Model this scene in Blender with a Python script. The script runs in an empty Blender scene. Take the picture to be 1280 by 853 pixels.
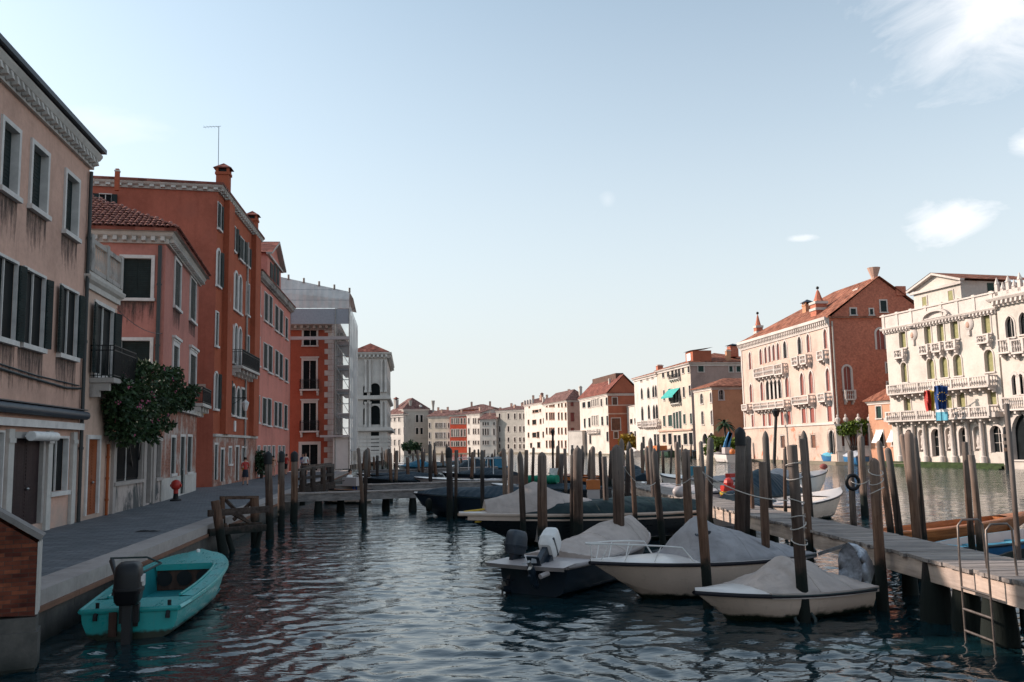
import bpy, bmesh, math, random
import numpy as np
from mathutils import Vector, Matrix, noise as mnoise
random.seed(7)
SC = bpy.context.scene
COL = SC.collection
PI = math.pi
def R(a): return math.radians(a)
# ------------------------------------------------------------------ camera
CAMH = 2.9; FPX = 1100.0; TH = math.atan(130.0/1100.0); RHO = R(1.13)
_f = Vector((0, math.cos(TH), math.sin(TH)))
_r0 = Vector((1, 0, 0)); _u0 = Vector((0, -math.sin(TH), math.cos(TH)))
_ri = math.cos(RHO)*_r0 - math.sin(RHO)*_u0
_ui = math.sin(RHO)*_r0 + math.cos(RHO)*_u0
CAM = Vector((0, 0, CAMH))
cam_d = bpy.data.cameras.new('camera'); cam = bpy.data.objects.new('camera', cam_d); COL.objects.link(cam)
cam.matrix_world = Matrix.Translation(CAM) @ Matrix((_ri, _ui, -_f)).transposed().to_4x4()
cam_d.sensor_width = 36; cam_d.lens = FPX/1280*36; cam_d.clip_start = .1; cam_d.clip_end = 6000
SC.camera = cam
def ray(px, py): return (_f + _ri*((px-640)/FPX) + _ui*((426.5-py)/FPX))
def at(px, py, Y):                       # a measured photo point at distance Y
    d = ray(px, py); return CAM + d*(Y/d.y)
def onz(px, py, z=0.0):                  # ... on a level plane
    d = ray(px, py); return CAM + d*((z-CAMH)/d.z)
# ------------------------------------------------------------------ mesh builder
class MB:
    def __init__(s): s.v = []; s.f = []; s.m = []; s.c = 0
    def p(s, pts, m=None):
        n = len(s.v); s.v += [tuple(q) for q in pts]; s.f.append(tuple(range(n, n+len(pts)))); s.m.append(s.c if m is None else m)
    def grid(s, rows, m=None, close=False):
        n = len(s.v); w = len(rows[0])
        for r in rows: s.v += [tuple(q) for q in r]
        for i in range(len(rows)-1):
            for j in range(w if close else w-1):
                k = (j+1) % w
                s.f.append((n+i*w+j, n+i*w+k, n+(i+1)*w+k, n+(i+1)*w+j)); s.m.append(s.c if m is None else m)
    def box(s, x0, y0, z0, x1, y1, z1, m=None):
        n = len(s.v)
        s.v += [(x0,y0,z0),(x1,y0,z0),(x1,y1,z0),(x0,y1,z0),(x0,y0,z1),(x1,y0,z1),(x1,y1,z1),(x0,y1,z1)]
        for q in ((0,3,2,1),(4,5,6,7),(0,1,5,4),(1,2,6,5),(2,3,7,6),(3,0,4,7)):
            s.f.append(tuple(n+i for i in q)); s.m.append(s.c if m is None else m)
    def beam(s, a, b, w, h, m=None, up=(0,0,1)):
        a = Vector(a); b = Vector(b); d = (b-a).normalized(); u = Vector(up)
        if abs(d.dot(u)) > .98: u = Vector((1,0,0))
        x = d.cross(u).normalized()*(w/2); y = x.cross(d).normalized()*(h/2)
        n = len(s.v)
        for q in (a, b): s.v += [tuple(q-x-y), tuple(q+x-y), tuple(q+x+y), tuple(q-x+y)]
        for q in ((0,1,2,3),(7,6,5,4),(0,4,5,1),(1,5,6,2),(2,6,7,3),(3,7,4,0)):
            s.f.append(tuple(n+i for i in q)); s.m.append(s.c if m is None else m)
    def tube(s, pts, r, n=8, m=None, cap=True):
        pts = [Vector(q) for q in pts]; rs = r if isinstance(r, (list, tuple)) else [r]*len(pts)
        rows = []; px = None
        for i, q in enumerate(pts):
            d = (pts[min(i+1, len(pts)-1)]-pts[max(i-1, 0)]).normalized()
            if px is None:
                px = d.cross(Vector((0,0,1)))
                if px.length < .05: px = d.cross(Vector((1,0,0)))
            px = (px - d*px.dot(d)).normalized(); py = d.cross(px)
            rows.append([q+px*math.cos(2*PI*k/n)*rs[i]+py*math.sin(2*PI*k/n)*rs[i] for k in range(n)])
        s.grid(rows, m, close=True)
        if cap:
            s.p(list(reversed(rows[0])), m); s.p(rows[-1], m)
    def lathe(s, prof, n=10, c=(0,0), m=None):
        s.grid([[(c[0]+r*math.cos(2*PI*k/n), c[1]+r*math.sin(2*PI*k/n), z) for k in range(n)] for r, z in prof], m, close=True)
    def ball(s, c, r, n=8, k=6, m=None, sq=(1,1,1)):
        s.grid([[(c[0]+sq[0]*r*math.sin(PI*i/k)*math.cos(2*PI*j/n), c[1]+sq[1]*r*math.sin(PI*i/k)*math.sin(2*PI*j/n), c[2]-sq[2]*r*math.cos(PI*i/k)) for j in range(n)] for i in range(k+1)], m, close=True)
    def sweep(s, path, prof, m=None):    # profile (out, z) swept along a plan path, mitred; out = right-hand side
        P = [Vector(q) for q in path]; rows = []
        for i, q in enumerate(P):
            ns = []
            for a, b in ((i-1, i), (i, i+1)):
                if 0 <= a and b < len(P):
                    t = (P[b]-P[a]).normalized(); ns.append(Vector((t.y, -t.x)))
            nn = ns[0] if len(ns) == 1 else (ns[0]+ns[1])/max(.3, 1+ns[0].dot(ns[1]))
            rows.append([(q.x+nn.x*o, q.y+nn.y*o, z) for o, z in prof])
        s.grid(rows, m)
        s.p(rows[0], m); s.p(list(reversed(rows[-1])), m)
    def xf(s, M, i0=0):
        for i in range(i0, len(s.v)): s.v[i] = tuple(M @ Vector(s.v[i]))
    def build(s, name, mats, parent=None, loc=(0,0,0), rz=0, smooth=False, norm=True, rot=None):
        me = bpy.data.meshes.new(name); me.from_pydata(s.v, [], s.f)
        mats = mats if isinstance(mats, (list, tuple)) else [mats]
        for a in mats: me.materials.append(a)
        me.polygons.foreach_set('material_index', s.m)
        if norm:
            bm = bmesh.new(); bm.from_mesh(me)
            if smooth: bmesh.ops.remove_doubles(bm, verts=bm.verts, dist=1e-4)
            bmesh.ops.recalc_face_normals(bm, faces=bm.faces); bm.to_mesh(me); bm.free()
        if smooth:
            me.polygons.foreach_set('use_smooth', [True]*len(me.polygons))
            if smooth != 'all': me.set_sharp_from_angle(angle=R(smooth if isinstance(smooth, (int, float)) and smooth > 1 else 45))
        o = bpy.data.objects.new(name, me); COL.objects.link(o)
        o.location = loc; o.rotation_euler = rot if rot else (0, 0, rz)
        if parent: o.parent = parent
        return o
def tag(o, label, cat, group=None, kind=None):
    if label: o['label'] = label
    if cat: o['category'] = cat
    if group: o['group'] = group
    if kind: o['kind'] = kind
    return o
def empty(name, loc, rz, label, cat, group=None):
    o = bpy.data.objects.new(name, None); COL.objects.link(o); o.location = loc; o.rotation_euler = (0, 0, rz); o.empty_display_size = .3
    return tag(o, label, cat, group)
def copy_tree(o, parent=None):
    c = o.copy(); COL.objects.link(c)
    if parent: c.parent = parent
    for ch in list(o.children): copy_tree(ch, c)
    return c
# ------------------------------------------------------------------ materials
MAT = {}
def newmat(name, rough=.8, spec=.3, metal=0):
    m = bpy.data.materials.new(name); m.use_nodes = True; b = m.node_tree.nodes['Principled BSDF']
    b.inputs['Roughness'].default_value = rough; b.inputs['Metallic'].default_value = metal
    b.inputs['Specular IOR Level'].default_value = spec
    MAT[name] = m
    return m, m.node_tree.nodes, m.node_tree.links, b
def rgb(c): return (c[0], c[1], c[2], 1)
def mul(c, k): return tuple(min(1, x*k) for x in c)
def coords(N, L, scale=(1,1,1)):
    tc = N.new('ShaderNodeTexCoord'); mp = N.new('ShaderNodeMapping'); mp.inputs['Scale'].default_value = scale
    L.new(tc.outputs['Object'], mp.inputs[0]); return mp.outputs[0]
def nz(N, L, vec, sc, det=6, rough=.6, dist=0):
    n = N.new('ShaderNodeTexNoise'); n.inputs['Scale'].default_value = sc; n.inputs['Detail'].default_value = det
    n.inputs['Roughness'].default_value = rough; n.inputs['Distortion'].default_value = dist
    L.new(vec, n.inputs['Vector']); return n.outputs['Fac']
def ramp(N, L, fac, stops):
    r = N.new('ShaderNodeValToRGB'); e = r.color_ramp.elements
    while len(e) < len(stops): e.new(.5)
    for i, (p, c) in enumerate(stops): e[i].position = p; e[i].color = rgb(c) if len(c) == 3 else c
    L.new(fac, r.inputs[0]); return r.outputs[0]
def mix(N, L, a, b, fac, mode='MIX'):
    n = N.new('ShaderNodeMix'); n.data_type = 'RGBA'; n.blend_type = mode
    for sock, val in ((n.inputs[6], a), (n.inputs[7], b), (n.inputs[0], fac)):
        if hasattr(val, 'is_linked'): L.new(val, sock)
        elif isinstance(val, (int, float)): sock.default_value = val
        else: sock.default_value = rgb(val)
    return n.outputs[2]
def math_(N, L, op, a, b=0.0):
    n = N.new('ShaderNodeMath'); n.operation = op
    for i, val in enumerate((a, b)):
        if hasattr(val, 'is_linked'): L.new(val, n.inputs[i])
        else: n.inputs[i].default_value = val
    return n.outputs[0]
def bump(N, L, b, h, strength=.3, dist=.02):
    n = N.new('ShaderNodeBump'); n.inputs['Strength'].default_value = strength; n.inputs['Distance'].default_value = dist
    L.new(h, n.inputs['Height']); L.new(n.outputs[0], b.inputs['Normal']); return n
def sepz(N, L, vec):
    s = N.new('ShaderNodeSeparateXYZ'); L.new(vec, s.inputs[0]); return s.outputs
def plain(name, c, rough=.6, spec=.3, metal=0, var=.12, sc=6.0, bmp=0):
    m, N, L, b = newmat(name, rough, spec, metal)
    v = coords(N, L); f = nz(N, L, v, sc)
    L.new(ramp(N, L, f, [(.3, mul(c, 1-var)), (.7, mul(c, 1+var))]), b.inputs['Base Color'])
    if bmp: bump(N, L, b, f, bmp, .02)
    return m
def stucco(name, c, patch=None, stain=.5, pf=(.56, .66), zb=None, dirt=(.10,.09,.08), zdirt=1.6, streak=.55):
    """rendered wall: blotches, worn patches, rain streaks, rising damp with a ragged edge"""
    m, N, L, b = newmat(name, .92, .15)
    v = coords(N, L); big = nz(N, L, v, .35, 8, .65); fine = nz(N, L, v, 5, 6, .7)
    col = ramp(N, L, big, [(.28, mul(c, .72)), (.5, c), (.74, mul(c, 1.15))])
    col = mix(N, L, col, ramp(N, L, fine, [(.3, (.72,.72,.72)), (.65, (1,1,1))]), .55, 'MULTIPLY')
    sv = coords(N, L, (2.6, 2.6, .16)); st = nz(N, L, sv, 1.0, 7, .7)
    col = mix(N, L, col, mul(c, .35), math_(N, L, 'MULTIPLY', ramp(N, L, st, [(.54, (0,0,0)), (.8, (1,1,1))]), streak*stain))
    if patch:
        pn = nz(N, L, coords(N, L, (1, 1, .8)), .55, 9, .68, .4)
        col = mix(N, L, col, patch, ramp(N, L, pn, [(pf[0], (0,0,0)), (pf[1], (1,1,1))]))
    if zb is not None:
        z = sepz(N, L, v)[2]
        e = math_(N, L, 'SUBTRACT', math_(N, L, 'MULTIPLY', nz(N, L, v, 1.3, 8, .7), 2*zdirt), math_(N, L, 'SUBTRACT', z, zb))
        col = mix(N, L, col, dirt, ramp(N, L, math_(N, L, 'MULTIPLY', e, 1/zdirt), [(.15, (0,0,0)), (.75, (.8,.8,.8))]))
    L.new(col, b.inputs['Base Color']); bump(N, L, b, fine, .35, .03)
    return m
def brick(name, c1, c2, mortar, sc=4.0, wear=.5, patch=None):
    m, N, L, b = newmat(name, .9, .15)
    v = coords(N, L); x, y, z = sepz(N, L, v)
    cb = N.new('ShaderNodeCombineXYZ'); L.new(math_(N, L, 'ADD', x, y), cb.inputs[0]); L.new(z, cb.inputs[1])
    t = N.new('ShaderNodeTexBrick'); t.inputs['Scale'].default_value = sc; t.inputs['Color1'].default_value = rgb(c1); t.inputs['Color2'].default_value = rgb(c2)
    t.inputs['Mortar'].default_value = rgb(mortar); t.inputs['Mortar Size'].default_value = .018; t.inputs['Row Height'].default_value = .26; t.inputs['Brick Width'].default_value = .9
    L.new(cb.outputs[0], t.inputs['Vector'])
    n = nz(N, L, v, .8, 8, .7); n2 = nz(N, L, v, 4.5, 5, .7)
    col = mix(N, L, t.outputs['Color'], ramp(N, L, n, [(.3, (.45,.42,.42)), (.62, (1.05,1,1))]), wear, 'MULTIPLY')
    col = mix(N, L, col, ramp(N, L, n2, [(.35, (.5,.46,.45)), (.6, (1.2,1.1,1))]), .6, 'MULTIPLY')
    if patch: col = mix(N, L, col, patch, ramp(N, L, nz(N, L, v, .7, 8, .7), [(.5, (0,0,0)), (.6, (1,1,1))]))
    L.new(col, b.inputs['Base Color']); bump(N, L, b, mix(N, L, t.outputs['Fac'], n2, .4), -.4, .02)
    return m
def tiles(name, c, sx=.24, sy=.4):
    m, N, L, b = newmat(name, .9, .15)
    v = coords(N, L, (1/sx, 1/sy, .0)); x, y, z = sepz(N, L, v)
    vo = N.new('ShaderNodeTexWhiteNoise'); vo.noise_dimensions = '2D'
    cb = N.new('ShaderNodeCombineXYZ'); L.new(math_(N, L, 'FLOOR', x), cb.inputs[0]); L.new(math_(N, L, 'FLOOR', y), cb.inputs[1]); L.new(cb.outputs[0], vo.inputs['Vector'])
    col = ramp(N, L, vo.outputs['Value'], [(0, mul(c, .5)), (.5, c), (1, (min(1,c[0]*1.35), c[1]*1.5, c[2]*1.5))])
    col = mix(N, L, col, ramp(N, L, nz(N, L, coords(N, L), .9, 7, .7), [(.35, (.4,.4,.42)), (.65, (1.1,1,1))]), .7, 'MULTIPLY')
    L.new(col, b.inputs['Base Color'])
    w = math_(N, L, 'ABSOLUTE', math_(N, L, 'SINE', math_(N, L, 'MULTIPLY', x, PI)))
    bump(N, L, b, w, .8, .08)
    return m
def wood(name, c, c2, rough=.8, along='Z', tide=None, sc=1.0):
    m, N, L, b = newmat(name, rough, .2)
    s = {'Z': (9, 9, .5), 'X': (.5, 9, 9), 'Y': (9, .5, 9)}[along]
    v = coords(N, L, tuple(k*sc for k in s)); g = nz(N, L, v, 1.3, 8, .7); big = nz(N, L, coords(N, L), 1.4, 5, .6)
    col = mix(N, L, ramp(N, L, g, [(.3, mul(c, .45)), (.5, c), (.72, c2)]), ramp(N, L, big, [(.3, (.55,.55,.58)), (.7, (1.15,1.1,1.05))]), .75, 'MULTIPLY')
    gm = N.new('ShaderNodeObjectInfo'); col = mix(N, L, col, ramp(N, L, gm.outputs['Random'], [(0, (.6,.64,.7)), (.5, (1,.96,.93)), (1, (1.3,1.12,.98))]), 1, 'MULTIPLY')
    if tide is not None:
        ge = N.new('ShaderNodeNewGeometry'); z = sepz(N, L, ge.outputs['Position'])[2]
        e = math_(N, L, 'SUBTRACT', z, math_(N, L, 'MULTIPLY', nz(N, L, coords(N, L), 3, 5), .7))
        up_ = math_(N, L, 'ADD', math_(N, L, 'MULTIPLY', z, .3), math_(N, L, 'MULTIPLY', big, .5)); col = mix(N, L, col, (.34,.31,.285), math_(N, L, 'MULTIPLY', ramp(N, L, up_, [(.75, (0,0,0)), (1.0, (1,1,1))]), .28))
        ck = nz(N, L, coords(N, L, (16, 16, .35)), 1.0, 4, .6); col = mix(N, L, col, (.02,.016,.014), ramp(N, L, ck, [(.60, (0,0,0)), (.66, (.8,.8,.8))]))
        col = mix(N, L, (.012,.016,.014), col, ramp(N, L, e, [(tide-.02, (0,0,0)), (tide+.22, (1,1,1))]))
    L.new(col, b.inputs['Base Color']); bump(N, L, b, g, .6, .03)
    return m
def dark_sheet(name, c, rough=.08):
    m, N, L, b = newmat(name, rough, .08)
    v = coords(N, L); L.new(ramp(N, L, nz(N, L, v, .9, 3), [(.35, mul(c, .5)), (.65, c)]), b.inputs['Base Color'])
    return m
def louver(name, c):
    m, N, L, b = newmat(name, .6, .3)
    v = coords(N, L); z = sepz(N, L, v)[2]
    w = math_(N, L, 'FRACT', math_(N, L, 'MULTIPLY', z, 16.0))
    f = nz(N, L, v, 3, 5)
    L.new(mix(N, L, ramp(N, L, f, [(.3, mul(c, .65)), (.7, mul(c, 1.25))]), mul(c, .5), math_(N, L, 'GREATER_THAN', w, .78)), b.inputs['Base Color'])
    bump(N, L, b, w, .6, .03)
    return m
M = type('M', (), {})()
# left bank
M.peach = stucco('peach_render', (.64,.40,.315), patch=(.50,.35,.29), pf=(.62,.72), stain=.7, zb=.3, dirt=(.42,.34,.29), zdirt=1.3)
M.cream_wall = stucco('cream_render', (.62,.43,.34), stain=.5, zb=.5, dirt=(.36,.28,.24), zdirt=1.0)
M.pink = stucco('dusty_pink_render', (.50,.21,.17), patch=(.40,.19,.16), pf=(.55,.7), stain=.7)
M.red = stucco('brick_red_render', (.42,.125,.082), patch=(.36,.12,.085), pf=(.5,.75), stain=.6)
M.red_front = stucco('orange_red_render', (.40,.108,.058), patch=(.40,.19,.13), pf=(.6,.68), stain=.8)
M.pink2 = stucco('salmon_render', (.64,.25,.20), patch=(.56,.24,.2), pf=(.55,.7), stain=.6)
M.scaf_red = stucco('rust_red_render', (.37,.10,.06), stain=.5)
M.stone = stucco('istrian_stone', (.56,.52,.48), stain=.8, dirt=(.2,.18,.16))
M.cop_dark = stucco('mossy_coping', (.27,.245,.23), patch=(.12,.11,.105), pf=(.48,.62), stain=1)
M.garden = stucco('garden_stone', (.43,.375,.345), stain=.9, patch=(.30,.27,.25), pf=(.5,.7))
M.stone_dirty = stucco('stained_stone', (.42,.38,.35), patch=(.09,.085,.085), pf=(.52,.66), stain=1)
M.lowwall = stucco('peeling_base', (.50,.42,.38), patch=(.10,.10,.10), pf=(.5,.58), stain=.9)
M.white_frame = plain('white_window_stone', (.62,.58,.55), .8, var=.15, sc=3)
M.brick_old = brick('old_brick', (.10,.030,.024), (.30,.10,.055), (.09,.07,.06), 4.6, .9)
M.brick_base = brick('worn_brick', (.30,.12,.085), (.38,.18,.13), (.40,.34,.30), 3.9, .6, patch=(.44,.36,.32))
M.shut = louver('dark_green_shutter', (.014,.030,.032))
M.shut_lt = louver('weathered_green_shutter', (.045,.075,.08))
M.dark = dark_sheet('dark_interior', (.010,.014,.016), .55)  # matte near-black sheet; the unlit interior is put into its colour
M.black = plain('black_iron', (.012,.013,.015), .55, .3)
M.darkmetal = plain('dark_zinc', (.035,.045,.06), .5, .4)
M.pipe = plain('dark_downpipe', (.028,.034,.036), .5, .4)
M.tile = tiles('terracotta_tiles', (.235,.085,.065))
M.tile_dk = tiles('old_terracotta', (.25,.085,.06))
M.tile_lt = tiles('pale_terracotta', (.31,.125,.08))  # paler orange tile colour
M.tile_far = tiles('hazed_terracotta', (.19,.10,.088))  # muted tile colour stands in for distance haze
M.coppi = plain('coppi', (.22,.085,.065), .9, var=.55, sc=4.5)
M.door_or = wood('orange_door', (.28,.075,.022), (.36,.11,.035), .55)
M.door_br = wood('brown_door', (.042,.022,.024), (.06,.032,.032), .6)
M.brownwood = wood('brown_panel', (.14,.075,.055), (.2,.11,.08), .7)
M.pave = None
# right bank
M.r_white = stucco('pale_marble', (.58,.515,.46), patch=(.50,.40,.34), pf=(.58,.72), stain=.45)
M.r_pink = stucco('pinkish_marble', (.56,.415,.35), patch=(.50,.30,.23), pf=(.60,.70), stain=.4)
M.r_pinkbase = stucco('patched_marble', (.54,.41,.34), patch=(.50,.17,.10), pf=(.58,.64), stain=.4)
M.r_brick = brick('tower_brick', (.44,.155,.105), (.50,.19,.125), (.42,.19,.14), 3.0, .22)
M.r_peach = stucco('apricot_render', (.56,.29,.19), stain=.3)
M.r_stone = stucco('bright_stone', (.58,.51,.47), stain=.5)
M.r_cream = stucco('cream_facade', (.57,.475,.39), stain=.4)
M.r_buff = stucco('buff_facade', (.54,.42,.32), stain=.4)
M.r_rose = stucco('rose_facade', (.53,.34,.265), stain=.4)
M.r_grey = stucco('grey_facade', (.42,.38,.34), stain=.5)
M.r_mauve = stucco('mauve_side', (.36,.26,.23), stain=.6)
M.r_orange = stucco('orange_side', (.52,.27,.16), stain=.5)
M.r_redside = stucco('red_side', (.38,.12,.07), stain=.5)
M.r_red = stucco('vivid_red_facade', (.48,.075,.04), stain=.3)
M.r_offw = stucco('offwhite_facade', (.60,.54,.49), stain=.4)
M.blind = plain('yellow_blind', (.25,.235,.11), .8, var=.2)
M.shut_red = plain('red_brown_shutter', (.26,.075,.06), .7, var=.2)
M.shut_grn = louver('green_shutter', (.03,.07,.06))
M.curtain = plain('white_awning_cloth', (.75,.73,.70), .9, var=.08)
M.ladder = plain('ladder_steel', (.17,.14,.125), .45, .5, .7, var=.4)
M.algae = plain('green_algae', (.028,.045,.014), .9, var=.5, sc=2)
M.foundation = stucco('wet_foundation', (.20,.17,.13), stain=1)
# stuff
def hullmat(name, c, wear=None):
    m, N, L, b = newmat(name, .32, .45); v = coords(N, L); z = sepz(N, L, v)[2]
    col = ramp(N, L, nz(N, L, v, 1.4, 5), [(.3, mul(c, .88)), (.7, mul(c, 1.08))])
    sc_ = nz(N, L, coords(N, L, (.9, 3, 5)), 2.2, 8, .75)
    col = mix(N, L, col, wear or mul(c, .62), math_(N, L, 'MULTIPLY', ramp(N, L, sc_, [(.60, (0,0,0)), (.76, (1,1,1))]), .22))
    st = nz(N, L, coords(N, L, (9, 9, .8)), 1, 5, .7); col = mix(N, L, col, (.12,.095,.06), math_(N, L, 'MULTIPLY', ramp(N, L, st, [(.58, (0,0,0)), (.8, (1,1,1))]), .35))
    e = math_(N, L, 'SUBTRACT', z, math_(N, L, 'MULTIPLY', nz(N, L, v, 5, 4), .16))
    col = mix(N, L, (.018,.026,.016), col, ramp(N, L, math_(N, L, 'MULTIPLY', e, 4), [(-.0, (0,0,0)), (.22, (1,1,1))]))
    L.new(col, b.inputs['Base Color']); L.new(ramp(N, L, sc_, [(.4, (.25,.25,.25)), (.7, (.6,.6,.6))]), b.inputs['Roughness']); return m
M.pile = wood('weathered_pile', (.125,.08,.06), (.22,.155,.12), .85, tide=.34)
M.pile_dk = wood('dark_pile', (.055,.042,.038), (.095,.07,.06), .85, tide=.34)
M.pile_gy = wood('grey_pile', (.15,.115,.098), (.24,.19,.165), .85, tide=.34)
M.beam_lt = wood('bleached_beam', (.50,.42,.37), (.66,.57,.51), .85, along='Y', sc=.5)
M.plank = wood('grey_planks', (.27,.255,.25), (.40,.375,.36), .85, along='X', sc=.8)
M.plank_dk = wood('dark_timber', (.085,.062,.052), (.15,.115,.095), .85, along='X', tide=.2)
M.steel = plain('steel', (.30,.29,.28), .35, .5, .85, var=.3)
M.rope = plain('pale_rope', (.50,.46,.42), .9)
M.rope_dk = plain('dark_rope', (.05,.07,.07), .9)
M.teal = hullmat('teal_paint', (.022,.33,.32), (.10,.38,.36))
M.teal_dk = plain('teal_deck', (.015,.21,.225), .5, .3, var=.15, sc=3)
M.gel = plain('white_gelcoat', (.66,.60,.56), .28, .5, var=.05, sc=2)
M.gel_cream = hullmat('cream_gelcoat', (.62,.475,.385))
M.gel_grey = plain('grey_gelcoat', (.42,.37,.36), .4, .4, var=.08, sc=2)
M.hull_dk = hullmat('black_hull', (.012,.016,.020))
M.hull_navy = plain('navy_hull', (.012,.022,.035), .3, .5, var=.2)
M.rub = plain('rub_rail', (.012,.010,.016), .5, .3)
M.rubber = plain('black_rubber', (.010,.010,.012), .5, .35)
def tarp_mat(name, c, rough=.85):
    m, N, L, b = newmat(name, rough, .2)
    v = coords(N, L); f = nz(N, L, v, 2.2, 4, .5, 1.2); g = nz(N, L, v, 40, 2)
    L.new(mix(N, L, ramp(N, L, f, [(.3, mul(c, .84)), (.7, mul(c, 1.1))]), ramp(N, L, g, [(.3, (.9,.9,.9)), (.7, (1,1,1))]), .5, 'MULTIPLY'), b.inputs['Base Color'])
    sv = nz(N, L, coords(N, L, (1, 1.6, 3)), 1.6, 9, .72, .6); cl_ = b.inputs['Base Color'].links[0].from_socket
    L.new(mix(N, L, cl_, mul(c, .52), math_(N, L, 'MULTIPLY', ramp(N, L, sv, [(.52, (0,0,0)), (.72, (1,1,1))]), .6)), b.inputs['Base Color'])
    w = N.new('ShaderNodeTexWave'); w.inputs['Scale'].default_value = 1.1; w.inputs['Distortion'].default_value = 7; w.inputs['Detail'].default_value = 2; L.new(v, w.inputs['Vector'])
    bump(N, L, b, mix(N, L, f, w.outputs['Fac'], .5), .55, .05)
    return m
M.tarp = tarp_mat('beige_tarp', (.50,.42,.38))
M.tarp_gy = tarp_mat('grey_tarp', (.34,.325,.335))
M.tarp_navy = tarp_mat('navy_tarp', (.014,.030,.045), .6)
M.tarp_green = tarp_mat('black_green_tarp', (.008,.022,.024), .6)
M.tarp_blue = tarp_mat('blue_tarp', (.02,.16,.26), .6)
M.tarp_em = tarp_mat('emerald_tarp', (.010,.20,.12), .6)
M.tarp_teal = tarp_mat('teal_awning', (.06,.36,.33), .8)
M.plastic = plain('plastic_wrap', (.45,.47,.52), .3, .5, var=.4, sc=14, bmp=.6)
M.orange = plain('orange_paint', (.45,.13,.03), .45, .4)
M.varnish = wood('varnished_wood', (.42,.15,.05), (.55,.22,.08), .4, along='X')
M.red_paint = plain('red_paint', (.42,.028,.02), .45, .4)
M.yellow = plain('yellow_paint', (.62,.40,.05), .5)
M.blue = plain('blue_paint', (.03,.14,.30), .5)
M.flagblue = plain('flag_blue', (.02,.055,.19), .8)
M.ltblue = plain('light_blue', (.10,.34,.45), .7)
M.white = plain('white_paint', (.72,.70,.68), .5)
M.skin = plain('skin', (.50,.27,.19), .6)
M.hair = plain('dark_hair', (.03,.02,.016), .7)
M.leaf = None
# ------------------------------------------------------------------ buildings
def head_path(w, h, arch):
    """opening outline from bottom left over the head to bottom right; returns points and spring index range"""
    if not arch: return [(-w/2, 0), (-w/2, h), (w/2, h), (w/2, 0)]
    P = [(-w/2, 0)]; n = 10
    if arch == 'round':
        zs = h-w/2
        for i in range(n+1):
            a = PI - PI*i/n; P.append((w/2*math.cos(a), zs+w/2*math.sin(a)))
    else:                                   # pointed
        r = .85*w; c = r-w/2; hh = math.sqrt(r*r-c*c); zs = h-hh
        a1 = math.atan2(hh, -c)
        L_ = [(c+r*math.cos(PI-(PI-a1)*i/5), zs+r*math.sin(PI-(PI-a1)*i/5)) for i in range(6)]
        P += L_ + [(-x, z) for x, z in reversed(L_[:-1])]
    P.append((w/2, 0)); return P
def offset_path(P, d):
    out = []
    for i, q in enumerate(P):
        ns = []
        for a, b in ((i-1, i), (i, i+1)):
            if a >= 0 and b < len(P):
                tx, tz = P[b][0]-P[a][0], P[b][1]-P[a][1]; l = math.hypot(tx, tz) or 1e-6; ns.append((-tz/l, tx/l))
        if len(ns) == 1: n = ns[0]; k = 1
        else:
            n = (ns[0][0]+ns[1][0], ns[0][1]+ns[1][1]); k = 1/max(.35, 1+ns[0][0]*ns[1][0]+ns[0][1]*ns[1][1])
        out.append((q[0]+n[0]*d*k, q[1]+n[1]*d*k))
    return out
def frame_on(mb, P, sw, proud, m, deep=.03):
    Q = offset_path(P, sw); P = offset_path(P, -.004); n = len(P)
    pi = [(x, -proud, z) for x, z in P]; qo = [(x, -proud, z) for x, z in Q]
    mb.grid([pi, qo], m); mb.grid([qo, [(x, .0, z) for x, z in Q]], m); mb.grid([[(x, deep, z) for x, z in P], pi], m)
    for k in (0, -1): mb.p([pi[k], qo[k], (Q[k][0], 0, Q[k][1]), (P[k][0], 0, P[k][1])], m)
def leaf_mesh(mb, w, h, m, t=.04):
    mb.box(0, -t/2, 0, w, t/2, h, m)
    for z0, z1 in ((.06*h, .48*h), (.52*h, .94*h)):
        n = max(3, int((z1-z0)/.09))
        for i in range(n):
            z = z0+(z1-z0)*(i+.15)/n; mb.box(.07*w+.01, -t/2-.012, z, w*.93-.01, t/2+.012, z+(z1-z0)/n*.55, m)
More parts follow.
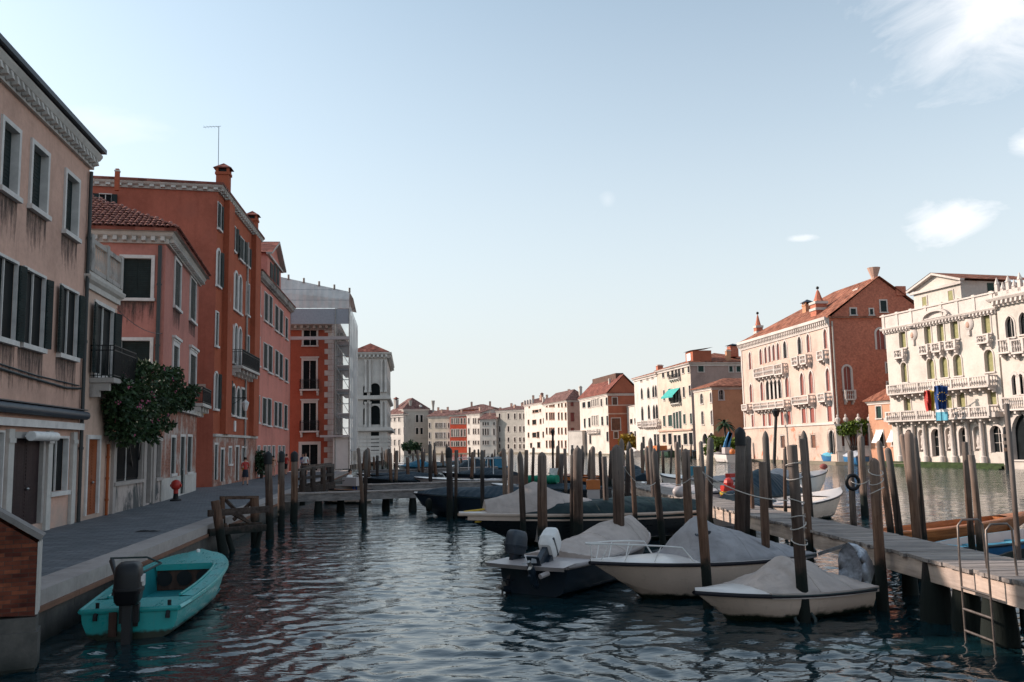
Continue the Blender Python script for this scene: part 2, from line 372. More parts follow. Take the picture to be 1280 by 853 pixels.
class Bld:
    def __init__(s, name, label, cat, c0, c1, depth, z0, z1, front, side=None, skl=0, skr=0, group=None, lod=1, sty=None):
        s.c0 = Vector((c0[0], c0[1])); s.c1 = Vector((c1[0], c1[1])); t = s.c1-s.c0; s.L = t.length; s.D = depth
        s.rz = math.atan2(t.y, t.x); s.root = empty(name, (s.c0.x, s.c0.y, 0), s.rz, label, cat, group)
        s.Mi = (Matrix.Translation((s.c0.x, s.c0.y, 0)) @ Matrix.Rotation(s.rz, 4, 'Z')).inverted()
        s.z0, s.z1, s.lod = z0, z1, lod
        s.FL, s.FR = Vector((0, 0)), Vector((s.L, 0)); s.BR = Vector((s.L+skr*depth, depth)); s.BL = Vector((skl*depth, depth))
        s.mf, s.ms = front, side or front
        s.walls = {'front': [s.FL, s.FR, []], 'right': [s.FR, s.BR, []], 'left': [s.BL, s.FL, []], 'back': [s.BR, s.BL, []]}
        s.sty = dict(pane=M.dark, stone=M.white_frame, frame=M.white_frame, shutter=M.shut, sw=.13, rec=.22, sill=True)
        if sty: s.sty.update(sty)
        s.gable = None; s.rec = .22
    def loc(s, P): return s.Mi @ Vector(P)
    def pt(s, px, py, yoff=0.0):             # photo point -> local point on the plane local y = yoff
        o = s.Mi @ CAM; d = s.Mi.to_3x3() @ ray(px, py); return o + d*((yoff-o.y)/d.y)
    def uz(s, wall, px, py):
        A, B = s.walls[wall][0], s.walls[wall][1]; t = (B-A).normalized(); n = Vector((-t.y, t.x))
        o = s.Mi @ CAM; d = s.Mi.to_3x3() @ ray(px, py)
        k = (A.x*n.x+A.y*n.y - o.x*n.x-o.y*n.y)/(d.x*n.x+d.y*n.y); q = o+d*k
        return (Vector((q.x, q.y))-A).dot(t), q.z
    def W(s, wall, kind, x0, y0, x1, y1, **kw):
        xm, ym = (x0+x1)/2, (y0+y1)/2; e_ = (x1-x0)*s.sty.get('wx', 0)/2; x0 -= e_; x1 += e_
        s.w(wall, kind, s.uz(wall, x0, ym)[0], s.uz(wall, x1, ym)[0], s.uz(wall, xm, y1)[1], s.uz(wall, xm, y0)[1], **kw)
    def w(s, wall, kind, u0, u1, z0, z1, **kw):
        A, B, H = s.walls[wall]; L = (B-A).length
        if u1 < u0: u0, u1 = u1, u0
        u0, u1 = max(u0, .05), min(u1, L-.05); z0 = max(z0, s.z0+.02); z1 = min(z1, s.z1-.05)
        if u1-u0 < .15 or z1-z0 < .15: return
        S = dict(s.sty); S.update(kw); H.append((u0, u1, z0, z1, S['rec']))
        w_, h = u1-u0, z1-z0; t = (B-A)/L; um = (u0+u1)/2; P = A+t*um
        rz = math.atan2(t.y, t.x); rec = S['rec']; lod = S.get('lod', s.lod)
        arch = S.get('arch'); path = head_path(w_, h, arch)
        mats = [S['pane'], S['frame'], S['stone'], S['shutter'], s.mf if wall == 'front' else s.ms, M.curtain]
        mb = MB()
        door = kind in ('door',)
        if kind == 'niche':
            mb.p([(-w_/2, rec, 0), (w_/2, rec, 0), (w_/2, rec, h), (-w_/2, rec, h)], 4)
            mb.lathe([(.01, .1*h), (w_*.34, .1*h), (w_*.3, .16*h), (w_*.2, .18*h), (w_*.27, .35*h), (w_*.2, .55*h), (w_*.27, .68*h), (w_*.1, .76*h), (w_*.13, .82*h), (w_*.02, .9*h)], 8, (0, rec*.45), 2)
        elif kind == 'shut' or door:
            y = rec-.028
            for sx in (-1, 1):
                i0 = len(mb.v); leaf_mesh(mb, w_/2-.008, h-.01, 3); mb.xf(Matrix.Translation((-w_/2+.002 if sx < 0 else .006, y, .003)), i0)
            mb.p([(-w_/2, rec, 0), (w_/2, rec, 0), (w_/2, rec, h), (-w_/2, rec, h)], 0)
        else:
            mb.p([(-w_/2, rec, 0), (w_/2, rec, 0), (w_/2, rec, h), (-w_/2, rec, h)], 0)
            if kind == 'blind':
                yb = max(rec*.45, rec-.07); mb.box(-w_/2+.02, yb, .02, w_/2-.02, yb+.03, h*S.get('bl', .97), 3)
            elif kind == 'awn':
                mb.p([(-w_/2, -.02, h), (w_/2, -.02, h), (w_/2, -.8, h*.22), (-w_/2, -.8, h*.22)], 5)
            else:
                b = .045 if lod < 2 else .07; y = rec-.05
                if not (lod == 2 and kind == 'bare'): mb.box(-b/2, y, 0, b/2, rec-.003, h, 1)
                if kind != 'bare':
                    for fz in ((.36, .7) if h > 1.7 else (.5,)): mb.box(-w_/2, y+.008, h*fz-b/3, w_/2, rec-.004, h*fz+b/3, 1)
                    mb.box(-w_/2, y-.01, 0, -w_/2+b, rec-.005, h, 1); mb.box(w_/2-b, y-.01, 0, w_/2, rec-.005, h, 1); mb.box(-w_/2, y-.012, 0, w_/2, rec-.006, b, 1)
                if kind == 'half':                      # curtain drawn behind the left pane
                    mb.p([(-w_/2+.05, rec-.004, .05), (-.03, rec-.004, .05), (-.03, rec-.004, h-.05), (-w_/2+.05, rec-.004, h-.05)], 5)
        if arch:                                        # spandrels and intrados
            top = [q for q in path[1:-1]]; mid = len(top)//2
            for half, cx in ((top[:mid+1], -w_/2), (list(reversed(top[mid:])), w_/2)):
                for a, b in zip(half, half[1:]): mb.p([(cx, 0, h), (a[0], 0, a[1]), (b[0], 0, b[1])], 4)
            mb.grid([[(x, 0, z) for x, z in top], [(x, rec, z) for x, z in top]], 2)
        sub = []
        def surround(b_):
            frame_on(b_, path, S['sw'], .06, 2, rec-.008)
            if S['sill'] and not door: b_.box(-w_/2-S['sw']-.05, -.14, -.13, w_/2+S['sw']+.05, .0, -.002, 2)
            if S.get('hood'):
                k = S['sw']+.12; b_.box(-w_/2-k, -.16, h+S['sw']+.1, w_/2+k, 0, h+S['sw']+.22, 2); b_.box(-w_/2-k+.1, -.09, h+S['sw'], w_/2+k-.1, 0, h+S['sw']+.1, 2)
        if S['sw'] > 0:
            if lod == 0: b_ = MB(); surround(b_); sub.append(('surround', b_))
            else: surround(mb)
        la = S.get('leaf')
        if la:                                          # open shutters, (left angle, right angle) from the wall
            for sx, ang in ((-1, la[0]), (1, la[1])):
                if ang is None: continue
                lw = w_/2*(.98 if not S.get('lw') else S['lw']); b_ = MB(); leaf_mesh(b_, lw, h*.985, 3)
                i = Matrix.Translation((sx*(w_/2+.02), -.09, .01)) @ Matrix.Rotation(-R(ang) if sx > 0 else R(180+ang), 4, 'Z')
                b_.xf(i)
                if lod < 2: sub.append(('shutter', b_))
                else:
                    n = len(mb.v); mb.v += b_.v; mb.f += [tuple(k+n for k in f) for f in b_.f]; mb.m += b_.m
        o = mb.build('door' if door else 'niche_statue' if kind == 'niche' else 'window', mats, s.root, (P.x, P.y, z0), rz)
        for nm, b_ in sub: b_.build(nm, mats, o)
        if lod == 0 and door:
            k = MB(); k.ball((.09*w_, rec-.09, h*.42), .045, 6, 4, 0); k.build('handle', [M.steel], o)
        return o
    def wall_mb(s, key, mb):
        A, B, H = s.walls[key]; L = (B-A).length; t = (B-A)/L; n = Vector((-t.y, t.x))
        xs = sorted({0.0, L, *[h[0] for h in H], *[h[1] for h in H]}); zs = sorted({s.z0, s.z1, *[h[2] for h in H], *[h[3] for h in H]})
        q = lambda u, z, d=0: (A.x+t.x*u+n.x*d, A.y+t.y*u+n.y*d, z)
        for j in range(len(zs)-1):
            run = None
            for i in range(len(xs)):
                inside = i == len(xs)-1 or any(h[0] < (xs[i]+xs[i+1])/2 < h[1] and h[2] < (zs[j]+zs[j+1])/2 < h[3] for h in H)
                if not inside and run is None: run = xs[i]
                if inside and run is not None:
                    mb.p([q(run, zs[j]), q(xs[i], zs[j]), q(xs[i], zs[j+1]), q(run, zs[j+1])]); run = None
        for u0, u1, a, b, r in H:
            mb.grid([[q(u0, a), q(u1, a), q(u1, b), q(u0, b), q(u0, a)], [q(u0, a, r), q(u1, a, r), q(u1, b, r), q(u0, b, r), q(u0, a, r)]])
        if s.gable and key == 'right' or s.gable and key == 'left' and not getattr(s, 'hipl', 0):
            g, fr = s.gable; mb.p([q(0, s.z1), q(L, s.z1), q(L*fr if key == 'right' else L*(1-fr), s.z1+g)])
        if s.gable and key == 'frontg': pass
    def finish(s, roof='hip', rise=2.0, over=.45, rmat=None, ridge=.5, corn=None, flat=None):
        mats = [s.mf, s.ms]
        mb = MB(); mb.c = 0
        if s.mf is not s.ms:
            s.wall_mb('front', mb); mb.build('front_wall', [s.mf], s.root, norm=False); mb = MB()
            for k in ('right', 'left', 'back'): s.wall_mb(k, mb)
            mb.build('side_wall', [s.ms], s.root, norm=False)
        else:
            for k in s.walls: s.wall_mb(k, mb)
            mb.build('wall', [s.mf], s.root, norm=False)
        def off(d, back=True):
            c = [s.FL, s.FR, s.BR, s.BL]; cen = (s.FL+s.FR+s.BR+s.BL)/4; out = []
            for i in range(4):
                a, b, c_ = c[i-1], c[i], c[(i+1) % 4]
                t0 = (b-a).normalized(); t1 = (c_-b).normalized(); n0 = Vector((t0.y, -t0.x)); n1 = Vector((t1.y, -t1.x))
                out.append(b+(n0+n1)*d/(1+n0.dot(n1)))
            return out
        z = s.z1; rm = rmat or M.tile; mb = MB(); c = off(over)
        V = lambda p, zz: (p.x, p.y, zz)
        e = z+.16
        if roof == 'hip':
            if s.L > s.D: f = min(.5, .5*s.D/s.L); r0 = c[0].lerp(c[1], f).lerp(c[3].lerp(c[2], f), ridge); r1 = c[0].lerp(c[1], 1-f).lerp(c[3].lerp(c[2], 1-f), ridge)
            else: f = .5*s.L/s.D; r0 = c[0].lerp(c[1], .5).lerp(c[3].lerp(c[2], .5), f); r1 = c[0].lerp(c[1], .5).lerp(c[3].lerp(c[2], .5), 1-f)
            a, b = V(r0, e+rise), V(r1, e+rise); q = [V(k, e) for k in c]
            if s.L > s.D: mb.p([q[0], q[1], b, a]); mb.p([q[1], q[2], b]); mb.p([q[2], q[3], a, b]); mb.p([q[3], q[0], a])
            else: mb.p([q[0], q[1], a]); mb.p([q[1], q[2], b, a]); mb.p([q[2], q[3], b]); mb.p([q[3], q[0], a, b])
        elif roof == 'hipl':                            # ridge only over the right-hand part
            r0 = c[0].lerp(c[1], .60).lerp(c[3].lerp(c[2], .60), ridge); r1 = c[1].lerp(c[2], ridge); q = [V(k, e) for k in c]; a, b = V(r0, e+rise), V(r1, e+rise)
            mb.p([q[0], q[1], b, a]); mb.p([q[2], q[3], a, b]); mb.p([q[3], q[0], a])
        elif roof == 'gable':
            r0 = c[0].lerp(c[3], ridge); r1 = c[1].lerp(c[2], ridge); q = [V(k, e) for k in c]; a, b = V(r0, e+rise), V(r1, e+rise)
            mb.p([q[0], q[1], b, a]); mb.p([q[2], q[3], a, b])
        else:
            q = [V(k, e) for k in c]; mb.p(q)
        lo = [V(k, z+.02) for k in c]
        mb.grid([lo+[lo[0]], [V(k, e) for k in c]+[V(c[0], e)]], 0); mb.p(list(reversed(lo)), 1)
        s.roof = mb.build('roof', [rm, M.stone], s.root, norm=False)
        if corn:
            out, h, mod, cm = corn; cb = MB()
            pth = [s.BL, s.FL, s.FR, s.BR]
            cb.sweep(pth, [(0, z-h), (out*.35, z-h), (out*.35, z-h*.55), (out*.8, z-h*.35), (out, z-h*.1), (out, z+.015), (0, z+.015)])
            if mod:
                for A, B in zip(pth, pth[1:]):
                    L = (B-A).length; t = (B-A)/L; n = Vector((t.y, -t.x)); k = max(2, int(L/mod))
                    if A == s.BR: continue
                    for i in range(k+1):
                        p = A+t*(.1+(L-.2)*i/k); a = p+n*(out*.35); b = p+n*(out*.9)
                        cb.beam((a.x, a.y, z-h*.68), (b.x, b.y, z-h*.6), mod*.42, h*.42)
            cb.build('cornice', [cm], s.root)
        return s
    def chimney(s, x, y, z0, z1, w, kind='cap', mat=None, cap=None, d=None):
        mat = mat or s.mf; cap = cap or M.tile; mb = MB(); d = d or w
        h = z1-z0
        if kind == 'cap':
            mb.box(-w/2, -d/2, 0, w/2, d/2, h*.74, 0); e = w*.72; f = d*.72
            mb.box(-w/2-.06, -d/2-.06, h*.70, w/2+.06, d/2+.06, h*.76, 0)
            for sx in (-1, 1):
                for sy in (-1, 1): mb.box(sx*w*.42-.08, sy*d*.42-.08, h*.76, sx*w*.42+.08, sy*d*.42+.08, h*.85, 0)
            mb.box(-w*.3, -d*.3, h*.76, w*.3, d*.3, h*.84, 2)
            q = [(-e, -f, h*.85), (e, -f, h*.85), (e, f, h*.85), (-e, f, h*.85)]; a = (0, 0, h)
            for i in range(4): mb.p([q[i], q[(i+1) % 4], a], 1)
            mb.p(q, 1)
        elif kind == 'cone':
            mb.box(-w/2, -w/2, 0, w/2, w/2, h*.48, 0); mb.box(-w*.58, -w*.58, h*.30, w*.58, w*.58, h*.37, 3)
            mb.box(-w*.58, -w*.58, h*.48, w*.58, w*.58, h*.55, 3)
            mb.lathe([(w*.46, h*.55), (w*.3, h*.68), (w*.14, h*.84), (.05, h*.9)], 8, (0, 0), 0); mb.ball((0, 0, h*.95), h*.045, 8, 6, 2)
        elif kind == 'bell':
            mb.lathe([(w*.3, 0), (w*.3, h*.4), (w*.58, h*.97), (w*.6, h), (w*.45, h), (w*.35, h*.8)], 10, (0, 0), 0)
        else:
            mb.box(-w/2, -d/2, 0, w/2, d/2, h*.86, 0); mb.box(-w*.6, -d*.6, h*.86, w*.6, d*.6, h*.93, 3); mb.box(-w*.4, -d*.4, h*.93, w*.4, d*.4, h, 0)
        return mb.build('chimney', [mat, cap, M.black, M.stone], s.roof, (x, y, z0))
    def chim_px(s, px, ytop, ybot, wpx, yoff, kind='cap', **kw):
        a = s.pt(px, ytop, yoff); b = s.pt(px, ybot, yoff)
        Yw = (s.Mi.inverted() @ a).y
        return s.chimney(b.x, b.y, b.z-.6, a.z, wpx*Yw/FPX, kind, **kw)
    def balcony(s, wall, u0, u1, z, h=.95, out=.8, mat=None, iron=False, bal=.22, name='balcony', brk=True):
        A, B, H = s.walls[wall]; t = (B-A).normalized(); mat = mat or M.stone; w = u1-u0
        mb = MB(); r = MB()
        mb.box(-w/2, -out, -.16, w/2, -.003, 0)
        if brk:
            for i in range(max(2, int(w/1.1)+1)):
                n = max(2, int(w/1.1)+1); x = -w/2+.15+(w-.3)*i/(n-1)
                mb.box(x-.1, -out*.8, -.42, x+.1, -.004, -.163); mb.box(x-.1, -out*.4, -.62, x+.1, -.004, -.422)
        if iron:
            for p in (((-w/2+.03, 0), (-w/2+.03, -out+.03)), ((-w/2+.03, -out+.03), (w/2-.03, -out+.03)), ((w/2-.03, -out+.03), (w/2-.03, 0))):
                a, b = p; n = max(2, int(math.hypot(b[0]-a[0], b[1]-a[1])/.12))
                for zz in (.08, h*.85, h): r.beam((*a, zz), (*b, zz), .035, .03)
                for i in range(n+1): x = a[0]+(b[0]-a[0])*i/n; y = a[1]+(b[1]-a[1])*i/n; r.box(x-.011, y-.011, .003, x+.011, y+.011, h)
            rm = M.black
        else:
            rm = mat
            for p in (((-w/2, -.004), (-w/2, -out+.08)), ((-w/2, -out+.08), (w/2, -out+.08)), ((w/2, -out+.08), (w/2, -.004))):
                a, b = p; l = math.hypot(b[0]-a[0], b[1]-a[1]); n = max(2, int(l/bal))
                r.beam((*a, h-.06), (*b, h-.06), .18, .12)
                for i in range(n):
                    k = (i+.5)/n; x = a[0]+(b[0]-a[0])*k; y = a[1]+(b[1]-a[1])*k
                    r.lathe([(.05, .003), (.055, h*.08), (.03, h*.2), (bal*.42, h*.42), (.028, h*.62), (.045, h*.8), (.05, h-.12)], 6, (x, y))
            for x in [-w/2+.02] + [-w/2+w*i/max(1, int(w/2.2)) for i in range(1, max(1, int(w/2.2)))] + [w/2-.02]: r.box(x-.11, -out-.012, .002, x+.11, -out+.17, h+.012)
        P = A+t*((u0+u1)/2); o = mb.build(name, [mat], s.root, (P.x, P.y, z), math.atan2(t.y, t.x)); r.build('railing', [rm], o); return o
    def balc_px(s, wall, x0, x1, ytop, ybot, **kw):
        xm = (x0+x1)/2; u0, zt = s.uz(wall, x0, ybot); u1, _ = s.uz(wall, x1, ybot); zt = s.uz(wall, xm, ytop)[1]; zb = s.uz(wall, xm, ybot)[1]
        k = dict(h=max(.5, zt-zb)); k.update(kw); return s.balcony(wall, u0, u1, zb, **k)
    def drips(s, wall, mat, ln=(1.0, 2.2)):
        A, B, H = s.walls[wall]; t = (B-A).normalized(); rz = math.atan2(t.y, t.x)
        for u0, u1, a, b_, r in list(H):
            if a < s.z0+2.2: continue
            w, l = u1-u0+.3, random.uniform(*ln); P = A+t*((u0+u1)/2); mb = MB(); mb.p([(-w/2, -.004, -l), (w/2, -.004, -l), (w/2, -.004, 0), (-w/2, -.004, 0)])
            mb.build('rain_stain', [mat], s.root, (P.x, P.y, a-.13), rz, norm=False)
    def part(s, name, mb, mats, **kw): return mb.build(name, mats, s.root, **kw)
    def ledge(s, wall, z, out, h, mat, name='string_course', u0=None, u1=None):
        A, B, H = s.walls[wall]; L = (B-A).length; t = (B-A)/L; mb = MB(); n = Vector((t.y, -t.x))
        mb.box(u0 if u0 is not None else 0, -out, z, u1 if u1 is not None else L, -.001, z+h)
        return mb.build(name, [mat], s.root, (A.x, A.y, 0), math.atan2(t.y, t.x))
    def pipe(s, wall, u, z0, z1, r=.06, mat=None):
        A, B, H = s.walls[wall]; t = (B-A).normalized(); n = Vector((t.y, -t.x)); p = A+t*u+n*(r+.03)
        mb = MB(); mb.tube([(p.x, p.y, z0), (p.x, p.y, z1)], r, 8)
        for k in range(3): z = z0+(z1-z0)*(.2+.3*k); mb.tube([(p.x, p.y, z), (p.x, p.y, z+.08)], r*1.3, 8)
        return mb.build('downpipe', [mat or M.pipe], s.root, smooth=40)
# ------------------------------------------------------------------ left bank
QZ = .8
def sl(px, py=600): d = ray(px, py); return d.x/d.y
def LBY(px): return -9.24/(sl(px)+.156)
def LB(px): Y = LBY(px); return (-13.03-.156*(Y-24.3), Y)
def online(p, tanx, px): s = sl(px); t = (p[0]-s*p[1])/(s-tanx); return (p[0]+tanx*t, p[1]+t)
m, N, L, bb = newmat('rain_stain', .95, .1); v = coords(N, L); z = sepz(N, L, v)[2]; bb.inputs['Base Color'].default_value = (.085, .075, .07, 1)
gi = N.new('ShaderNodeObjectInfo'); of = N.new('ShaderNodeVectorMath'); of.operation = 'ADD'; L.new(coords(N, L, (7, 7, .7)), of.inputs[0]); L.new(gi.outputs['Random'], of.inputs[1])
fs = nz(N, L, of.outputs[0], 1.2, 7, .7); fo = nz(N, L, v, 6, 5)
e_ = math_(N, L, 'ADD', math_(N, L, 'MULTIPLY', fs, 1.5), math_(N, L, 'MULTIPLY', z, .42)); e_ = math_(N, L, 'ADD', e_, math_(N, L, 'MULTIPLY', fo, .35))
L.new(math_(N, L, 'MULTIPLY', ramp(N, L, e_, [(.55, (0,0,0)), (.95, (1,1,1))]), .72), bb.inputs['Alpha']); M.drip = m
def overlay(b, wall, za, zb, mat, proud, name):
    A, B, H = b.walls[wall]; t = (B-A).normalized(); n = Vector((t.y, -t.x))*proud
    hs = [(h[0], h[1], max(h[2], za), min(h[3], zb), proud) for h in H if h[2] < zb-.02 and h[3] > za+.02]
    keep = (b.z0, b.z1, b.gable, b.walls[wall]); b.z0, b.z1, b.gable = za, zb, None
    b.walls[wall] = [A+n, B+n, hs]; mb = MB(); b.wall_mb(wall, mb)
    L = (B-A).length
    for p in (A, B): mb.p([(p.x, p.y, za), (p.x+n.x, p.y+n.y, za), (p.x+n.x, p.y+n.y, zb), (p.x, p.y, zb)])
    mb.p([(A.x, A.y, zb), (A.x+n.x, A.y+n.y, zb), (B.x+n.x, B.y+n.y, zb), (B.x, B.y, zb)])
    b.z0, b.z1, b.gable, b.walls[wall] = keep
    return mb.build(name, [mat], b.root, norm=False)
def coppi(b, tri, name='roof_tiles'):
    """half-round tiles laid over one roof slope given as eave a, eave b, apex points"""
    a, c, top = [Vector(q) for q in tri]; e = (c-a); L = e.length; e = e/L
    up = (top-a) - e*(top-a).dot(e); H = up.length; up = up/H; n = e.cross(up); n = n if n.z > 0 else -n; ax = (top-a).dot(e)
    mb = MB(); nu = int(L/.23); nv = int(H/.38)+1
    for j in range(nv):
        for i in range(nu):
            u = (i+.5)*L/nu; v = j*.38
            lim = (u/ax if u < ax else (L-u)/(L-ax))*H
            if v > lim+.1: continue
            jit = random.uniform(-.02, .02); rows = []
            for vv, r, zz in ((v-.05, .105, .05), (v+.40, .085, .012)):
                c0 = a+e*(u+jit)+up*vv+n*(zz+random.uniform(0, .015))
                rows.append([c0+e*(r*math.cos(PI*k/4))+n*(r*.8*math.sin(PI*k/4)) for k in range(5)])
            mb.grid(rows)
    o = mb.build(name, [M.coppi], b.roof, norm=False); return o
# house 1 (peach)
c1 = LB(97.5); b1c0 = (-13.03+.156*4.6, 19.7)
b = Bld('pale_peach_house', 'tall peach rendered house with a brown shop door, nearest on the quay', 'house', b1c0, c1, 9, QZ, 12.55, M.peach, lod=0, sty=dict(sw=.12, rec=.2))
b.W('front', 'shut', 1, 157, 21, 241); b.W('front', 'shut', 38, 186, 57.5, 264); b.W('front', 'shut', 80.5, 221, 96, 294)
for x0, y0, x1, y1 in ((-12, 322, 18, 423), (27, 341, 53, 433), (73.5, 362, 94.5, 445)):
    b.W('front', 'bare', x0, y0, x1, y1, leaf=(6, 12), lw=.42, sw=.07, rec=.05)
for x in (-26, -49): b.W('front', 'win', x-12, 112 if x > -40 else 85, x+9, 215 if x > -40 else 190)
b.W('front', 'door', 12.5, 548, 50, 658, shutter=M.door_br, sw=.16, stone=M.stone_dirty, rec=.1)
b.W('front', 'bare', 62, 548, 82, 614, stone=M.white_frame, sw=.07, rec=.1)
b.W('front', 'win', -30, 540, 0, 650, sw=.05)
mb = MB()
for px in (7, 57, 88):
    mb = MB(); u = b.uz('front', px, 610)[0]; mb.box(u-.17, -.10, QZ+.003, u+.17, -.002, 3.55); mb.box(u-.2, -.13, 3.2, u+.2, -.103, 3.32); b.part('stone_pier', mb, [M.stone])
u0 = 0; u1 = b.uz('front', 97, 540)[0]
mb = MB(); mb.box(.0, -.2, 3.62, u1, -.105, 3.82); b.part('fascia_beam', mb, [M.white_frame])
mb = MB(); mb.tube([(.0, -.22, 4.06), (u1+.05, -.22, 4.06)], .13, 10); mb.box(.0, -.26, 4.22, u1+.1, -.01, 4.25); b.part('rolled_awning', mb, [M.darkmetal], smooth=40)
ua, ub = b.uz('front', 24, 552)[0], b.uz('front', 56, 552)[0]
mb = MB(); mb.tube([(ua, -.28, 3.38), (ub, -.28, 3.38)], .13, 10); mb.box(ua+.2, -.28, 3.36, ua+.25, -.003, 3.4); mb.box(ub-.25, -.28, 3.36, ub-.2, -.003, 3.4); b.part('strip_lamp', mb, [M.white], smooth=40)
for px, py, w, h in ((22, 568, .28, .42), (25, 582, .12, .2)):
    u, z = b.uz('front', px, py); mb = MB(); mb.box(u-w/2, .06, z-h/2, u+w/2, .085, z+h/2); b.part('paper_notice', mb, [M.white])
b.pipe('front', b.L-.12, QZ, 11.9, .06)
mb = MB(); z = b.uz('front', 60, 482)[1]
mb.tube([(0, -.06, z+.25), (b.L*.4, -.06, z+.12), (b.L*.8, -.06, z+.02), (b.L-.3, -.06, z+.08)], .035, 6); mb.tube([(0, -.05, z+.36), (b.L*.5, -.05, z+.2), (b.L-.4, -.05, z+.16)], .022, 6); b.part('cable', mb, [M.pipe])
b.finish('hip', 2.4, .25, M.tile, corn=(.3, .52, .34, M.stone)); b.drips('front', M.drip)
mb = MB(); mb.sweep([Vector((0, 9)), Vector((0, -.0)), Vector((b.L-.12, -.0)), Vector((b.L-.12, 9))], [(.26, 12.62), (.42, 12.62), (.42, 12.76), (.26, 12.76)]); mb.build('gutter', [M.darkmetal], b.roof)
HOUSE1 = b
# unseen house before the alley, added beside the camera to shade the near water
b = Bld('shade_casting_house', 'unseen tall peach house added beyond the left edge to shade the near water', 'house', (-11.2, -16), (-12.5, 16.1), 9, QZ, 12.6, M.cream_wall, lod=2)
for i in range(7):
    for z in (1.9, 5.2, 8.6): b.w('front', 'shut', 2+i*4, 3.1+i*4, z, z+2)
b.finish('hip', 2.5, .5, M.tile, corn=(.35, .6, 0, M.stone))
b = Bld('sun_blocking_annex', 'unseen low annex added between the houses to keep sun off the quay', 'house', (-12.6, 16.2), (-12.95, 18.6), 8, QZ, 8.4, M.cream_wall, lod=2); b.finish('flat', 0, .05, M.tile)  # unseen block added in the gap to stop a sun patch on the quay
# small pale house with balustrade
b = Bld('small_cream_house', 'narrow cream house with roof balustrade and orange door', 'house', LB(98), LB(139.5), 7, QZ, 8.55, M.cream_wall, lod=0, sty=dict(sw=.12, rec=.3))
b.W('front', 'bare', 117, 384, 139, 470, leaf=(8, 12), lw=.5, shutter=M.shut, rec=.06)
b.W('front', 'door', 107.5, 549, 121.5, 643, shutter=M.door_or, stone=M.white_frame, sw=.13, rec=.08)
b.finish('flat', 0, .12, M.stone, corn=(.22, .4, 0, M.stone))
mb = MB(); L = b.L
for p, q in (((0.05, -.02), (L-.05, -.02)), ((L-.05, -.02), (L-.05, 5))):
    l = math.hypot(q[0]-p[0], q[1]-p[1]); n = int(l/.24)
    mb.beam((*p, 9.72), (*q, 9.72), .24, .16); mb.beam((*p, 8.78), (*q, 8.78), .24, .14)
    for i in range(n):
        k = (i+.5)/n; mb.lathe([(.06, 8.84), (.05, 8.9), (.085, 9.1), (.04, 9.38), (.06, 9.55), (.06, 9.65)], 7, (p[0]+(q[0]-p[0])*k, p[1]+(q[1]-p[1])*k))
for x in (.1, L*.5, L-.1): mb.box(x-.14, -.16, 8.71, x+.14, .12, 9.9)
b.part('roof_balustrade', mb, [M.stone_dirty], smooth=40)
ux = (b.uz('front', 112, 460)[0], b.uz('front', 143, 460)[0]); b.balcony('front', ux[0], ux[1], b.uz('front', 127, 476)[1], h=1.05, out=.75, iron=True, mat=M.stone_dirty)
b.pipe('front', b.uz('front', 131, 600)[0], QZ, 3.2, .05, M.door_or)
# pink house
p0 = LB(199.5); p1 = online(p0, -.213, 243)
b = Bld('dusty_pink_house', 'dusty pink house with low tiled roof behind the oleander', 'house', p0, p1, 8, QZ, 12.45, M.pink, lod=0, sty=dict(sw=.14, rec=.055))
for r in ((217.5, 328, 225, 386), (237, 350, 244, 402)): b.W('front', 'shut', *r)
for r in ((215.5, 433, 222, 474), (236.5, 444, 244, 492)): b.W('front', 'shut', *r, hood=True, sw=.2)
for r in ((212.5, 547, 218, 592), (233, 546, 238.5, 590)): b.W('front', 'shut', *r, sw=.12)
b.W('front', 'door', 224, 546, 229.5, 617, shutter=M.shut, sw=.12)
b.W('left', 'shut', 153, 323, 189, 373, rec=.2); b.W('left', 'shut', 151, 426, 187, 482, rec=.2, sill=False)
zc = b.uz('front', 225, 516)[1]
overlay(b, 'front', QZ, zc, M.brick_base, .05, 'ground_floor_facing'); overlay(b, 'front', QZ+.001, 1.75, M.stone, .09, 'plinth')
b.ledge('front', zc, .3, .22, M.stone)
b.balc_px('front', 236, 248, 486, 506, iron=True, out=.7, mat=M.stone)
b.finish('hip', 2.3, .5, M.tile_dk, corn=(.36, .46, .4, M.stone)); b.drips('left', M.drip, (.8, 1.4)); b.drips('front', M.drip, (.6, 1.2))
b.pipe('left', 8-.22, 3.0, 11.9, .085)
e = 12.45+.16; o = .5
coppi(b, ((-o, 8+o, e), (-o, -o, e), (3.5, 4, e+2.3))); coppi(b, ((-o, -o, e), (b.L+o, -o, e), (b.L*.4, 4, e+2.3)))
# garden wall in front of it
b = Bld('garden_wall', 'pale garden wall with barred opening, gate and peeling base under the oleander', 'wall', LB(140), LB(199), .4, QZ, 3.35, M.garden, lod=0, sty=dict(sw=.1, rec=.1, stone=M.garden))
b.W('front', 'bare', 141, 545, 176, 601, sw=.09); b.W('front', 'bare', 181.5, 545, 187, 629, sw=.14, sill=False); b.W('front', 'bare', 194, 540, 202.5, 597, sw=.1)  # dark sheets fill the openings in place of the shade behind them
u, w = b.uz('front', 141, 570)[0], b.uz('front', 176, 570)[0]; mb = MB()
n = int((w-u)/.13)
for i in range(n+1): x = u+(w-u)*i/n; mb.box(x-.012, .08, 1.95, x+.012, .104, 3.25)
b.part('iron_bars', mb, [M.black])
overlay(b, 'front', QZ, 1.82, M.lowwall, .04, 'plinth'); b.finish('flat', 0, .1, M.stone)
for px in (140.5, 178.5, 190.5): mb = MB(); u = b.uz('front', px, 580)[0]; mb.box(u-.17, -.10, QZ+.002, u+.17, .2, 3.5); mb.box(u-.24, -.16, 3.5, u+.24, .26, 3.64); b.part('pier', mb, [M.garden])
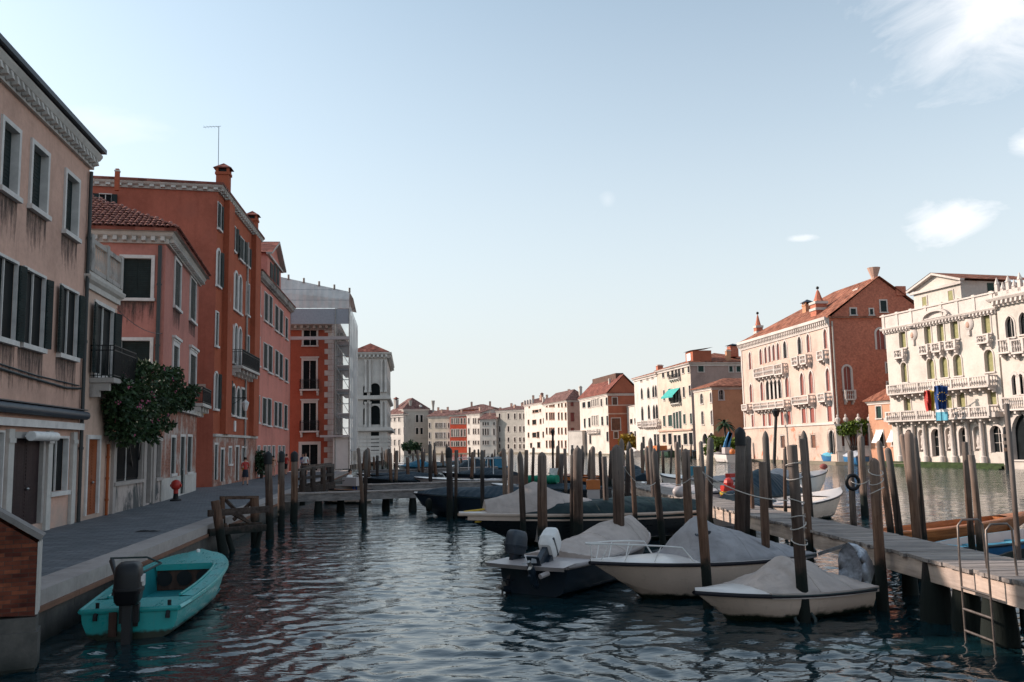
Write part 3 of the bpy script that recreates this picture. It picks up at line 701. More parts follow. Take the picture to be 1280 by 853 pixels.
# red house
p0 = (sl(265)*52.3, 52.3); p1 = online(p0, -.105, 319)
b = Bld('brick_red_house', 'tallest red house with two chimneys, tripled arched windows and wall lantern', 'house', p0, p1, 14, QZ, 18.95, M.red_front, M.red, skl=-.142, lod=1, sty=dict(sw=.09, rec=.055))
for r in ((270, 254, 276, 286), (287, 281, 294, 312), (298.5, 298, 304.5, 326), (307.3, 309, 311, 333)): b.W('front', 'shut', *r, leaf=(6, 8), lw=.5, sw=.06)
b.W('front', 'bare', 268.5, 312, 274.5, 357, arch='round', sw=.16, leaf=(None, 12)); b.W('front', 'shut', 307.3, 355, 311, 394)
for r in ((286.5, 337, 291.3, 384), (292.7, 341, 296.5, 388), (297.8, 346, 301.4, 392)): b.W('front', 'bare', *r, arch='round', sw=.16)
b.W('front', 'shut', 266.5, 390, 272, 432, sw=.09)
for r in ((287, 406, 290.6, 452), (292.3, 407, 296, 455), (297.6, 411, 301, 458)): b.W('front', 'bare', *r, arch='round', sw=.16)
b.W('front', 'shut', 307, 420, 311, 446, sw=.08)
b.W('front', 'bare', 265.5, 466, 271.5, 511, arch='round', sw=.13, leaf=(None, 10)); b.W('front', 'bare', 278.5, 474, 283.5, 516, arch='round', sw=.13, leaf=(None, 15))
for r in ((289, 482, 293.5, 519), (295, 485, 299.5, 521), (301, 487, 306.5, 522)): b.W('front', 'shut', *r, sw=.13, arch='round' if r[0] < 300 else None)
for r in ((267.3, 556, 270.8, 600), (275, 562, 279, 602), (293.5, 559, 297.5, 601)): b.W('front', 'door', *r, shutter=M.brownwood if r[0] > 290 else M.shut, sw=.12)
for r in ((285, 560, 288.5, 580), (301.5, 560, 306.5, 577)): b.W('front', 'bare', *r, sw=.12)
b.W('left', 'bare', 124, 243, 139, 268, leaf=(5, 5), sw=.04)
zc = b.uz('front', 290, 547)[1]
overlay(b, 'front', QZ, zc, M.brick_base, .05, 'ground_floor_facing'); b.ledge('front', zc, .16, .16, M.stone)
ux = (b.uz('front', 287.5, 452)[0], b.uz('front', 311, 452)[0]); b.balcony('front', ux[0], ux[1], b.uz('front', 299, 462)[1], h=1.05, out=.8, iron=True)
b.finish('hip', 2.3, .4, M.tile, corn=(.34, .34, .6, M.stone))
for pxa, pxb in ((277.5, 284.5), (313, 319.5)):           # chimney breasts on the facade
    ua, ub = b.uz('front', pxa, 400)[0], b.uz('front', pxb, 400)[0]; mb = MB(); mb.box(ua, -.34, zc+.17, min(ub, b.L-.03), -.002, 18.6); b.part('chimney_breast', mb, [M.red_front])
b.chim_px(279, 203, 246, 13.5, .3, d=.8); b.chim_px(315, 263, 300, 10.5, .3, d=.8); b.chim_px(146.5, 211, 225, 5, 4.2, 'plain')
for px, py, w, h, m in ((293, 533, .45, .7, M.white), (251.5, 484, .5, .35, M.cream_wall), (252, 514, .4, .4, M.yellow)):
    wl = 'front' if px > 268 else 'left'; u, z = b.uz(wl, px, py)
    A, B = b.walls[wl][0], b.walls[wl][1]; t = (B-A).normalized(); P = A+t*u; mb = MB(); mb.box(-w/2, -.07, -h/2, w/2, -.004, h/2); mb.build('wall_plaque', [m], b.root, (P.x, P.y, z), math.atan2(t.y, t.x))
u, z = b.uz('front', 290, 512); mb = MB()                # wall lantern
mb.beam((u, -.003, z+.75), (u, -.9, z+.75), .05, .05); mb.beam((u, -.003, z+.3), (u, -.6, z+.72), .03, .03); mb.tube([(u, -.85, z+.75), (u, -.85, z+.6)], .02, 6)
lo = b.part('lantern_bracket', mb, [M.black]); mb = MB(); mb.lathe([(.1, 0), (.24, .5), (.26, .52), (.07, .68), (.05, .72)], 6, (0, 0)); mb.build('lantern_glass', [M.white], lo, (u, -.85, z-.1))
b.pipe('front', b.uz('front', 305, 520)[0], QZ+2.3, 17.6, .07, M.stone_dirty)
RED = b
# roof aerial on the red house
a = at(266, 196, 60); tip = at(273.5, 158, 60); base = at(272.5, 232, 60)
aer = empty('roof_aerial', (base.x, base.y, base.z), 0, 'thin television aerial mast above the red house roof', 'aerial'); mb = MB()
v = tip-base; mb.tube([(0, 0, 0), tuple(v)], .022, 5); mb.build('mast', [M.darkmetal], aer)
mb = MB(); mb.tube([(v.x-1.1, 0, v.z-.05), (v.x+.15, 0, v.z)], .015, 5)
for k in range(5): mb.tube([(v.x-1+k*.22, -.25, v.z-.04), (v.x-1+k*.22, .25, v.z-.04)], .008, 4)
mb.build('antenna_bars', [M.darkmetal], aer)
# salmon house
q0 = (p1[0]-.01, p1[1]+.03); q1 = online(q0, -.11, 361)
b = Bld('salmon_house', 'salmon pink house with pedimented dormer and rows of dark shutters', 'house', q0, q1, 12, QZ, 16.35, M.pink2, lod=1, sty=dict(sw=.07, rec=.05))
rows = [((321, 357, 325, 393), (330, 367, 334.6, 402), (336, 371, 340, 406), (343.3, 383, 347.6, 414), (349, 388, 353.2, 418), (356.3, 398, 359.3, 424)),
        ((321, 421, 324.3, 457), (329, 430, 333.8, 461), (335, 433, 340, 466), (343.4, 439, 347.6, 469), (348.8, 443, 353, 473), (355.8, 449, 359.4, 477)),
        ((321.2, 495, 324, 528), (327.6, 498, 332.6, 530), (333.8, 499, 338.6, 532), (342.4, 503, 346.4, 532.5), (347.6, 504, 351.8, 534), (354.8, 507, 358.6, 536)),
        ((321.4, 558, 324.2, 594), (328.6, 558, 332, 592), (334, 558, 337.4, 580), (339.6, 558, 343, 580), (347.4, 558, 350.4, 579), (352.4, 558, 355.6, 578))]
for i, rw in enumerate(rows):
    for r in rw: b.W('front', 'shut' if i < 3 else 'bare', *r)
b.finish('hip', 1.6, .45, M.tile, corn=(.4, .5, .4, M.stone_dirty))
# dormer with pediment
ua, ub = b.uz('front', 333.5, 365)[0], b.uz('front', 350.5, 380)[0]; zt = b.pt(342, 326, 0).z; za = b.pt(342, 303, 0).z; D = 5
mb = MB(); mb.c = 0; z0 = 16.55
ws = []
for r in ((337, 329, 340.4, 352), (341.4, 332, 344.4, 355), (345.4, 336, 348.4, 358)):
    u0, _ = b.uz('front', r[0], 345); u1, _ = b.uz('front', r[2], 345); ws.append((u0, u1, b.uz('front', (r[0]+r[2])/2, r[3])[1], b.uz('front', (r[0]+r[2])/2, r[1])[1]))
mb.p([(ua, -.02, z0), (ub, -.02, z0), (ub, -.02, zt), ((ua+ub)/2, -.02, za), (ua, -.02, zt)]); mb.p([(ua, D, z0), (ua, -.02, z0), (ua, -.02, zt), (ua, D, zt)]); mb.p([(ub, -.02, z0), (ub, D, z0), (ub, D, zt), (ub, -.02, zt)])
dm = mb.build('dormer', [M.pink2], b.root, norm=False); mb = MB(); uc = (ua+ub)/2
for s_, e_ in ((ua-.35, uc), (uc, ub+.35)):
    z_s = zt-.12 if s_ < uc else za+.08; z_e = za+.08 if e_ <= uc+.01 else zt-.12
    mb.p([(s_, -.45, z_s+.1), (e_, -.45, z_e+.1), (e_, D, z_e+.1), (s_, D, z_s+.1)], 0); mb.beam((s_, -.2, z_s), (e_, -.2, z_e), .5, .16, 1)
mb.box(ua-.2, -.22, zt-.25, ub+.2, -.024, zt-.08, 1); mb.build('dormer_roof', [M.tile, M.stone], dm)
for u0, u1, z_0, z_1 in ws:
    mb = MB(); leaf_mesh(mb, u1-u0, z_1-z_0, 0); mb.box(-.1, -.03, -.14, u1-u0+.1, .01, -.02, 1); mb.build('dormer_shutter', [M.shut, M.white_frame], dm, (u0, -.05, z_0))
# scaffolded house
s1 = (sl(417, 580)*89, 89.0); s2 = (s1[0]-1.7, s1[1]+13.5)
b = Bld('scaffolded_house', 'rust red house wrapped in white scaffolding sheets at the quay end', 'house', s1, s2, 9.5, .0, 15.6, M.r_grey, M.scaf_red, lod=1, sty=dict(sw=.18, rec=.2, stone=M.stone))
for r in ((379.5, 413, 395.5, 432), (379, 451, 395, 487), (379, 504, 395, 539)): b.W('left', 'bare', *r, hood=r[1] > 440)
b.W('left', 'bare', 377, 556, 397, 590, sw=.3, sill=False)
for k in range(4):
    for z in (4.5, 9, 12.6): b.w('front', 'win', 1.2+k*3.1, 2.6+k*3.1, z, z+2.1, lod=2)
b.finish('hip', 1.2, .3, M.tile, corn=(.6, .7, .6, M.stone_dirty))
for y0, y1 in ((487, 489), (539, 541)):
    A, B = b.walls['left'][0], b.walls['left'][1]; u0, z = b.uz('left', 375, y0); u1, _ = b.uz('left', 399, y0); b.balcony('left', u0, u1, z, h=1, out=.5, iron=True, mat=M.stone)
# left wall runs from local (0,D) to (0,0): u = D - y
mb = MB()
for i in range(26): z = .9+i*.55; w = .95 if i % 2 else .6; mb.box(-.06, .02, z, -.004, w, z+.52)
b.part('quoin', mb, [M.stone]); SCAF = b
# the scaffold itself
sc = empty('scaffolding', (s1[0], s1[1], 0), b.rz, 'tall scaffolding with white plastic roof sheets and pale netting', 'scaffold'); X0 = -1.5
zT = b.pt(420, 372, 0).z; zTl = b.pt(420, 345, 0).z+1.0; zB = at(400, 408, 89).z; zTr = at(434, 367, 89).z; zTl = at(350, 343, 90).z
mb = MB(); n = 30
for i in range(n):
    y0, y1 = -1.6+(10.6)*i/n, -1.6+(10.6)*(i+1)/n; f0, f1 = i/n, (i+1)/n; w = .05 if i % 2 else -.05
    top0, top1 = zTr+(zTl-zTr)*f0, zTr+(zTl-zTr)*f1
    mb.grid([[(X0+w, y0, zB+1.6), (X0-w, y1, zB+1.6)], [(X0+w, y0, (zB+1.6+top0)/2), (X0-w, y1, (zB+1.6+top1)/2)], [(X0+w+.4, y0, top0), (X0-w+.4, y1, top1)]], 0)
    mb.grid([[(X0+.4, y0, top0), (X0+.4, y1, top1)], [(6, y0, top0+.5), (6, y1, top1+.5)], [(13, y0, top0), (13, y1, top1)]], 0)
m, N, L, bb = newmat('scaffold_sheet', .5, .3); v = coords(N, L); zz = sepz(N, L, v)
gx = math_(N, L, 'GREATER_THAN', math_(N, L, 'FRACT', math_(N, L, 'MULTIPLY', zz[2], .9)), .94)
L.new(mix(N, L, ramp(N, L, nz(N, L, v, .7, 6), [(.3, (.50,.47,.45)), (.7, (.68,.66,.64))]), (.36, .36, .37), gx), bb.inputs['Base Color']); bump(N, L, bb, nz(N, L, v, 1.2, 4), .5, .2)
mb.build('roof_sheeting', [m], sc, norm=False)
mb = MB(); mb.p([(X0-.02, -1.6, zB), (X0-.02, 9.0, zB), (X0-.02, 9.0, zB+1.55), (X0-.02, -1.6, zB+1.55)]); mb.build('grey_sheet_band', [plain('sheet_grey', (.30,.31,.34), .6)], sc)
m, N, L, bb = newmat('scaffold_net', .8, .2); v = coords(N, L); f = nz(N, L, v, .5, 6)
bb.inputs['Base Color'].default_value = (.55, .54, .53, 1); L.new(math_(N, L, 'MULTIPLY', ramp(N, L, f, [(.3, (.55,.55,.55)), (.7, (.95,.95,.95))]), 1.0), bb.inputs['Alpha'])
mb = MB()
mb.grid([[(-1.5, -1.65, 2.6), (-1.5, -1.65, zB+2)], [(14.8, -1.65, 2.6), (14.8, -1.65, zB+2)]])
mb.build('netting', [m], sc); 
mb = MB(); mb.p([(X0, -1.65, 4.3), (X0, .1, 4.3), (X0, .1, zB), (X0, -1.65, zB)]); m2 = m.copy(); m2.name = 'thin_net'
for nd in m2.node_tree.nodes:
    if nd.type == 'VALTORGB': nd.color_ramp.elements[0].color = (.06,.06,.06,1); nd.color_ramp.elements[1].color = (.42,.42,.42,1)
mb.build('end_netting', [m2], sc)
mb = MB()
for y in (-1.6, -.25, 4.2, 7.6): mb.tube([(X0-.05, y, .9), (X0-.05, y, zB+1.6)], .05, 6)
for x in (-.1, 3, 6, 9, 12, 14.8): mb.tube([(x, -1.6, .3), (x, -1.6, zB+1.5)], .05, 6)
for x in (-.1, 3, 6): mb.tube([(x, -.25, .3), (x, -.25, 16.1)], .05, 6)
for z in (4.9, 5.9, 7.3, 8.3, 9.7, 10.7, 12.1, 13.1): mb.tube([(X0-.05, -1.6, z), (X0-.05, -.25, z)], .04, 6)
for z in (6.3, 8.7, 11.1, 13.5): mb.beam((X0-.05, -1.6, z-2.3), (X0-.05, -.25, z), .05, .05)
for i in range(8): y = -1.6+10.6*i/7; zz_ = zTr+(zTl-zTr)*i/7; mb.tube([(X0+.4, y, zz_-.1), (X0+.3, y, zz_+.4)], .11, 6)
mb.build('scaffold_pole', [M.steel], sc)
mb = MB(); mb.box(X0-.35, -1.6, zB-1.62, X0-.07, 9., zB-1.3)
for z in (3.9, 6.3, 8.7, 11.1, 13.5): mb.box(-1.4, -1.55, z, 14, -.3, z+.08)
mb.build('scaffold_plank', [M.gel_grey], sc)
mb = MB(); mb.box(X0-.02, -1.7, .9, X0+.05, -.05, 4.0); mb.build('site_hoarding', [M.gel], sc)
mb = MB(); mb.box(X0-.6, -1.7, 4.02, X0+.8, 1.2, 4.22); mb.build('protective_canopy', [M.gel_grey], sc)
# baroque white palace beyond
s = sl(484, 570); f0 = (s*168, 168.0); f1 = (f0[0]-3.5, f0[1]+30)
b = Bld('baroque_stone_palace', 'white rusticated stone palace with columns behind the scaffolding', 'palace', f0, f1, 6.5, -1, 21.0, M.r_stone, M.stone, lod=2, sty=dict(stone=M.stone, sw=.25, rec=.5))
for r in ((454, 482, 459, 506), (462.5, 479, 475, 505)): b.W('left', 'bare', r[0], r[1], r[2], r[3], arch='round', sill=False)
for r in ((462.5, 507, 475, 531), (454, 510, 459, 531)): b.W('left', 'bare', *r, arch='round', sill=False)
for r in ((463.5, 540, 474, 550), (463.5, 553, 474, 565)): b.W('left', 'bare', *r)
for i in range(5):
    for z, h in ((2, 3), (6.5, 3.2), (13.2, 3.2)): b.w('front', 'bare', 3+i*5.2, 5+i*5.2, z, z+h, arch='round')
b.finish('hip', 2.0, .5, M.tile, corn=(.9, 1.1, .8, M.stone))
mb = MB()
for y in (.25, 1.0, 3.2, 4.0, 6.2):
    for z0, z1 in ((6.8, 11.6), (13.4, 19.6)): mb.lathe([(.3, z0), (.3, z0+.3), (.22, z0+.4), (.2, z1-.5), (.3, z1-.2), (.3, z1)], 8, (-.28, y))
b.part('column', mb, [M.stone], smooth=40)
for z, o in ((5.9, .9), (11.9, .6)):
    mb = MB(); mb.sweep([b.BL, b.FL, b.FR], [(0, z), (o, z+.2), (o, z+.7), (o*.7, z+.72), (o*.7, z+.9), (0, z+.9)]); b.part('string_course', mb, [M.stone])
mb = MB()
for i in range(7): mb.sweep([b.BL, b.FL, b.FR], [(0, .4+i*.7), (.12, .4+i*.7), (.12, .95+i*.7), (0, .95+i*.7)])
b.part('rustication', mb, [M.stone])
# ------------------------------------------------------------------ quay
e0 = Vector((-7.3+.12*2.4, 11.1)); ed = Vector((-.12, 1)); 
def edge(Y): return -7.3-.12*(Y-13.5)
m, N, L, bb = newmat('trachyte_paving', .75, .3); v = coords(N, L)
t = N.new('ShaderNodeTexBrick'); t.inputs['Scale'].default_value = 1.1; t.inputs['Mortar Size'].default_value = .016; t.inputs['Color1'].default_value = (.115,.13,.145,1); t.inputs['Color2'].default_value = (.175,.185,.2,1); t.inputs['Mortar'].default_value = (.06,.065,.07,1)
L.new(v, t.inputs['Vector']); f = nz(N, L, v, 1.1, 8, .7)
L.new(mix(N, L, t.outputs['Color'], ramp(N, L, f, [(.3, (.6,.6,.6)), (.65, (1.15,1.12,1.1))]), .8, 'MULTIPLY'), bb.inputs['Base Color']); bump(N, L, bb, f, .3, .02); M.pave = m
mb = MB(); Ys = [8, 14, 20, 27, 35, 45, 55, 65, 75, 87.6]
mb.grid([[(edge(y)-.62, y, QZ), (-24 if y > 30 else -18, y, QZ)] for y in Ys]); tag(mb.build('quay_pavement', [M.pave]), 'grey stone quay pavement along the left bank', None, kind='structure')
mb = MB(); y = 8.0
while y < 87:
    l = random.uniform(1.5, 2.3); a = y+.006; c = min(y+l-.006, 87.5)
    zt = QZ+.012+random.uniform(-.004, .006)
    for (o0, o1, za, zb) in ((-.62, .0, QZ-.22, zt), (-.55, .05, QZ-.30, QZ-.222), (-.55, -.03, -1.2, QZ-.302)):
        mb.grid([[(edge(q)+o0, q, za), (edge(q)+o1, q, za), (edge(q)+o1, q, zb), (edge(q)+o0, q, zb), (edge(q)+o0, q, za)] for q in (a, c)], 0 if zb > .6 else 1 if o1 > 0 else 2)
        for q in (a, c): mb.p([(edge(q)+o0, q, za), (edge(q)+o1, q, za), (edge(q)+o1, q, zb), (edge(q)+o0, q, zb)], 0 if zb > .6 else 1 if o1 > 0 else 2)
    y += l
m, N, L, bb = newmat('quay_wall', .7, .3); v = coords(N, L); z = sepz(N, L, v)[2]; f = nz(N, L, v, 1.6, 8, .7); g = nz(N, L, coords(N, L, (3, 3, .4)), 1, 6)
cc = mix(N, L, ramp(N, L, f, [(.3, (.05,.05,.048)), (.7, (.15,.135,.12))]), (.012,.018,.015), ramp(N, L, math_(N, L, 'ADD', z, math_(N, L, 'MULTIPLY', g, .35)), [(.15, (1,1,1)), (.42, (0,0,0))]))
L.new(cc, bb.inputs['Base Color']); bump(N, L, bb, f, .5, .04)
M.coping = stucco('quay_coping', (.40,.355,.33), stain=.8, patch=(.28,.25,.235), pf=(.5,.7)); M.rust_brick = stucco('coping_underside', (.24,.13,.09), stain=.6)
tag(mb.build('quay_edge', [M.coping, M.rust_brick, m]), 'pale stone coping and dark quay wall above the water', None, kind='structure')
M.qwall = m
mb = MB(); mb.p([(-400, -60, .6), (-18, -60, .6), (-22, 88, .6), (-24, 170, .6), (-50, 330, .6), (-50, 700, .6), (-900, 700, .6), (-900, -60, .6)]); tag(mb.build('left_bank_ground', [M.pave]), 'ground under the houses of the left bank', None, kind='structure')
# bridge parapet at the left edge
pr = at(42, 690, 12.2); o = empty('brick_parapet', (pr.x, pr.y, 0), R(184), 'red brick bridge parapet with sloping stone coping at the left edge', 'wall')
def prof(px, py): q = at(px, py, 12.2); return q
zr, zl = at(46, 671, 12.2).z, at(0, 640, 12.2).z; xl = at(0, 650, 12.2).x-pr.x; sp = (zl-zr)/(-xl)
W = 3.2; th = .42; o.rotation_euler = (0, 0, R(24)); o.location.y = 12.3; sp *= .95; mb = MB()
for y in (0, th): mb.p([(0, y, .72), (-W, y, .95), (-W, y, zr-.1+sp*W), (0, y, zr-.1)])
mb.p([(0, 0, .72), (0, th, .72), (0, th, zr-.1), (0, 0, zr-.1)]); mb.build('brickwork', [M.brick_old], o)
mb = MB(); mb.beam((.05, th/2, zr-.03), (-W, th/2, zr-.03+sp*W), th+.03, .07); mb.build('coping', [M.cop_dark], o)
mb = MB(); mb.box(.001, -.004, .74, .03, th+.004, zr-.08); mb.build('corner_stone', [M.stone], o)
mb = MB(); mb.box(-W, -.03, -1, .02, th, .71); mb.box(-.5, -.07, .05, .05, th, .52); mb.build('stone_base', [M.qwall], o)
# fire hydrant
h = onz(219.5, 626.5, QZ); o = empty('fire_hydrant', (h.x, h.y, QZ), 0, 'short red hydrant post with round head on the quay by the pink house', 'hydrant')
mb = MB(); mb.lathe([(.24, .003), (.24, .06), (.12, .1), (.1, .3), (.11, .32)], 10); mb.build('base', [M.black], o, smooth=40)
mb = MB(); mb.lathe([(.1, .3), (.1, .48), (.16, .52), (.2, .58), (.2, .78), (.14, .86), (.05, .9), (.001, .9)], 12); mb.tube([(-.24, 0, .66), (.24, 0, .66)], .06, 8); mb.build('head', [M.red_paint], o, smooth=40)
# small dark cloth on the paving
h = onz(184, 665, QZ); mb = MB(); mb.grid([[(x*.12-.3, y*.1-.1, .006+.05*random.random()*(0 < x < 5)*(0 < y < 3)) for x in range(6)] for y in range(4)]); tag(mb.build('dark_rag', [M.rubber], None, tuple(h)), 'small dark rag lying on the quay pavement', 'rag')
# ------------------------------------------------------------------ right bank
RS = dict(stone=M.r_stone, frame=M.r_stone, sw=.12, rec=.16, wx=.22)
def G(px, Y): return (sl(px, 570)*Y, Y)
def ground(name, pts, z, mat, label):
    mb = MB(); mb.p([(x, y, z) for x, y in pts]); mb.grid([[(x, y, z) for x, y in pts+pts[:1]], [(x, y, -1.5) for x, y in pts+pts[:1]]]); tag(mb.build(name, [mat], norm=False), label, None, kind='structure')
# gothic palace cut by the right edge
w1 = (43.0+.55, 77.5-1.6); k = (43.0+.275*14, 77.5-14)
b = Bld('gothic_white_palace', 'white gothic palace with crested roofline cut by the right edge', 'palace', (43.05, 77.3), k, 12, -1, 15.0, M.r_white, lod=1, sty=RS)
for r in ((1258, 395, 1267, 422), (1275, 390, 1284, 418)): b.W('front', 'bare', *r, arch='point', rec=.2)
for r in ((1266, 468, 1272, 494), (1274, 467, 1280, 493)): b.W('front', 'bare', *r, arch='point', rec=.2, sw=.25)
b.W('front', 'bare', 1268, 516, 1290, 575, arch='point', rec=.35, sw=.5)
for x in (1255, 1272): b.balc_px('front', x, x+15, 424, 440, out=.7, mat=M.r_stone)
b.balc_px('front', 1260, 1290, 496, 511, out=.7, mat=M.r_stone)
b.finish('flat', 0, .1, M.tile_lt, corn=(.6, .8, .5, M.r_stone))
mb = MB(); x = .3; i = 0
while x < b.L: h = 1.0 if i % 2 == 0 else .5; mb.box(x-.16, -.2, 15.17, x+.16, .1, 15.17+h); mb.lathe([(.22, 15.17+h), (.22, 15.25+h), (.02, 15.8+h)], 6, (x, -.05)); x += .62; i += 1
mb.box(0, -.2, 15.02, b.L, .1, 15.5); b.part('roof_cresting', mb, [M.r_stone])
mb = MB(); mb.p([(0, 3, 15.3), (b.L, 3, 15.3), (b.L, 8, 17.6), (0, 8, 17.6)]); mb.build('tile_slope', [M.tile_lt], b.roof); b.chimney(3.2, 2.5, 15.2, 18.3, 1.0, 'bell', M.r_orange)
# white palace with flags
c0 = online((43.0, 77.5), -.275, 1119.5)
b = Bld('white_flag_palace', 'white stone palace with yellow blinds, long balconies and flags above the water', 'palace', c0, (43.0, 77.5), 13, -1, 14.2, M.r_white, lod=1, sty=dict(RS, rec=.36, pane=M.shut_grn, shutter=M.blind))
for r in ((1125, 415, 1132, 435), (1156.5, 408, 1163.5, 430), (1172.5, 405, 1179.5, 427), (1189.5, 402, 1197.5, 424), (1228.5, 394, 1237.5, 417)): b.W('front', 'blind', *r)
for r in ((1127.5, 453, 1133.5, 478), (1160, 448, 1167.5, 474), (1176, 445.5, 1184, 472), (1193, 443, 1201.5, 470), (1232, 437, 1241, 465)): b.W('front', 'blind', *r, arch='round')
for r in ((1131, 497, 1138, 514), (1161, 494, 1168, 511), (1181.5, 493, 1189.5, 511), (1197.5, 491, 1206, 509), (1236, 487, 1245, 506)): b.W('front', 'blind', *r)
for r in ((1133.5, 537, 1142, 572), (1166, 536, 1176, 571), (1200.5, 534, 1211.5, 570), (1239.5, 532, 1251.5, 566)): b.W('front', 'win', *r, arch='round', sw=.25, sill=False, pane=M.dark)
for r in ((1149.5, 537, 1156, 565), (1183.5, 535, 1190.5, 564), (1218.5, 533, 1227, 564)): b.W('front', 'niche', *r, arch='round', rec=.3, sill=False, sw=.1)
for r in ((1122.5, 1134, 449, 437), (1154, 1165, 444, 431.5), (1170, 1181, 441, 428.5), (1187, 1199.5, 438, 425.5), (1226, 1241, 430, 418.5)): b.balc_px('front', r[0], r[1], r[3], r[2]-2.5, out=.55, mat=M.r_stone, bal=.28)
b.balc_px('front', 1119, 1247, 475, 487, out=1.0, mat=M.r_stone, bal=.3); b.balc_px('front', 1118.5, 1249, 511, 523, out=1.1, mat=M.r_stone, bal=.3)
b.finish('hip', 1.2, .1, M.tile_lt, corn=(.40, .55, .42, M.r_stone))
mb = MB(); mb.sweep([b.BL, b.FL, b.FR, b.BR], [(.2, 14.23), (.2, 15.45), (.32, 15.45), (.32, 15.6), (-.05, 15.6), (-.05, 14.23)])
for i in range(8): x = .1+(b.L-.2)*i/7; mb.box(x-.18, -.27, 14.235, x+.18, .03, 15.7)
b.part('roof_parapet', mb, [M.r_stone])
mb = MB()
for px in (1128, 1146, 1160, 1180, 1195, 1214, 1232): u = b.uz('front', px-.5, 560)[0]; mb.lathe([(.32, .45), (.32, 1.0), (.2, 1.1), (.18, 4.1), (.32, 4.3), (.32, 4.5)], 10, (u, -.26))
mb.box(0, -.95, 4.52, b.L, -.004, 4.95); b.part('column', mb, [M.r_stone], smooth=40)
mb = MB()                                               # crests
for px, py in ((1142, 418), (1211.5, 405)):
    mb = MB(); u, z = b.uz('front', px, py); mb.ball((u, -.05, z), .55, 10, 8, 0, (1, .35, 1.2)); mb.ball((u, -.2, z-.1), .24, 8, 6, 1, (1, .5, 1.3)); mb.lathe([(.4, z+.6), (.55, z+.8), (.05, z+1.0)], 8, (u, -.1), 0); mb.box(u-.15, -.2, z-1.1, u+.15, -.004, z-.6, 0); b.part('stone_crest', mb, [M.r_stone, M.r_rose], smooth=50)
ua, ub = b.uz('front', 1143, 380)[0], b.uz('front', 1202, 370)[0]; uc = (ua+ub)/2; zw = b.pt(1200, 352, 0).z+.1; zp = b.pt(1172, 343.5, 0).z+.1
mb = MB(); mb.p([(ua, -.03, 14.4), (ub, -.03, 14.4), (ub, -.03, zw), (uc, -.03, zp), (ua, -.03, zw)]); mb.p([(ub, -.03, 14.4), (ub, 9, 14.4), (ub, 9, zw), (ub, -.03, zw)]); mb.p([(ua, 9, 14.4), (ua, -.03, 14.4), (ua, -.03, zw), (ua, 9, zw)])
ga = mb.build('gable_storey', [M.r_white], b.root, norm=False)
mb = MB(); mb.p([(ua-.5, -.55, zw+.12), (uc, -.55, zp+.14), (uc, 9.3, zp+.14), (ua-.5, 9.3, zw+.12)]); mb.p([(uc, -.55, zp+.14), (ub+.5, -.55, zw+.12), (ub+.5, 9.3, zw+.12), (uc, 9.3, zp+.14)])
mb.beam((ua-.5, -.25, zw), (uc, -.25, zp+.02), .5, .22, 1); mb.beam((uc, -.25, zp+.02), (ub+.5, -.25, zw), .5, .22, 1); mb.box(ua-.3, -.3, zw-.35, ub+.3, -.034, zw-.1, 1); mb.build('gable_roof', [M.tile_lt, M.r_stone], ga)
for r in ((1153.5, 372, 1159, 384), (1186.5, 364, 1192.5, 376)):
    u0, u1 = b.uz('front', r[0], 375)[0], b.uz('front', r[2], 375)[0]; z0, z1 = b.uz('front', r[0], r[3])[1], b.uz('front', r[0], r[1])[1]; mb = MB(); mb.box(u0, -.07, z0, u1, -.034, z1, 0); frame_on(mb, [(u0, z0), (u0, z1), (u1, z1), (u1, z0)], .1, .1, 1); mb.build('gable_window', [M.blind, M.r_stone], ga)
mb = MB(); mb.box(ub+.002, 3, 15.6, ub+.06, 4.6, 17.2); mb.build('side_shutter', [M.shut_grn], ga)
mb = MB(); n = 10                                       # arched attic ornament
mb.sweep([Vector((uc-1.9, -.25)), Vector((uc+1.9, -.25))], [(0, 14.25), (.2, 14.25), (.2, 14.35), (0, 14.35)])
P = [(uc+1.5*math.cos(PI-PI*i/n), 14.3+.6*math.sin(PI*i/n)) for i in range(n+1)]; i0 = len(mb.v); frame_on(mb, P, .25, .25, 0); mb.xf(Matrix.Translation((0, -.3, 0)), i0); b.part('attic_arch', mb, [M.r_stone])
# flags
def flag(name, label, px, py, tipx, tipy, colors, w, h, Y):
    a = at(px, py, Y); t = at(tipx, tipy, Y-2.2); o = empty(name, tuple(a), 0, label, 'flag', 'flags on the white palace balcony'); d = t-a
    mb = MB(); mb.tube([(0, 0, 0), tuple(d)], .05, 6); mb.ball(tuple(d), .09, 6, 5); mb.build('flagpole', [M.white], o)
    mb = MB(); nx, nzv = 9, 8; rows = []
    for j in range(nzv+1):
        rows.append([(d.x*(1-.0*i)-w*.5+w*i/nx*(1-.25*j/nzv)+.12*j/nzv, d.y*.95+.18*math.sin(i*1.9+j*.35), d.z-.1-h*j/nzv-.25*abs(i/nx-.45)) for i in range(nx+1)])
    for j in range(nzv):
        for i in range(nx):
            c = 0
            mb.p([rows[j][i], rows[j][i+1], rows[j+1][i+1], rows[j+1][i]], c if name != 'red_yellow_flag' else min(len(colors)-1, int(i/(nx+.01)*len(colors))))
    if name == 'blue_flag':
        for k in range(12): a_ = k*PI/6; x, z = d.x+.42*math.cos(a_), d.z-1.2+.42*math.sin(a_); mb.ball((x, d.y*.95-.22, z), .055, 5, 4, 1)
    mb.build('flag_cloth', [*colors], o, norm=False)
flag('blue_flag', 'dark blue flag with ring of gold dots over the white palace balcony', 1176, 508, 1176, 480, [M.flagblue, M.yellow], 1.2, 2.2, 83)
flag('red_yellow_flag', 'red and yellow flag beside the blue flag on the palace balcony', 1168, 512, 1162, 486, [M.red_paint, M.yellow], 1.0, 1.9, 84)
mb = MB(); a = at(1169, 512, 81.6); c = at(1185, 510, 80.6)
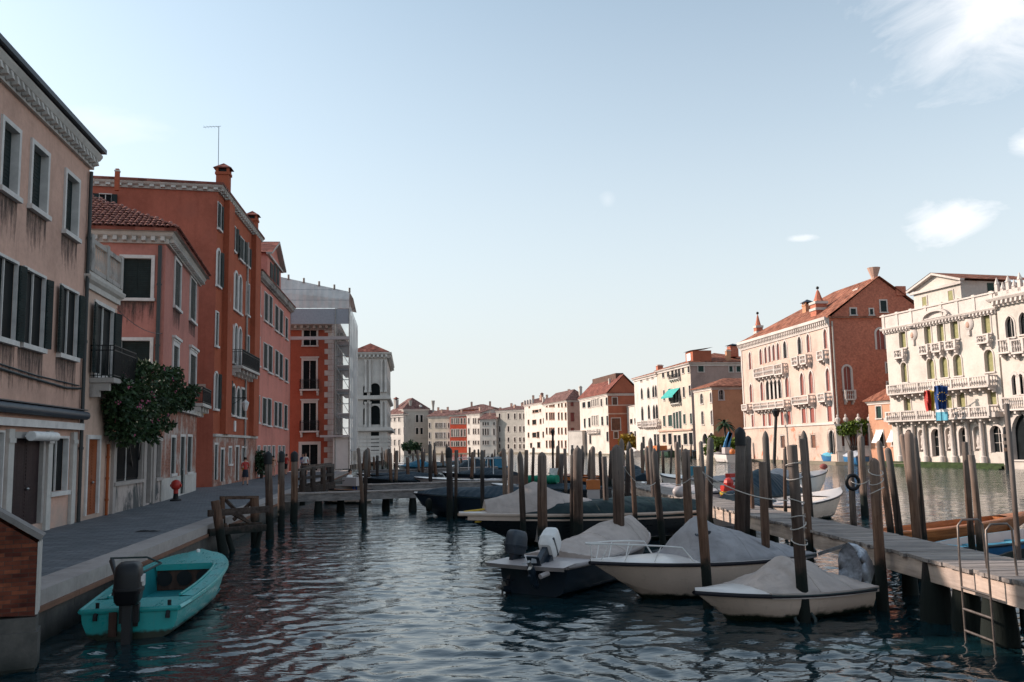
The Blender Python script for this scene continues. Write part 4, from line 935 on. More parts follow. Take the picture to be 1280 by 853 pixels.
mb.grid([[(a.x+(c.x-a.x)*i/8, a.y+(c.y-a.y)*i/8+.08*math.sin(i*1.7), a.z-j*.26) for i in range(9)] for j in range(5)]); mb.m = [1 if k < 8 else 0 for k in range(len(mb.f))]
tag(mb.build('light_blue_banner', [M.ltblue, M.white], None), 'small white and light blue banner hung on the palace balcony rail', 'flag', 'flags on the white palace balcony')
# apricot little house
f0 = G(1089.5, 97.5); f1 = G(1124.5, 93.6)
b = Bld('little_apricot_house', 'little apricot house with white window awnings beside the white palace', 'house', f0, f1, 7, -1, 6.85, M.r_peach, lod=1, sty=dict(RS, sw=.1))
for r in ((1096, 508, 1101.5, 523), (1114.5, 507, 1120, 522)): b.W('front', 'shut', *r, shutter=M.shut_grn)
for r in ((1097, 538, 1104, 558), (1115.5, 538, 1123, 557)): b.W('front', 'awn', *r)
b.finish('hip', 1.7, .4, M.tile_lt, corn=(.25, .35, 0, M.r_stone)); b.chim_px(1109, 493, 501, 4, 1.5, 'plain', mat=M.r_peach)
# brick and marble palace with cone chimneys
pc = G(1047, 99.5); pl = online(pc, -.137, 934.5)
b = Bld('marble_fronted_brick_palace', 'tall palace with pinkish marble front, red brick flank and cone chimneys', 'palace', pl, pc, 12.6, -1, 16.6, M.r_pink, M.r_brick, lod=1, sty=dict(RS, sw=.2, shutter=M.shut_red, sill=False, rec=.14))
b.gable = (4.7, .5); b.hipl = 1
for r in ((936.7, 440, 939.2, 462), (950, 436, 952.8, 456), (956.2, 433.5, 958.8, 454), (961.2, 432, 963.8, 452.5), (966.2, 430.5, 969, 451), (971.6, 428.5, 974.6, 450), (979.8, 426, 983.4, 448), (997.8, 420.5, 1001.8, 443), (1009, 417.5, 1012.4, 440.5), (1030.3, 411, 1034, 436)): b.W('front', 'bare', *r, arch='point', pane=M.shut_red if r[0] not in (979.8, 997.8) else M.dark)
for r in ((937.8, 480, 940.6, 503), (951.3, 477, 954.3, 501), (958.2, 475, 962.2, 500), (963, 474.5, 967.2, 499.5), (968, 474, 972, 499), (972.8, 473.5, 976.8, 498), (982.4, 470, 986.4, 496.5), (1001, 466, 1005, 494), (1012, 463.5, 1016.4, 492), (1033.3, 460, 1037.5, 489)): b.W('front', 'bare', *r, arch='point', pane=M.shut_red if not 957 < r[0] < 977 else M.dark)
for r in ((940.2, 519, 942.4, 534), (954.2, 517.5, 956.8, 533.5), (961.2, 516.5, 964, 533), (976.8, 515, 979.8, 531.5), (984.8, 513.5, 988.6, 530.5), (1003.3, 511, 1007.3, 529), (1013.6, 510, 1018, 528.5), (1035.3, 507.6, 1039.8, 527)): b.W('front', 'blind', *r)
b.W('front', 'bare', 1037.6, 538, 1043.2, 568, arch='round', sw=.35)
for r in ((977, 545, 981, 560), (1015, 544, 1019.5, 560), (1000, 545, 1003, 560), (957, 549, 960, 562)): b.W('front', 'blind', *r, shutter=M.brownwood)
for x0, x1, y0, y1 in ((948.5, 974, 458.5, 469.5), (974.3, 984.5, 455, 467), (996.5, 1004, 446, 456), (1007, 1014.5, 444, 454), (1028.5, 1036, 438.5, 449)): b.balc_px('front', x0, x1, y0, y1, out=.75, mat=M.r_stone, bal=.3)
for x0, x1, y0, y1 in ((934.8, 941, 505.5, 512), (949, 988, 502, 510), (998, 1019, 495, 504), (1031, 1040, 491.5, 501)): b.balc_px('front', x0, x1, y0, y1, out=.9, mat=M.r_stone, bal=.3)
ST = dict(sw=.22, stone=M.r_stone)
b.W('right', 'bare', 1055.5, 458, 1063, 489, arch='round', pane=M.shut_red, **ST); b.W('right', 'bare', 1096.5, 411.5, 1105, 437, arch='round', pane=M.shut_red, **ST)
for r in ((1108.5, 454, 1114.5, 467), (1110, 478, 1116.5, 492)): b.W('right', 'bare', *r, **dict(ST, sw=.15))
u0, u1 = b.uz('right', 1054, 492)[0], b.uz('right', 1066, 492)[0]; b.balcony('right', u0, u1, b.uz('right', 1060, 499)[1], h=1.0, out=.6, mat=M.r_stone)
zc = b.uz('front', 1000, 533)[1]; overlay(b, 'front', -1, zc, M.r_pinkbase, .06, 'ground_floor_facing'); b.ledge('front', zc, .2, .25, M.r_stone)
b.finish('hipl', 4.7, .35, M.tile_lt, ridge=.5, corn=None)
for r in ((1101, 376, 1107.5, 390), (1063.5, 386, 1069.5, 393.5), (1087.5, 386.5, 1091, 393.5)):
    (u0, z0), (u1, z1) = b.uz('right', r[0], r[3]), b.uz('right', r[2], r[1]); mb = MB(); w_, h_ = u1-u0, b.uz('right', r[0], r[1])[1]-z0; mb.p([(0, -.01, 0), (w_, -.01, 0), (w_, -.01, h_), (0, -.01, h_)], 0); frame_on(mb, [(0, 0), (0, h_), (w_, h_), (w_, 0)], .14, .05, 1, -.005); mb.box(-.2, -.12, -.14, w_+.2, -.003, -.01, 1); mb.build('gable_window', [M.shut, M.r_stone], b.root, (b.FR.x, u0, z0), R(90))
mb = MB(); z = 16.6; mb.sweep([Vector((0, .02)), Vector((b.L, .02))], [(.02, z-1.0), (.15, z-1.0), (.3, z-.4), (.62, z-.2), (.62, z+.15), (.02, z+.15)]); n = 52
for i in range(n+1): x = .1+(b.L-.2)*i/n; mb.box(x-.1, -.5, z-.62, x+.1, -.15, z-.3)
b.part('cornice', mb, [M.r_stone])
for x in (.16, b.L-.16):
    mb = MB(); mb.box(x-.16, -.10, zc+.26, x+.165, -.002, 15.55); b.part('corner_pilaster', mb, [M.r_stone])
b.pipe('right', .28, 4, 16.2, .09, M.r_grey)
b.chim_px(948.5, 389, 424, 8.5, 1.5, 'cone', mat=M.r_brick); b.chim_px(1024, 357, 396, 15, 1.5, 'cone', mat=M.r_brick); b.chim_px(1010, 374, 397, 9.5, 3.2, 'cap', mat=M.r_orange, cap=M.darkmetal)
b.chim_px(1075, 360, 374, 10, 5, 'plain', mat=M.r_rose) ; b.chim_px(1061, 361, 372, 9, 7, 'plain', mat=M.r_brick)
r_ = at(1111, 358, pc[1]+1); l = b.pt(1111, 357, 6.2); l = b.loc((r_.x, r_.y, r_.z)); b.chimney(b.L-.75, 6.3, 20.8, 22.6, 1.25, 'bell', M.r_rose)
mb = MB(); mb.box(b.L-.2, 8.4, 19.2, b.L+.15, 9.6, 20.3); b.part('brick_stack', mb, [M.r_brick])
PAL = b
# low garden wall with railings and creeper between palace and apricot house
g0, g1 = G(1047.8, 98.6), G(1090, 97.6)
b = Bld('palace_garden_wall', 'low pale garden wall with urn pillars beside the brick palace', 'wall', g0, g1, .6, -1, 1.9, M.r_stone, lod=2); b.finish('flat', 0, .08, M.r_stone)
mb = MB()
for px in (1049.5, 1059.5, 1075.5, 1090):
    u = b.uz('front', px, 560)[0]; mb.box(u-.28, -.12, 1.5, u+.28, .5, 4.3); mb.box(u-.38, -.2, 4.3, u+.38, .6, 4.5); mb.lathe([(.12, 4.5), (.28, 4.9), (.3, 5.1), (.1, 5.3), (.14, 5.45), (.01, 5.65)], 8, (u, .2))
b.part('pillar', mb, [M.r_stone], smooth=40); mb = MB()
n = int(b.L/.3)
for i in range(n+1): x = b.L*i/n; mb.box(x-.02, .18, 2.07, x+.02, .22, 3.9)
b.part('railing', mb, [M.darkmetal])
# low orange house with arches
f1 = G(893.5, 138); f0 = online(f1, -.17, 872)
b = Bld('low_orange_house', 'low house with cream front and orange flank before the tall pink palace', 'house', f0, f1, 11, -1, 11.3, M.r_cream, M.r_orange, lod=2, sty=dict(RS, sw=.15, rec=.25))
for r in ((875.8, 492, 878.6, 505), (888, 490.5, 891, 503), (877.2, 514, 879.6, 531), (889, 513, 891.6, 531)): b.W('front', 'win', *r, arch='round')
for r in ((879, 542, 884.5, 555), (887.6, 541, 892.6, 555)): b.W('front', 'bare', *r, arch='round')
for r in ((899.3, 487.5, 904, 500), (929.5, 488, 934.5, 502), (931, 517, 936, 530)): b.W('right', 'win', *r, arch='round')
b.finish('hip', 1.5, .5, M.tile_lt, corn=(.3, .4, 0, M.r_stone))
# tall pale pair
cr = G(867.5, 165); cl = online(cr, -.173, 826.5); cll = online(cr, -.173, 797)
b = Bld('cream_awning_palace', 'tall cream house with teal awning and pinkish flank', 'palace', cl, cr, 17, -1, 17.6, M.r_cream, M.r_mauve, lod=2, skr=0, sty=dict(RS, sw=.14, rec=.15))
for r in ((828, 466, 830.2, 472.5), (834.2, 464.5, 836.4, 471.5), (839.6, 463, 842, 472), (844.2, 462, 846.4, 472), (848, 461, 850.2, 471.5), (853, 459, 855, 467), (860, 458, 862, 466)): b.W('front', 'bare', *r)
for r in ((829.5, 488, 831, 501), (836, 486, 838.5, 501), (841.5, 486, 844, 505), (845.5, 485, 847.7, 504), (849, 484, 851, 504), (854, 484, 856, 497), (861.5, 482, 863.5, 495)): b.W('front', 'bare', *r, arch='point' if 841 < r[0] < 850 else None)
for r in ((829.4, 520, 831.8, 533), (836, 519, 840, 533), (842, 516, 844.4, 536), (845.6, 515, 848, 536), (849.5, 514, 851.8, 536), (854.6, 518, 857, 530), (863, 517, 865.2, 530)): b.W('front', 'shut', *r, shutter=M.shut_grn)
for r in ((829, 543, 832, 553), (836, 542, 839.5, 556), (843, 544, 846, 560), (848, 544, 851, 560), (855, 542, 859, 556), (862, 541, 866, 556)): b.W('front', 'bare', *r)
for r in ((873.3, 457.5, 879, 465), (911.8, 458, 915.5, 465), (921, 458, 925, 465)): b.W('right', 'shut', *r, shutter=M.shut_grn)
b.ledge('front', b.uz('front', 846, 539)[1], .3, .3, M.r_rose)
b.finish('hip', 2.6, .5, M.tile_lt, corn=(.5, .6, 0, M.r_stone))
u0, z = b.uz('front', 836, 497); u1, _ = b.uz('front', 850.5, 497); zt = b.uz('front', 843, 486)[1]; mb = MB(); mb.grid([[(u0, -.03, zt), (u1, -.03, zt)], [(u0-.1, -1.6, z), (u1+.1, -1.6, z)], [(u0-.1, -1.6, z-.3), (u1+.1, -1.6, z-.3)]]); b.part('teal_awning', mb, [M.tarp_teal])
u0, z = b.uz('front', 839, 475); u1, _ = b.uz('front', 851, 475); b.balcony('front', u0, u1, z, h=.9, out=.6, iron=True); u0, z = b.uz('front', 841, 505); u1, _ = b.uz('front', 852, 505); b.balcony('front', u0, u1, z, h=.9, out=.6, iron=True)
mb = MB(); mb.box(b.L-4.2, .8, 17.5, b.L-.4, 4.5, 20.0); ro = mb.build('roof_room', [M.r_redside], b.roof); mb = MB(); mb.box(b.L-3.4, .7, 18.2, b.L-1.4, .79, 19.6); mb.build('roof_window', [M.white], ro); mb = MB(); mb.p([(b.L-4.5, .4, 20.02), (b.L-.1, .4, 20.02), (b.L-.1, 4.8, 20.6), (b.L-4.5, 4.8, 20.6)]); mb.build('roof_room_top', [M.tile_lt], ro)
for x, y in ((b.L-.8, 8), (b.L-.8, 11.2), (b.L-.8, 14.4)): b.chimney(x, y, 17.8, 20.2, .8, 'plain', M.r_orange)
b.chimney(b.L-3, 10, 19, 21.6, 1.6, 'cap', M.r_brick, M.darkmetal)
b = Bld('cream_gothic_house', 'cream house with pointed windows and arcaded balcony left of the teal awning', 'palace', cll, (cl[0]-.02, cl[1]+.1), 15, -1, 17.2, M.r_offw, M.r_rose, lod=2, sty=dict(RS, sw=.14, rec=.15))
for x, y in ((801.5, 475.5), (809, 473), (815.5, 471.5), (822, 470)): b.W('front', 'bare', x-.9, y-1.8, x+.9, y+1.8)
for r in ((801.4, 485, 803.4, 499), (809.4, 484, 811.8, 498), (815.8, 482, 818, 497), (819, 481.5, 821, 496.5), (822, 481, 824.2, 496), (802, 508, 804.2, 526), (810.2, 506, 812.4, 524), (816.5, 506, 819, 524), (820, 505.5, 822.6, 523.5), (823.4, 505, 825.6, 523)): b.W('front', 'bare', *r, arch='point')
for r in ((803.4, 546, 806, 561), (818, 543, 820.5, 560), (822, 543, 825, 560)): b.W('front', 'bare', *r)
b.balc_px('front', 808, 826, 525.5, 533, out=.9, mat=M.r_stone, bal=.45); b.balc_px('front', 800.5, 805.5, 527, 533, out=.7, mat=M.r_stone, bal=.45)
b.finish('hip', 2.2, .5, M.tile_lt, corn=(.5, .6, 0, M.r_stone)); b.chimney(9, 3, 17.6, 19.6, 1.2, 'plain', M.r_brick)
# low white building between
b = Bld('low_white_building', 'low white building with chimney pole between the red flank and the cream house', 'house', G(785.5, 216), G(799, 206), 8, -1, 11.5, M.r_offw, lod=2, sty=dict(RS, sw=.1))
for r in ((788, 524, 790.5, 530), (793.5, 523, 796, 530), (788, 540, 790.5, 548), (793.5, 539, 796, 548), (794, 509, 796, 515)): b.W('front', 'bare', *r)
b.finish('flat', 0, .2, M.r_stone)
# white front with red flank
cr = G(762, 215); cl = online(cr, -.2, 727.3)
b = Bld('white_house_red_flank', 'white house with gallery windows and brick red flank under brown roof', 'palace', cl, cr, 8.3, -1, 14.9, M.r_white, M.r_redside, lod=2, sty=dict(RS, sw=.16, rec=.15))
for r in ((728.5, 503, 731.5, 510), (735, 502, 738, 510), (739.5, 500, 741, 509), (742, 499.5, 743.5, 508.5), (744.6, 499, 746.2, 508), (747.2, 498, 748.8, 507.5), (751, 499, 752.6, 508), (757.5, 497, 759.4, 506.5), (730.2, 523.5, 732, 535), (736, 522.5, 738, 534), (740, 520, 742, 532), (743, 520, 745, 532), (746, 519.5, 748, 532), (752, 521, 754, 532), (758.5, 520, 760.4, 532), (731, 544, 733, 555), (737, 543, 739, 555), (758.5, 540, 760.6, 552)): b.W('front', 'bare', *r, pane=M.r_grey if 739 < r[0] < 749 else M.dark)
for r in ((766, 497, 771, 506.5), (765.5, 523, 774.5, 538), (768, 540, 772, 548)): b.W('right', 'shut', *r, shutter=M.brownwood)
b.ledge('right', b.uz('right', 780, 507.5)[1], .12, .3, M.r_rose); b.ledge('right', b.uz('right', 780, 518)[1], .12, .3, M.r_rose); b.balc_px('front', 738, 750, 537, 541, out=.9, mat=M.r_stone, bal=.5)
b.finish('gable', 4.6, .5, M.tile, ridge=.5, corn=(.4, .5, 0, M.r_stone)); b.chimney(b.L-5, 2.2, 15.4, 19, .5, 'plain', M.r_white)
mb = MB(); mb.p([(b.L, 0, 15), (b.L, 8.3, 15), (b.L, 4.15, 19.4)]); b.part('gable_wall', mb, [M.r_redside]); mb = MB(); mb.box(2, 3.2, 18.4, b.L-3, 5.2, 20.2); mb.build('roof_terrace', [M.brownwood], b.roof)
# white palace with pink flank
cr = G(710.5, 250); cl = online(cr, -.25, 681.5)
b = Bld('white_house_pink_flank', 'white house with pale pink flank and pyramid tiled roof', 'palace', cl, cr, 6.5, -1, 15.2, M.r_offw, M.r_rose, lod=2, sty=dict(RS, sw=.16, rec=.3, stone=M.r_rose))
for x in (683.5, 687.5, 690, 692.4, 698.5, 702.5, 707.2):
    for y0, y1 in ((504, 509), (516, 525), (535, 543), (551, 560)): b.W('front', 'bare', x-.75, y0, x+.75, y1)
for r in ((713.5, 503, 716.8, 508), (713.5, 516, 717.5, 527), (713.8, 535, 717.5, 541)): b.W('right', 'blind', *r, shutter=M.shut_red)
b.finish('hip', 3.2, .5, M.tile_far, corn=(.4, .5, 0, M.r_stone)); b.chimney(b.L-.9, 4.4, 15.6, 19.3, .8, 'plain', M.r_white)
b = Bld('white_garden_front', 'low bright white wall building beside the pink flank', 'house', G(711, 238), G(728.5, 234), 5, -1, 6.2, M.r_offw, lod=2); b.w('front', 'bare', 1, 1.8, 1, 2.6); b.finish('flat', 0, .15, M.r_stone)
# crenellated white
cr = G(681, 277); cl = online(cr, -.3, 657.3)
b = Bld('white_house_loggia', 'white house with small attic loggia and roof posts', 'palace', cl, cr, 12, -1, 16.0, M.r_offw, lod=2, sty=dict(RS, sw=.12, rec=.3, stone=M.r_rose))
for r in ((666, 513, 668, 516.5), (669, 512.5, 672.8, 516), (674.5, 511.5, 676.2, 515), (661, 507, 662.4, 510), (666, 525, 670, 531), (675, 524, 676.6, 530), (679, 523, 680.6, 529), (666, 541, 670, 547), (671.5, 540, 674, 547.5), (678.6, 540, 680.8, 547), (660, 525, 661.5, 531), (660, 541, 661.5, 547), (663, 554, 665, 560), (672, 553, 675, 560)): b.W('front', 'bare', *r)
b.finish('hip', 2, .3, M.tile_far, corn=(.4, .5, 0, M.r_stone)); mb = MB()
for x in (.2, 3.2, 6, 9, b.L-.3): mb.box(x-.3, -.2, 16.1, x+.3, .4, 17.7)
b.part('roof_post', mb, [M.r_offw]); b.chimney(7, 4, 16.4, 20, .8, 'cap', M.r_rose); b.chimney(3, 5, 16.4, 19.5, .8, 'cap', M.r_rose)
# the far bend
FAR = [('grey_shuttered_palace', 'grey house with rows of dark windows at the bend', 621, 657.5, 318, 309, 512.5, M.r_grey, [624.5, 635.5, 643.5, 650, 655], ((517, 524), (533, 540), (547, 552.5), (555.5, 561)), 1.5),
       ('white_stepped_house', 'small white house with low hipped roof left of the grey one', 600.5, 620.8, 318, 316, 524.5, M.r_offw, [604, 607, 610, 617.5], ((528, 532), (536, 544), (551, 556)), 3.2),
       ('white_far_house', 'white house directly right of the vivid red one', 584, 600.3, 330, 324, 517.5, M.r_offw, [586, 592, 594.5, 598], ((523, 530), (536, 543), (551, 556)), 2.5),
       ('vivid_red_house', 'vivid red house with white window bands at the bend', 563, 583.8, 334, 331, 518.8, M.r_red, [565, 568.5, 570.5, 573, 577, 581], ((523, 530), (537, 546), (552, 558)), 1.8),
       ('cream_row_house', 'cream house with white loggias left of the vivid red one', 535.5, 562.8, 339, 335, 520.5, M.r_cream, [537, 545, 547.5, 550, 552.5, 556, 561], ((529, 535), (541, 548), (552, 558)), 3.0)]
for nm, lb, x0, x1, Y0, Y1, yt, mat, xs, rws, rise in FAR:
    zt = at((x0+x1)/2, yt, (Y0+Y1)/2).z
    b = Bld(nm, lb, 'house', G(x0, Y0), G(x1, Y1), 14, -1, zt, mat, lod=2, sty=dict(RS, sw=.22, rec=.35, stone=M.r_offw if mat is M.r_red else M.r_stone))
    for j, (y0, y1) in enumerate(rws):
        for i, x in enumerate(xs):
            hw = .95 if mat is M.r_grey else .75
            b.W('front', 'bare', x-hw, y0, x+hw, y1, pane=M.r_grey if (mat in (M.r_cream,) and 2 <= i <= 5 or mat is M.r_red and i in (1, 2, 3)) and j < 2 else M.dark)
    b.gable = (rise*.75, .5); b.finish('gable', rise*.75, .5, M.tile_far, corn=(.4, .6, 0, M.r_stone)); b.chimney(b.L*.4, 4, zt+.4, zt+rise*.5+1.3, .7, 'plain', M.r_rose)
# grey chimneyed palace, far left
c0, c1 = G(484, 352), G(505, 344); c2 = G(536, 348)
b = Bld('far_pale_palace', 'pale far palace with two tall chimneys and round dormer', 'palace', c1, c2, 16, -1, 17.6, M.r_grey, lod=2, sty=dict(RS, sw=.25, rec=.3))
for x in (504.8, 521.4, 527):
    for y0, y1 in ((519, 528), (535, 543)): b.W('front', 'bare', x-1.3, y0, x+1.3, y1)
b.finish('hip', 4.6, .6, M.tile_far, corn=(.6, .8, 0, M.r_stone)); b.chim_px(513, 501, 514, 4, 1.2, 'bell', mat=M.r_grey); b.chim_px(541.5, 501, 515, 4, 1.2, 'bell', mat=M.r_grey)
mb = MB(); u, z = b.uz('front', 526.5, 511); mb.lathe([(1.6, z-1.4), (1.5, z+.6), (.9, z+1.3), (.05, z+1.7)], 10, (u, 1.6)); mb.box(u-.5, -.1, z-.8, u+.5, .1, z+.6, 1); mb.build('dormer', [M.r_offw, M.dark], b.roof)
b = Bld('far_corniced_palace', 'pale corniced palace at the left end of the bend', 'palace', c0, (c1[0]-.05, c1[1]), 16, -1, 15.8, M.r_offw, lod=2, sty=dict(RS, sw=.22, rec=.3, stone=M.r_stone))
for x in (488.5, 493.5, 499):
    for y0, y1 in ((518, 527), (536, 543), (550, 557)): b.W('front', 'bare', x-1, y0, x+1, y1, pane=M.r_grey)
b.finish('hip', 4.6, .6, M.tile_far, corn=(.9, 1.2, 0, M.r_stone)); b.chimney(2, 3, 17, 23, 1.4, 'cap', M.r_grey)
for i, (x0, x1, Y, yt, mt, rise) in enumerate(((536, 560, 362, 516.5, M.r_rose, 2.5), (575, 622, 352, 512, M.r_brick, 3.8), (600, 628, 338, 517, M.r_rose, 2.2), (628, 655, 330, 511, M.r_brick, 2.0), (655, 690, 320, 503, M.r_rose, 3.0), (484, 540, 380, 514, M.r_rose, 2.0), (700, 730, 285, 495, M.r_rose, 2.4), (745, 790, 262, 482, M.r_rose, 3.0))):
    zt = at((x0+x1)/2, yt, Y).z
    b = Bld('tiled_house_behind', 'red tiled house roof rising behind the waterfront houses', 'house', G(x0, Y+3), G(x1, Y), 14, 0, zt, mt, lod=2, group='tiled houses behind the far waterfront'); b.finish('hip', rise*.6, .5, M.tile_far)
    for k in range(2): b.chimney(b.L*(.25+.5*k), 5, zt+.6, zt+rise*.6+1.2, .7, 'plain', M.r_rose)
# ground under the right bank and quay strips
pts = [G(1252, 77.2), G(1117, 90.6), G(1092, 96.5), G(1046, 98.4), G(934, 124), G(893, 138.4), G(869, 164), G(797, 199), G(762, 215.5), G(727, 241), G(711, 250.5), G(681, 274), G(657, 299), G(621, 318), G(563, 334), G(484, 352)]
pts = [(x-.3, y-.3) for x, y in pts]
ground('right_bank_ground', [(49, 60), (43.3, 76.7)]+pts[1:]+[(-120, 360), (-120, 900), (900, 900), (900, 60)], .35, M.foundation, 'stone footing and ground under the houses of the right bank')
mb = MB()                                               # algae covered steps along the white palace
a, c = Vector(G(1258, 76.4)), Vector(G(1100, 93)); t = (c-a).normalized(); n = Vector((-t.y, t.x)); n = n if n.x < 0 else -n
for k, (o0, o1, z) in enumerate(((0, .3, .5), (0, .6, .28), (0, .9, .08))): mb.grid([[(a.x+n.x*o0, a.y+n.y*o0, z), (a.x+n.x*o1, a.y+n.y*o1, z), (a.x+n.x*o1, a.y+n.y*o1, -.5)], [(c.x+n.x*o0, c.y+n.y*o0, z), (c.x+n.x*o1, c.y+n.y*o1, z), (c.x+n.x*o1, c.y+n.y*o1, -.5)]], 0)
tag(mb.build('water_steps', [M.algae]), 'green algae covered steps at the foot of the white palace', None, kind='structure')
# ------------------------------------------------------------------ boats
class Hull:
    def __init__(s, L, B, zs, zb, sw=.82, smax=.35, p=2.4, rake=.1, tip=.02, rnd=1.0):
        s.L, s.B, s.zs, s.zb, s.sw, s.sm, s.p, s.rake, s.tip, s.rnd = L, B, zs, zb, sw, smax, p, rake, tip, rnd
    def b(s, t):
        f = s.sw+(1-s.sw)*math.sin(PI/2*t/s.sm) if t < s.sm else max(s.tip, max(0, 1-((t-s.sm)/(1-s.sm))**s.p)**s.rnd)
        return s.B/2*f
    def z(s, t): return s.zs+(s.zb-s.zs)*max(t, 0)**1.7
    def x(s, t): return s.L*t
    def P(s, t, v, dz=0): return (s.x(t), s.b(t)*v, s.z(t)+dz)
    def hull_mb(s, n=22, dr=.25):
        mb = MB(); rows = []
        for i in range(n+1):
            t = (i/n)**.85; b = s.b(t); z = s.z(t); k = max(0, (t-.55)/.45)
            xk = s.L*(t-(s.rake)*k**1.5); xc = s.L*(t-s.rake*.55*k**1.5); bc = b*(.84-.45*k**1.3); zc = .06+.42*z*k**1.6; zk = -dr*(1-k**2.2)+zc*.6*k**3
            h = [(xk, 0, zk), (xc, bc, zc), (xc, bc+.015, zc+.012), ((xc+s.x(t))/2, (bc+b)/2+.02*s.B*(1-k), (zc+z)/2), (s.x(t), b, z)]
            rows.append([(x, -y, zz) for x, y, zz in reversed(h[1:])]+h)
        mb.grid(rows); mb.p(rows[0]); return mb
    def line(s, t0, t1, v, dz, n=22): return [s.P(t0+(t1-t0)*i/n, v, dz) for i in range(n+1)]
    def deck_mb(s, mb, t0, t1, inset=0.0, camber=.05, dz=.015, n=10, m=0):
        rows = []
        for i in range(n+1):
            t = t0+(t1-t0)*i/n; rows.append([(s.x(t), s.b(t)*v*(1-inset), s.z(t)+dz+camber*(1-v*v)) for v in (-1, -.6, -.2, .2, .6, 1)])
        mb.grid(rows, m)
    def side_mb(s, mb, t0, t1, sd, dz=.015, n=14, m=0, zf=.12, mi=1):
        for sg in (-1, 1):
            o = []; i_ = []; f = []
            for i in range(n+1):
                t = t0+(t1-t0)*i/n; b = s.b(t); o.append((s.x(t), sg*b, s.z(t)+dz)); i_.append((s.x(t), sg*max(.02, b-sd), s.z(t)+dz+.02)); f.append((s.x(t), sg*max(.02, b-sd-.04), zf))
            mb.grid([o, i_], m); mb.grid([i_, f], mi)
    def floor_mb(s, mb, t0, t1, zf=.12, sd=.1, m=1, n=8): mb.grid([[(s.x(t), -s.b(t)+sd, zf), (s.x(t), s.b(t)-sd, zf)] for t in [t0+(t1-t0)*i/n for i in range(n+1)]], m)
def boat(name, label, cat, stern, bow, B, zs, zb, hm, dm, sf=.55, sa=.08, sd=.16, fm=None, rub=M.rub, group=None, rubr=.035, stripe=None, dr=.25, **kw):
    v = Vector((bow[0]-stern[0], bow[1]-stern[1])); H = Hull(v.length, B, zs, zb, **kw)
    o = empty(name, (stern[0], stern[1], 0), math.atan2(v.y, v.x), label, cat, group)
    H.hull_mb(dr=dr).build('hull', [hm], o, smooth=38)
    mb = MB(); H.deck_mb(mb, sf, 1, n=12); H.deck_mb(mb, 0, sa, n=3, camber=.0); H.side_mb(mb, sa, sf, sd); H.floor_mb(mb, sa, sf)
    for t in (sa, sf): mb.p([(H.x(t), -H.b(t)+sd*.5, .12), (H.x(t), H.b(t)-sd*.5, .12), (H.x(t), H.b(t)-sd*.5, H.z(t)+.015), (H.x(t), -H.b(t)+sd*.5, H.z(t)+.015)], 1)
    mb.build('deck', [dm, fm or dm], o, smooth=40, norm=False)
    if rub:
        mb = MB(); mb.tube(H.line(0, 1, 1.0, -.02)+list(reversed(H.line(0, 1, -1.0, -.02))), rubr, 6); mb.tube([H.P(0, -1, -.02), H.P(0, 1, -.02)], rubr, 6); mb.build('rub_rail', [rub], o, smooth=60)
    if stripe:
        mb = MB()
        for sg in (-1, 1): mb.grid([[(x, y*1.012, z) for x, y, z in H.line(0, .97, sg, -.06)], [(x, y*1.012, z) for x, y, z in H.line(0, .97, sg, -.06-stripe[1])]])
        mb.build('stripe', [stripe[0]], o)
    return o, H
def tarp(o, H, t0, t1, hs, mat, name='cover', over=1.03, drop=.09, n=44, pw=1.35, wr=.018, asym=0):
    mb = MB(); rows = []; nv = 24
    def hh(u):
        for (a, ha), (b, hb) in zip(hs, hs[1:]):
            if a <= u <= b: k = (u-a)/(b-a); k = k*k*(3-2*k)*.55+k*.45; return ha+(hb-ha)*k
        return hs[-1][1]
    for i in range(n+1):
        u = i/n; t = t0+(t1-t0)*u; r = []
        for j in range(nv+1):
            v = -1+2*j/nv; b = H.b(t)*over; e = 1-abs(v)**pw
            wz = wr*(math.sin(7*u+5*v)+.7*math.sin(17*u-6*v+1)+.5*math.sin(29*v+9*u)+.4*math.sin(41*u+11*v))*(max(e, 0)**.5)
            fo = math.sin(23*u+3*math.sin(4*u)+(2 if v > 0 else 0)); fo = (1-abs(fo))**2*abs(v)**1.5*(1-abs(v)**6); wz += wr*1.6*fo
            r.append((H.x(t), b*v, H.z(t)+.03+hh(u)*e+wz))
        r = [(r[0][0], r[0][1], r[0][2]-drop)]+r+[(r[-1][0], r[-1][1], r[-1][2]-drop)]; rows.append(r)
    mb.grid(rows); mb.p([(rows[0][0][0], rows[0][k][1], rows[0][k][2]) for k in range(nv+3)]); mb.p(list(rows[-1]))
    c_ = mb.build(name, [mat], o, smooth=50, norm=False); hm = MB()
    for k in (1, nv+1): hm.tube([(q[k][0], q[k][1]*1.006, q[k][2]-drop*.4) for q in rows], .011, 5)
    hm.build('cover_cord', [M.rope_dk], c_, smooth=60); sm = MB()
    for i in (int(n*.3), int(n*.62)): sm.tube([(q[0], q[1], q[2]+.003) for q in rows[i][1:-1]], .007, 5)
    sm.build('seam', [mat], c_, smooth=60)
    return c_
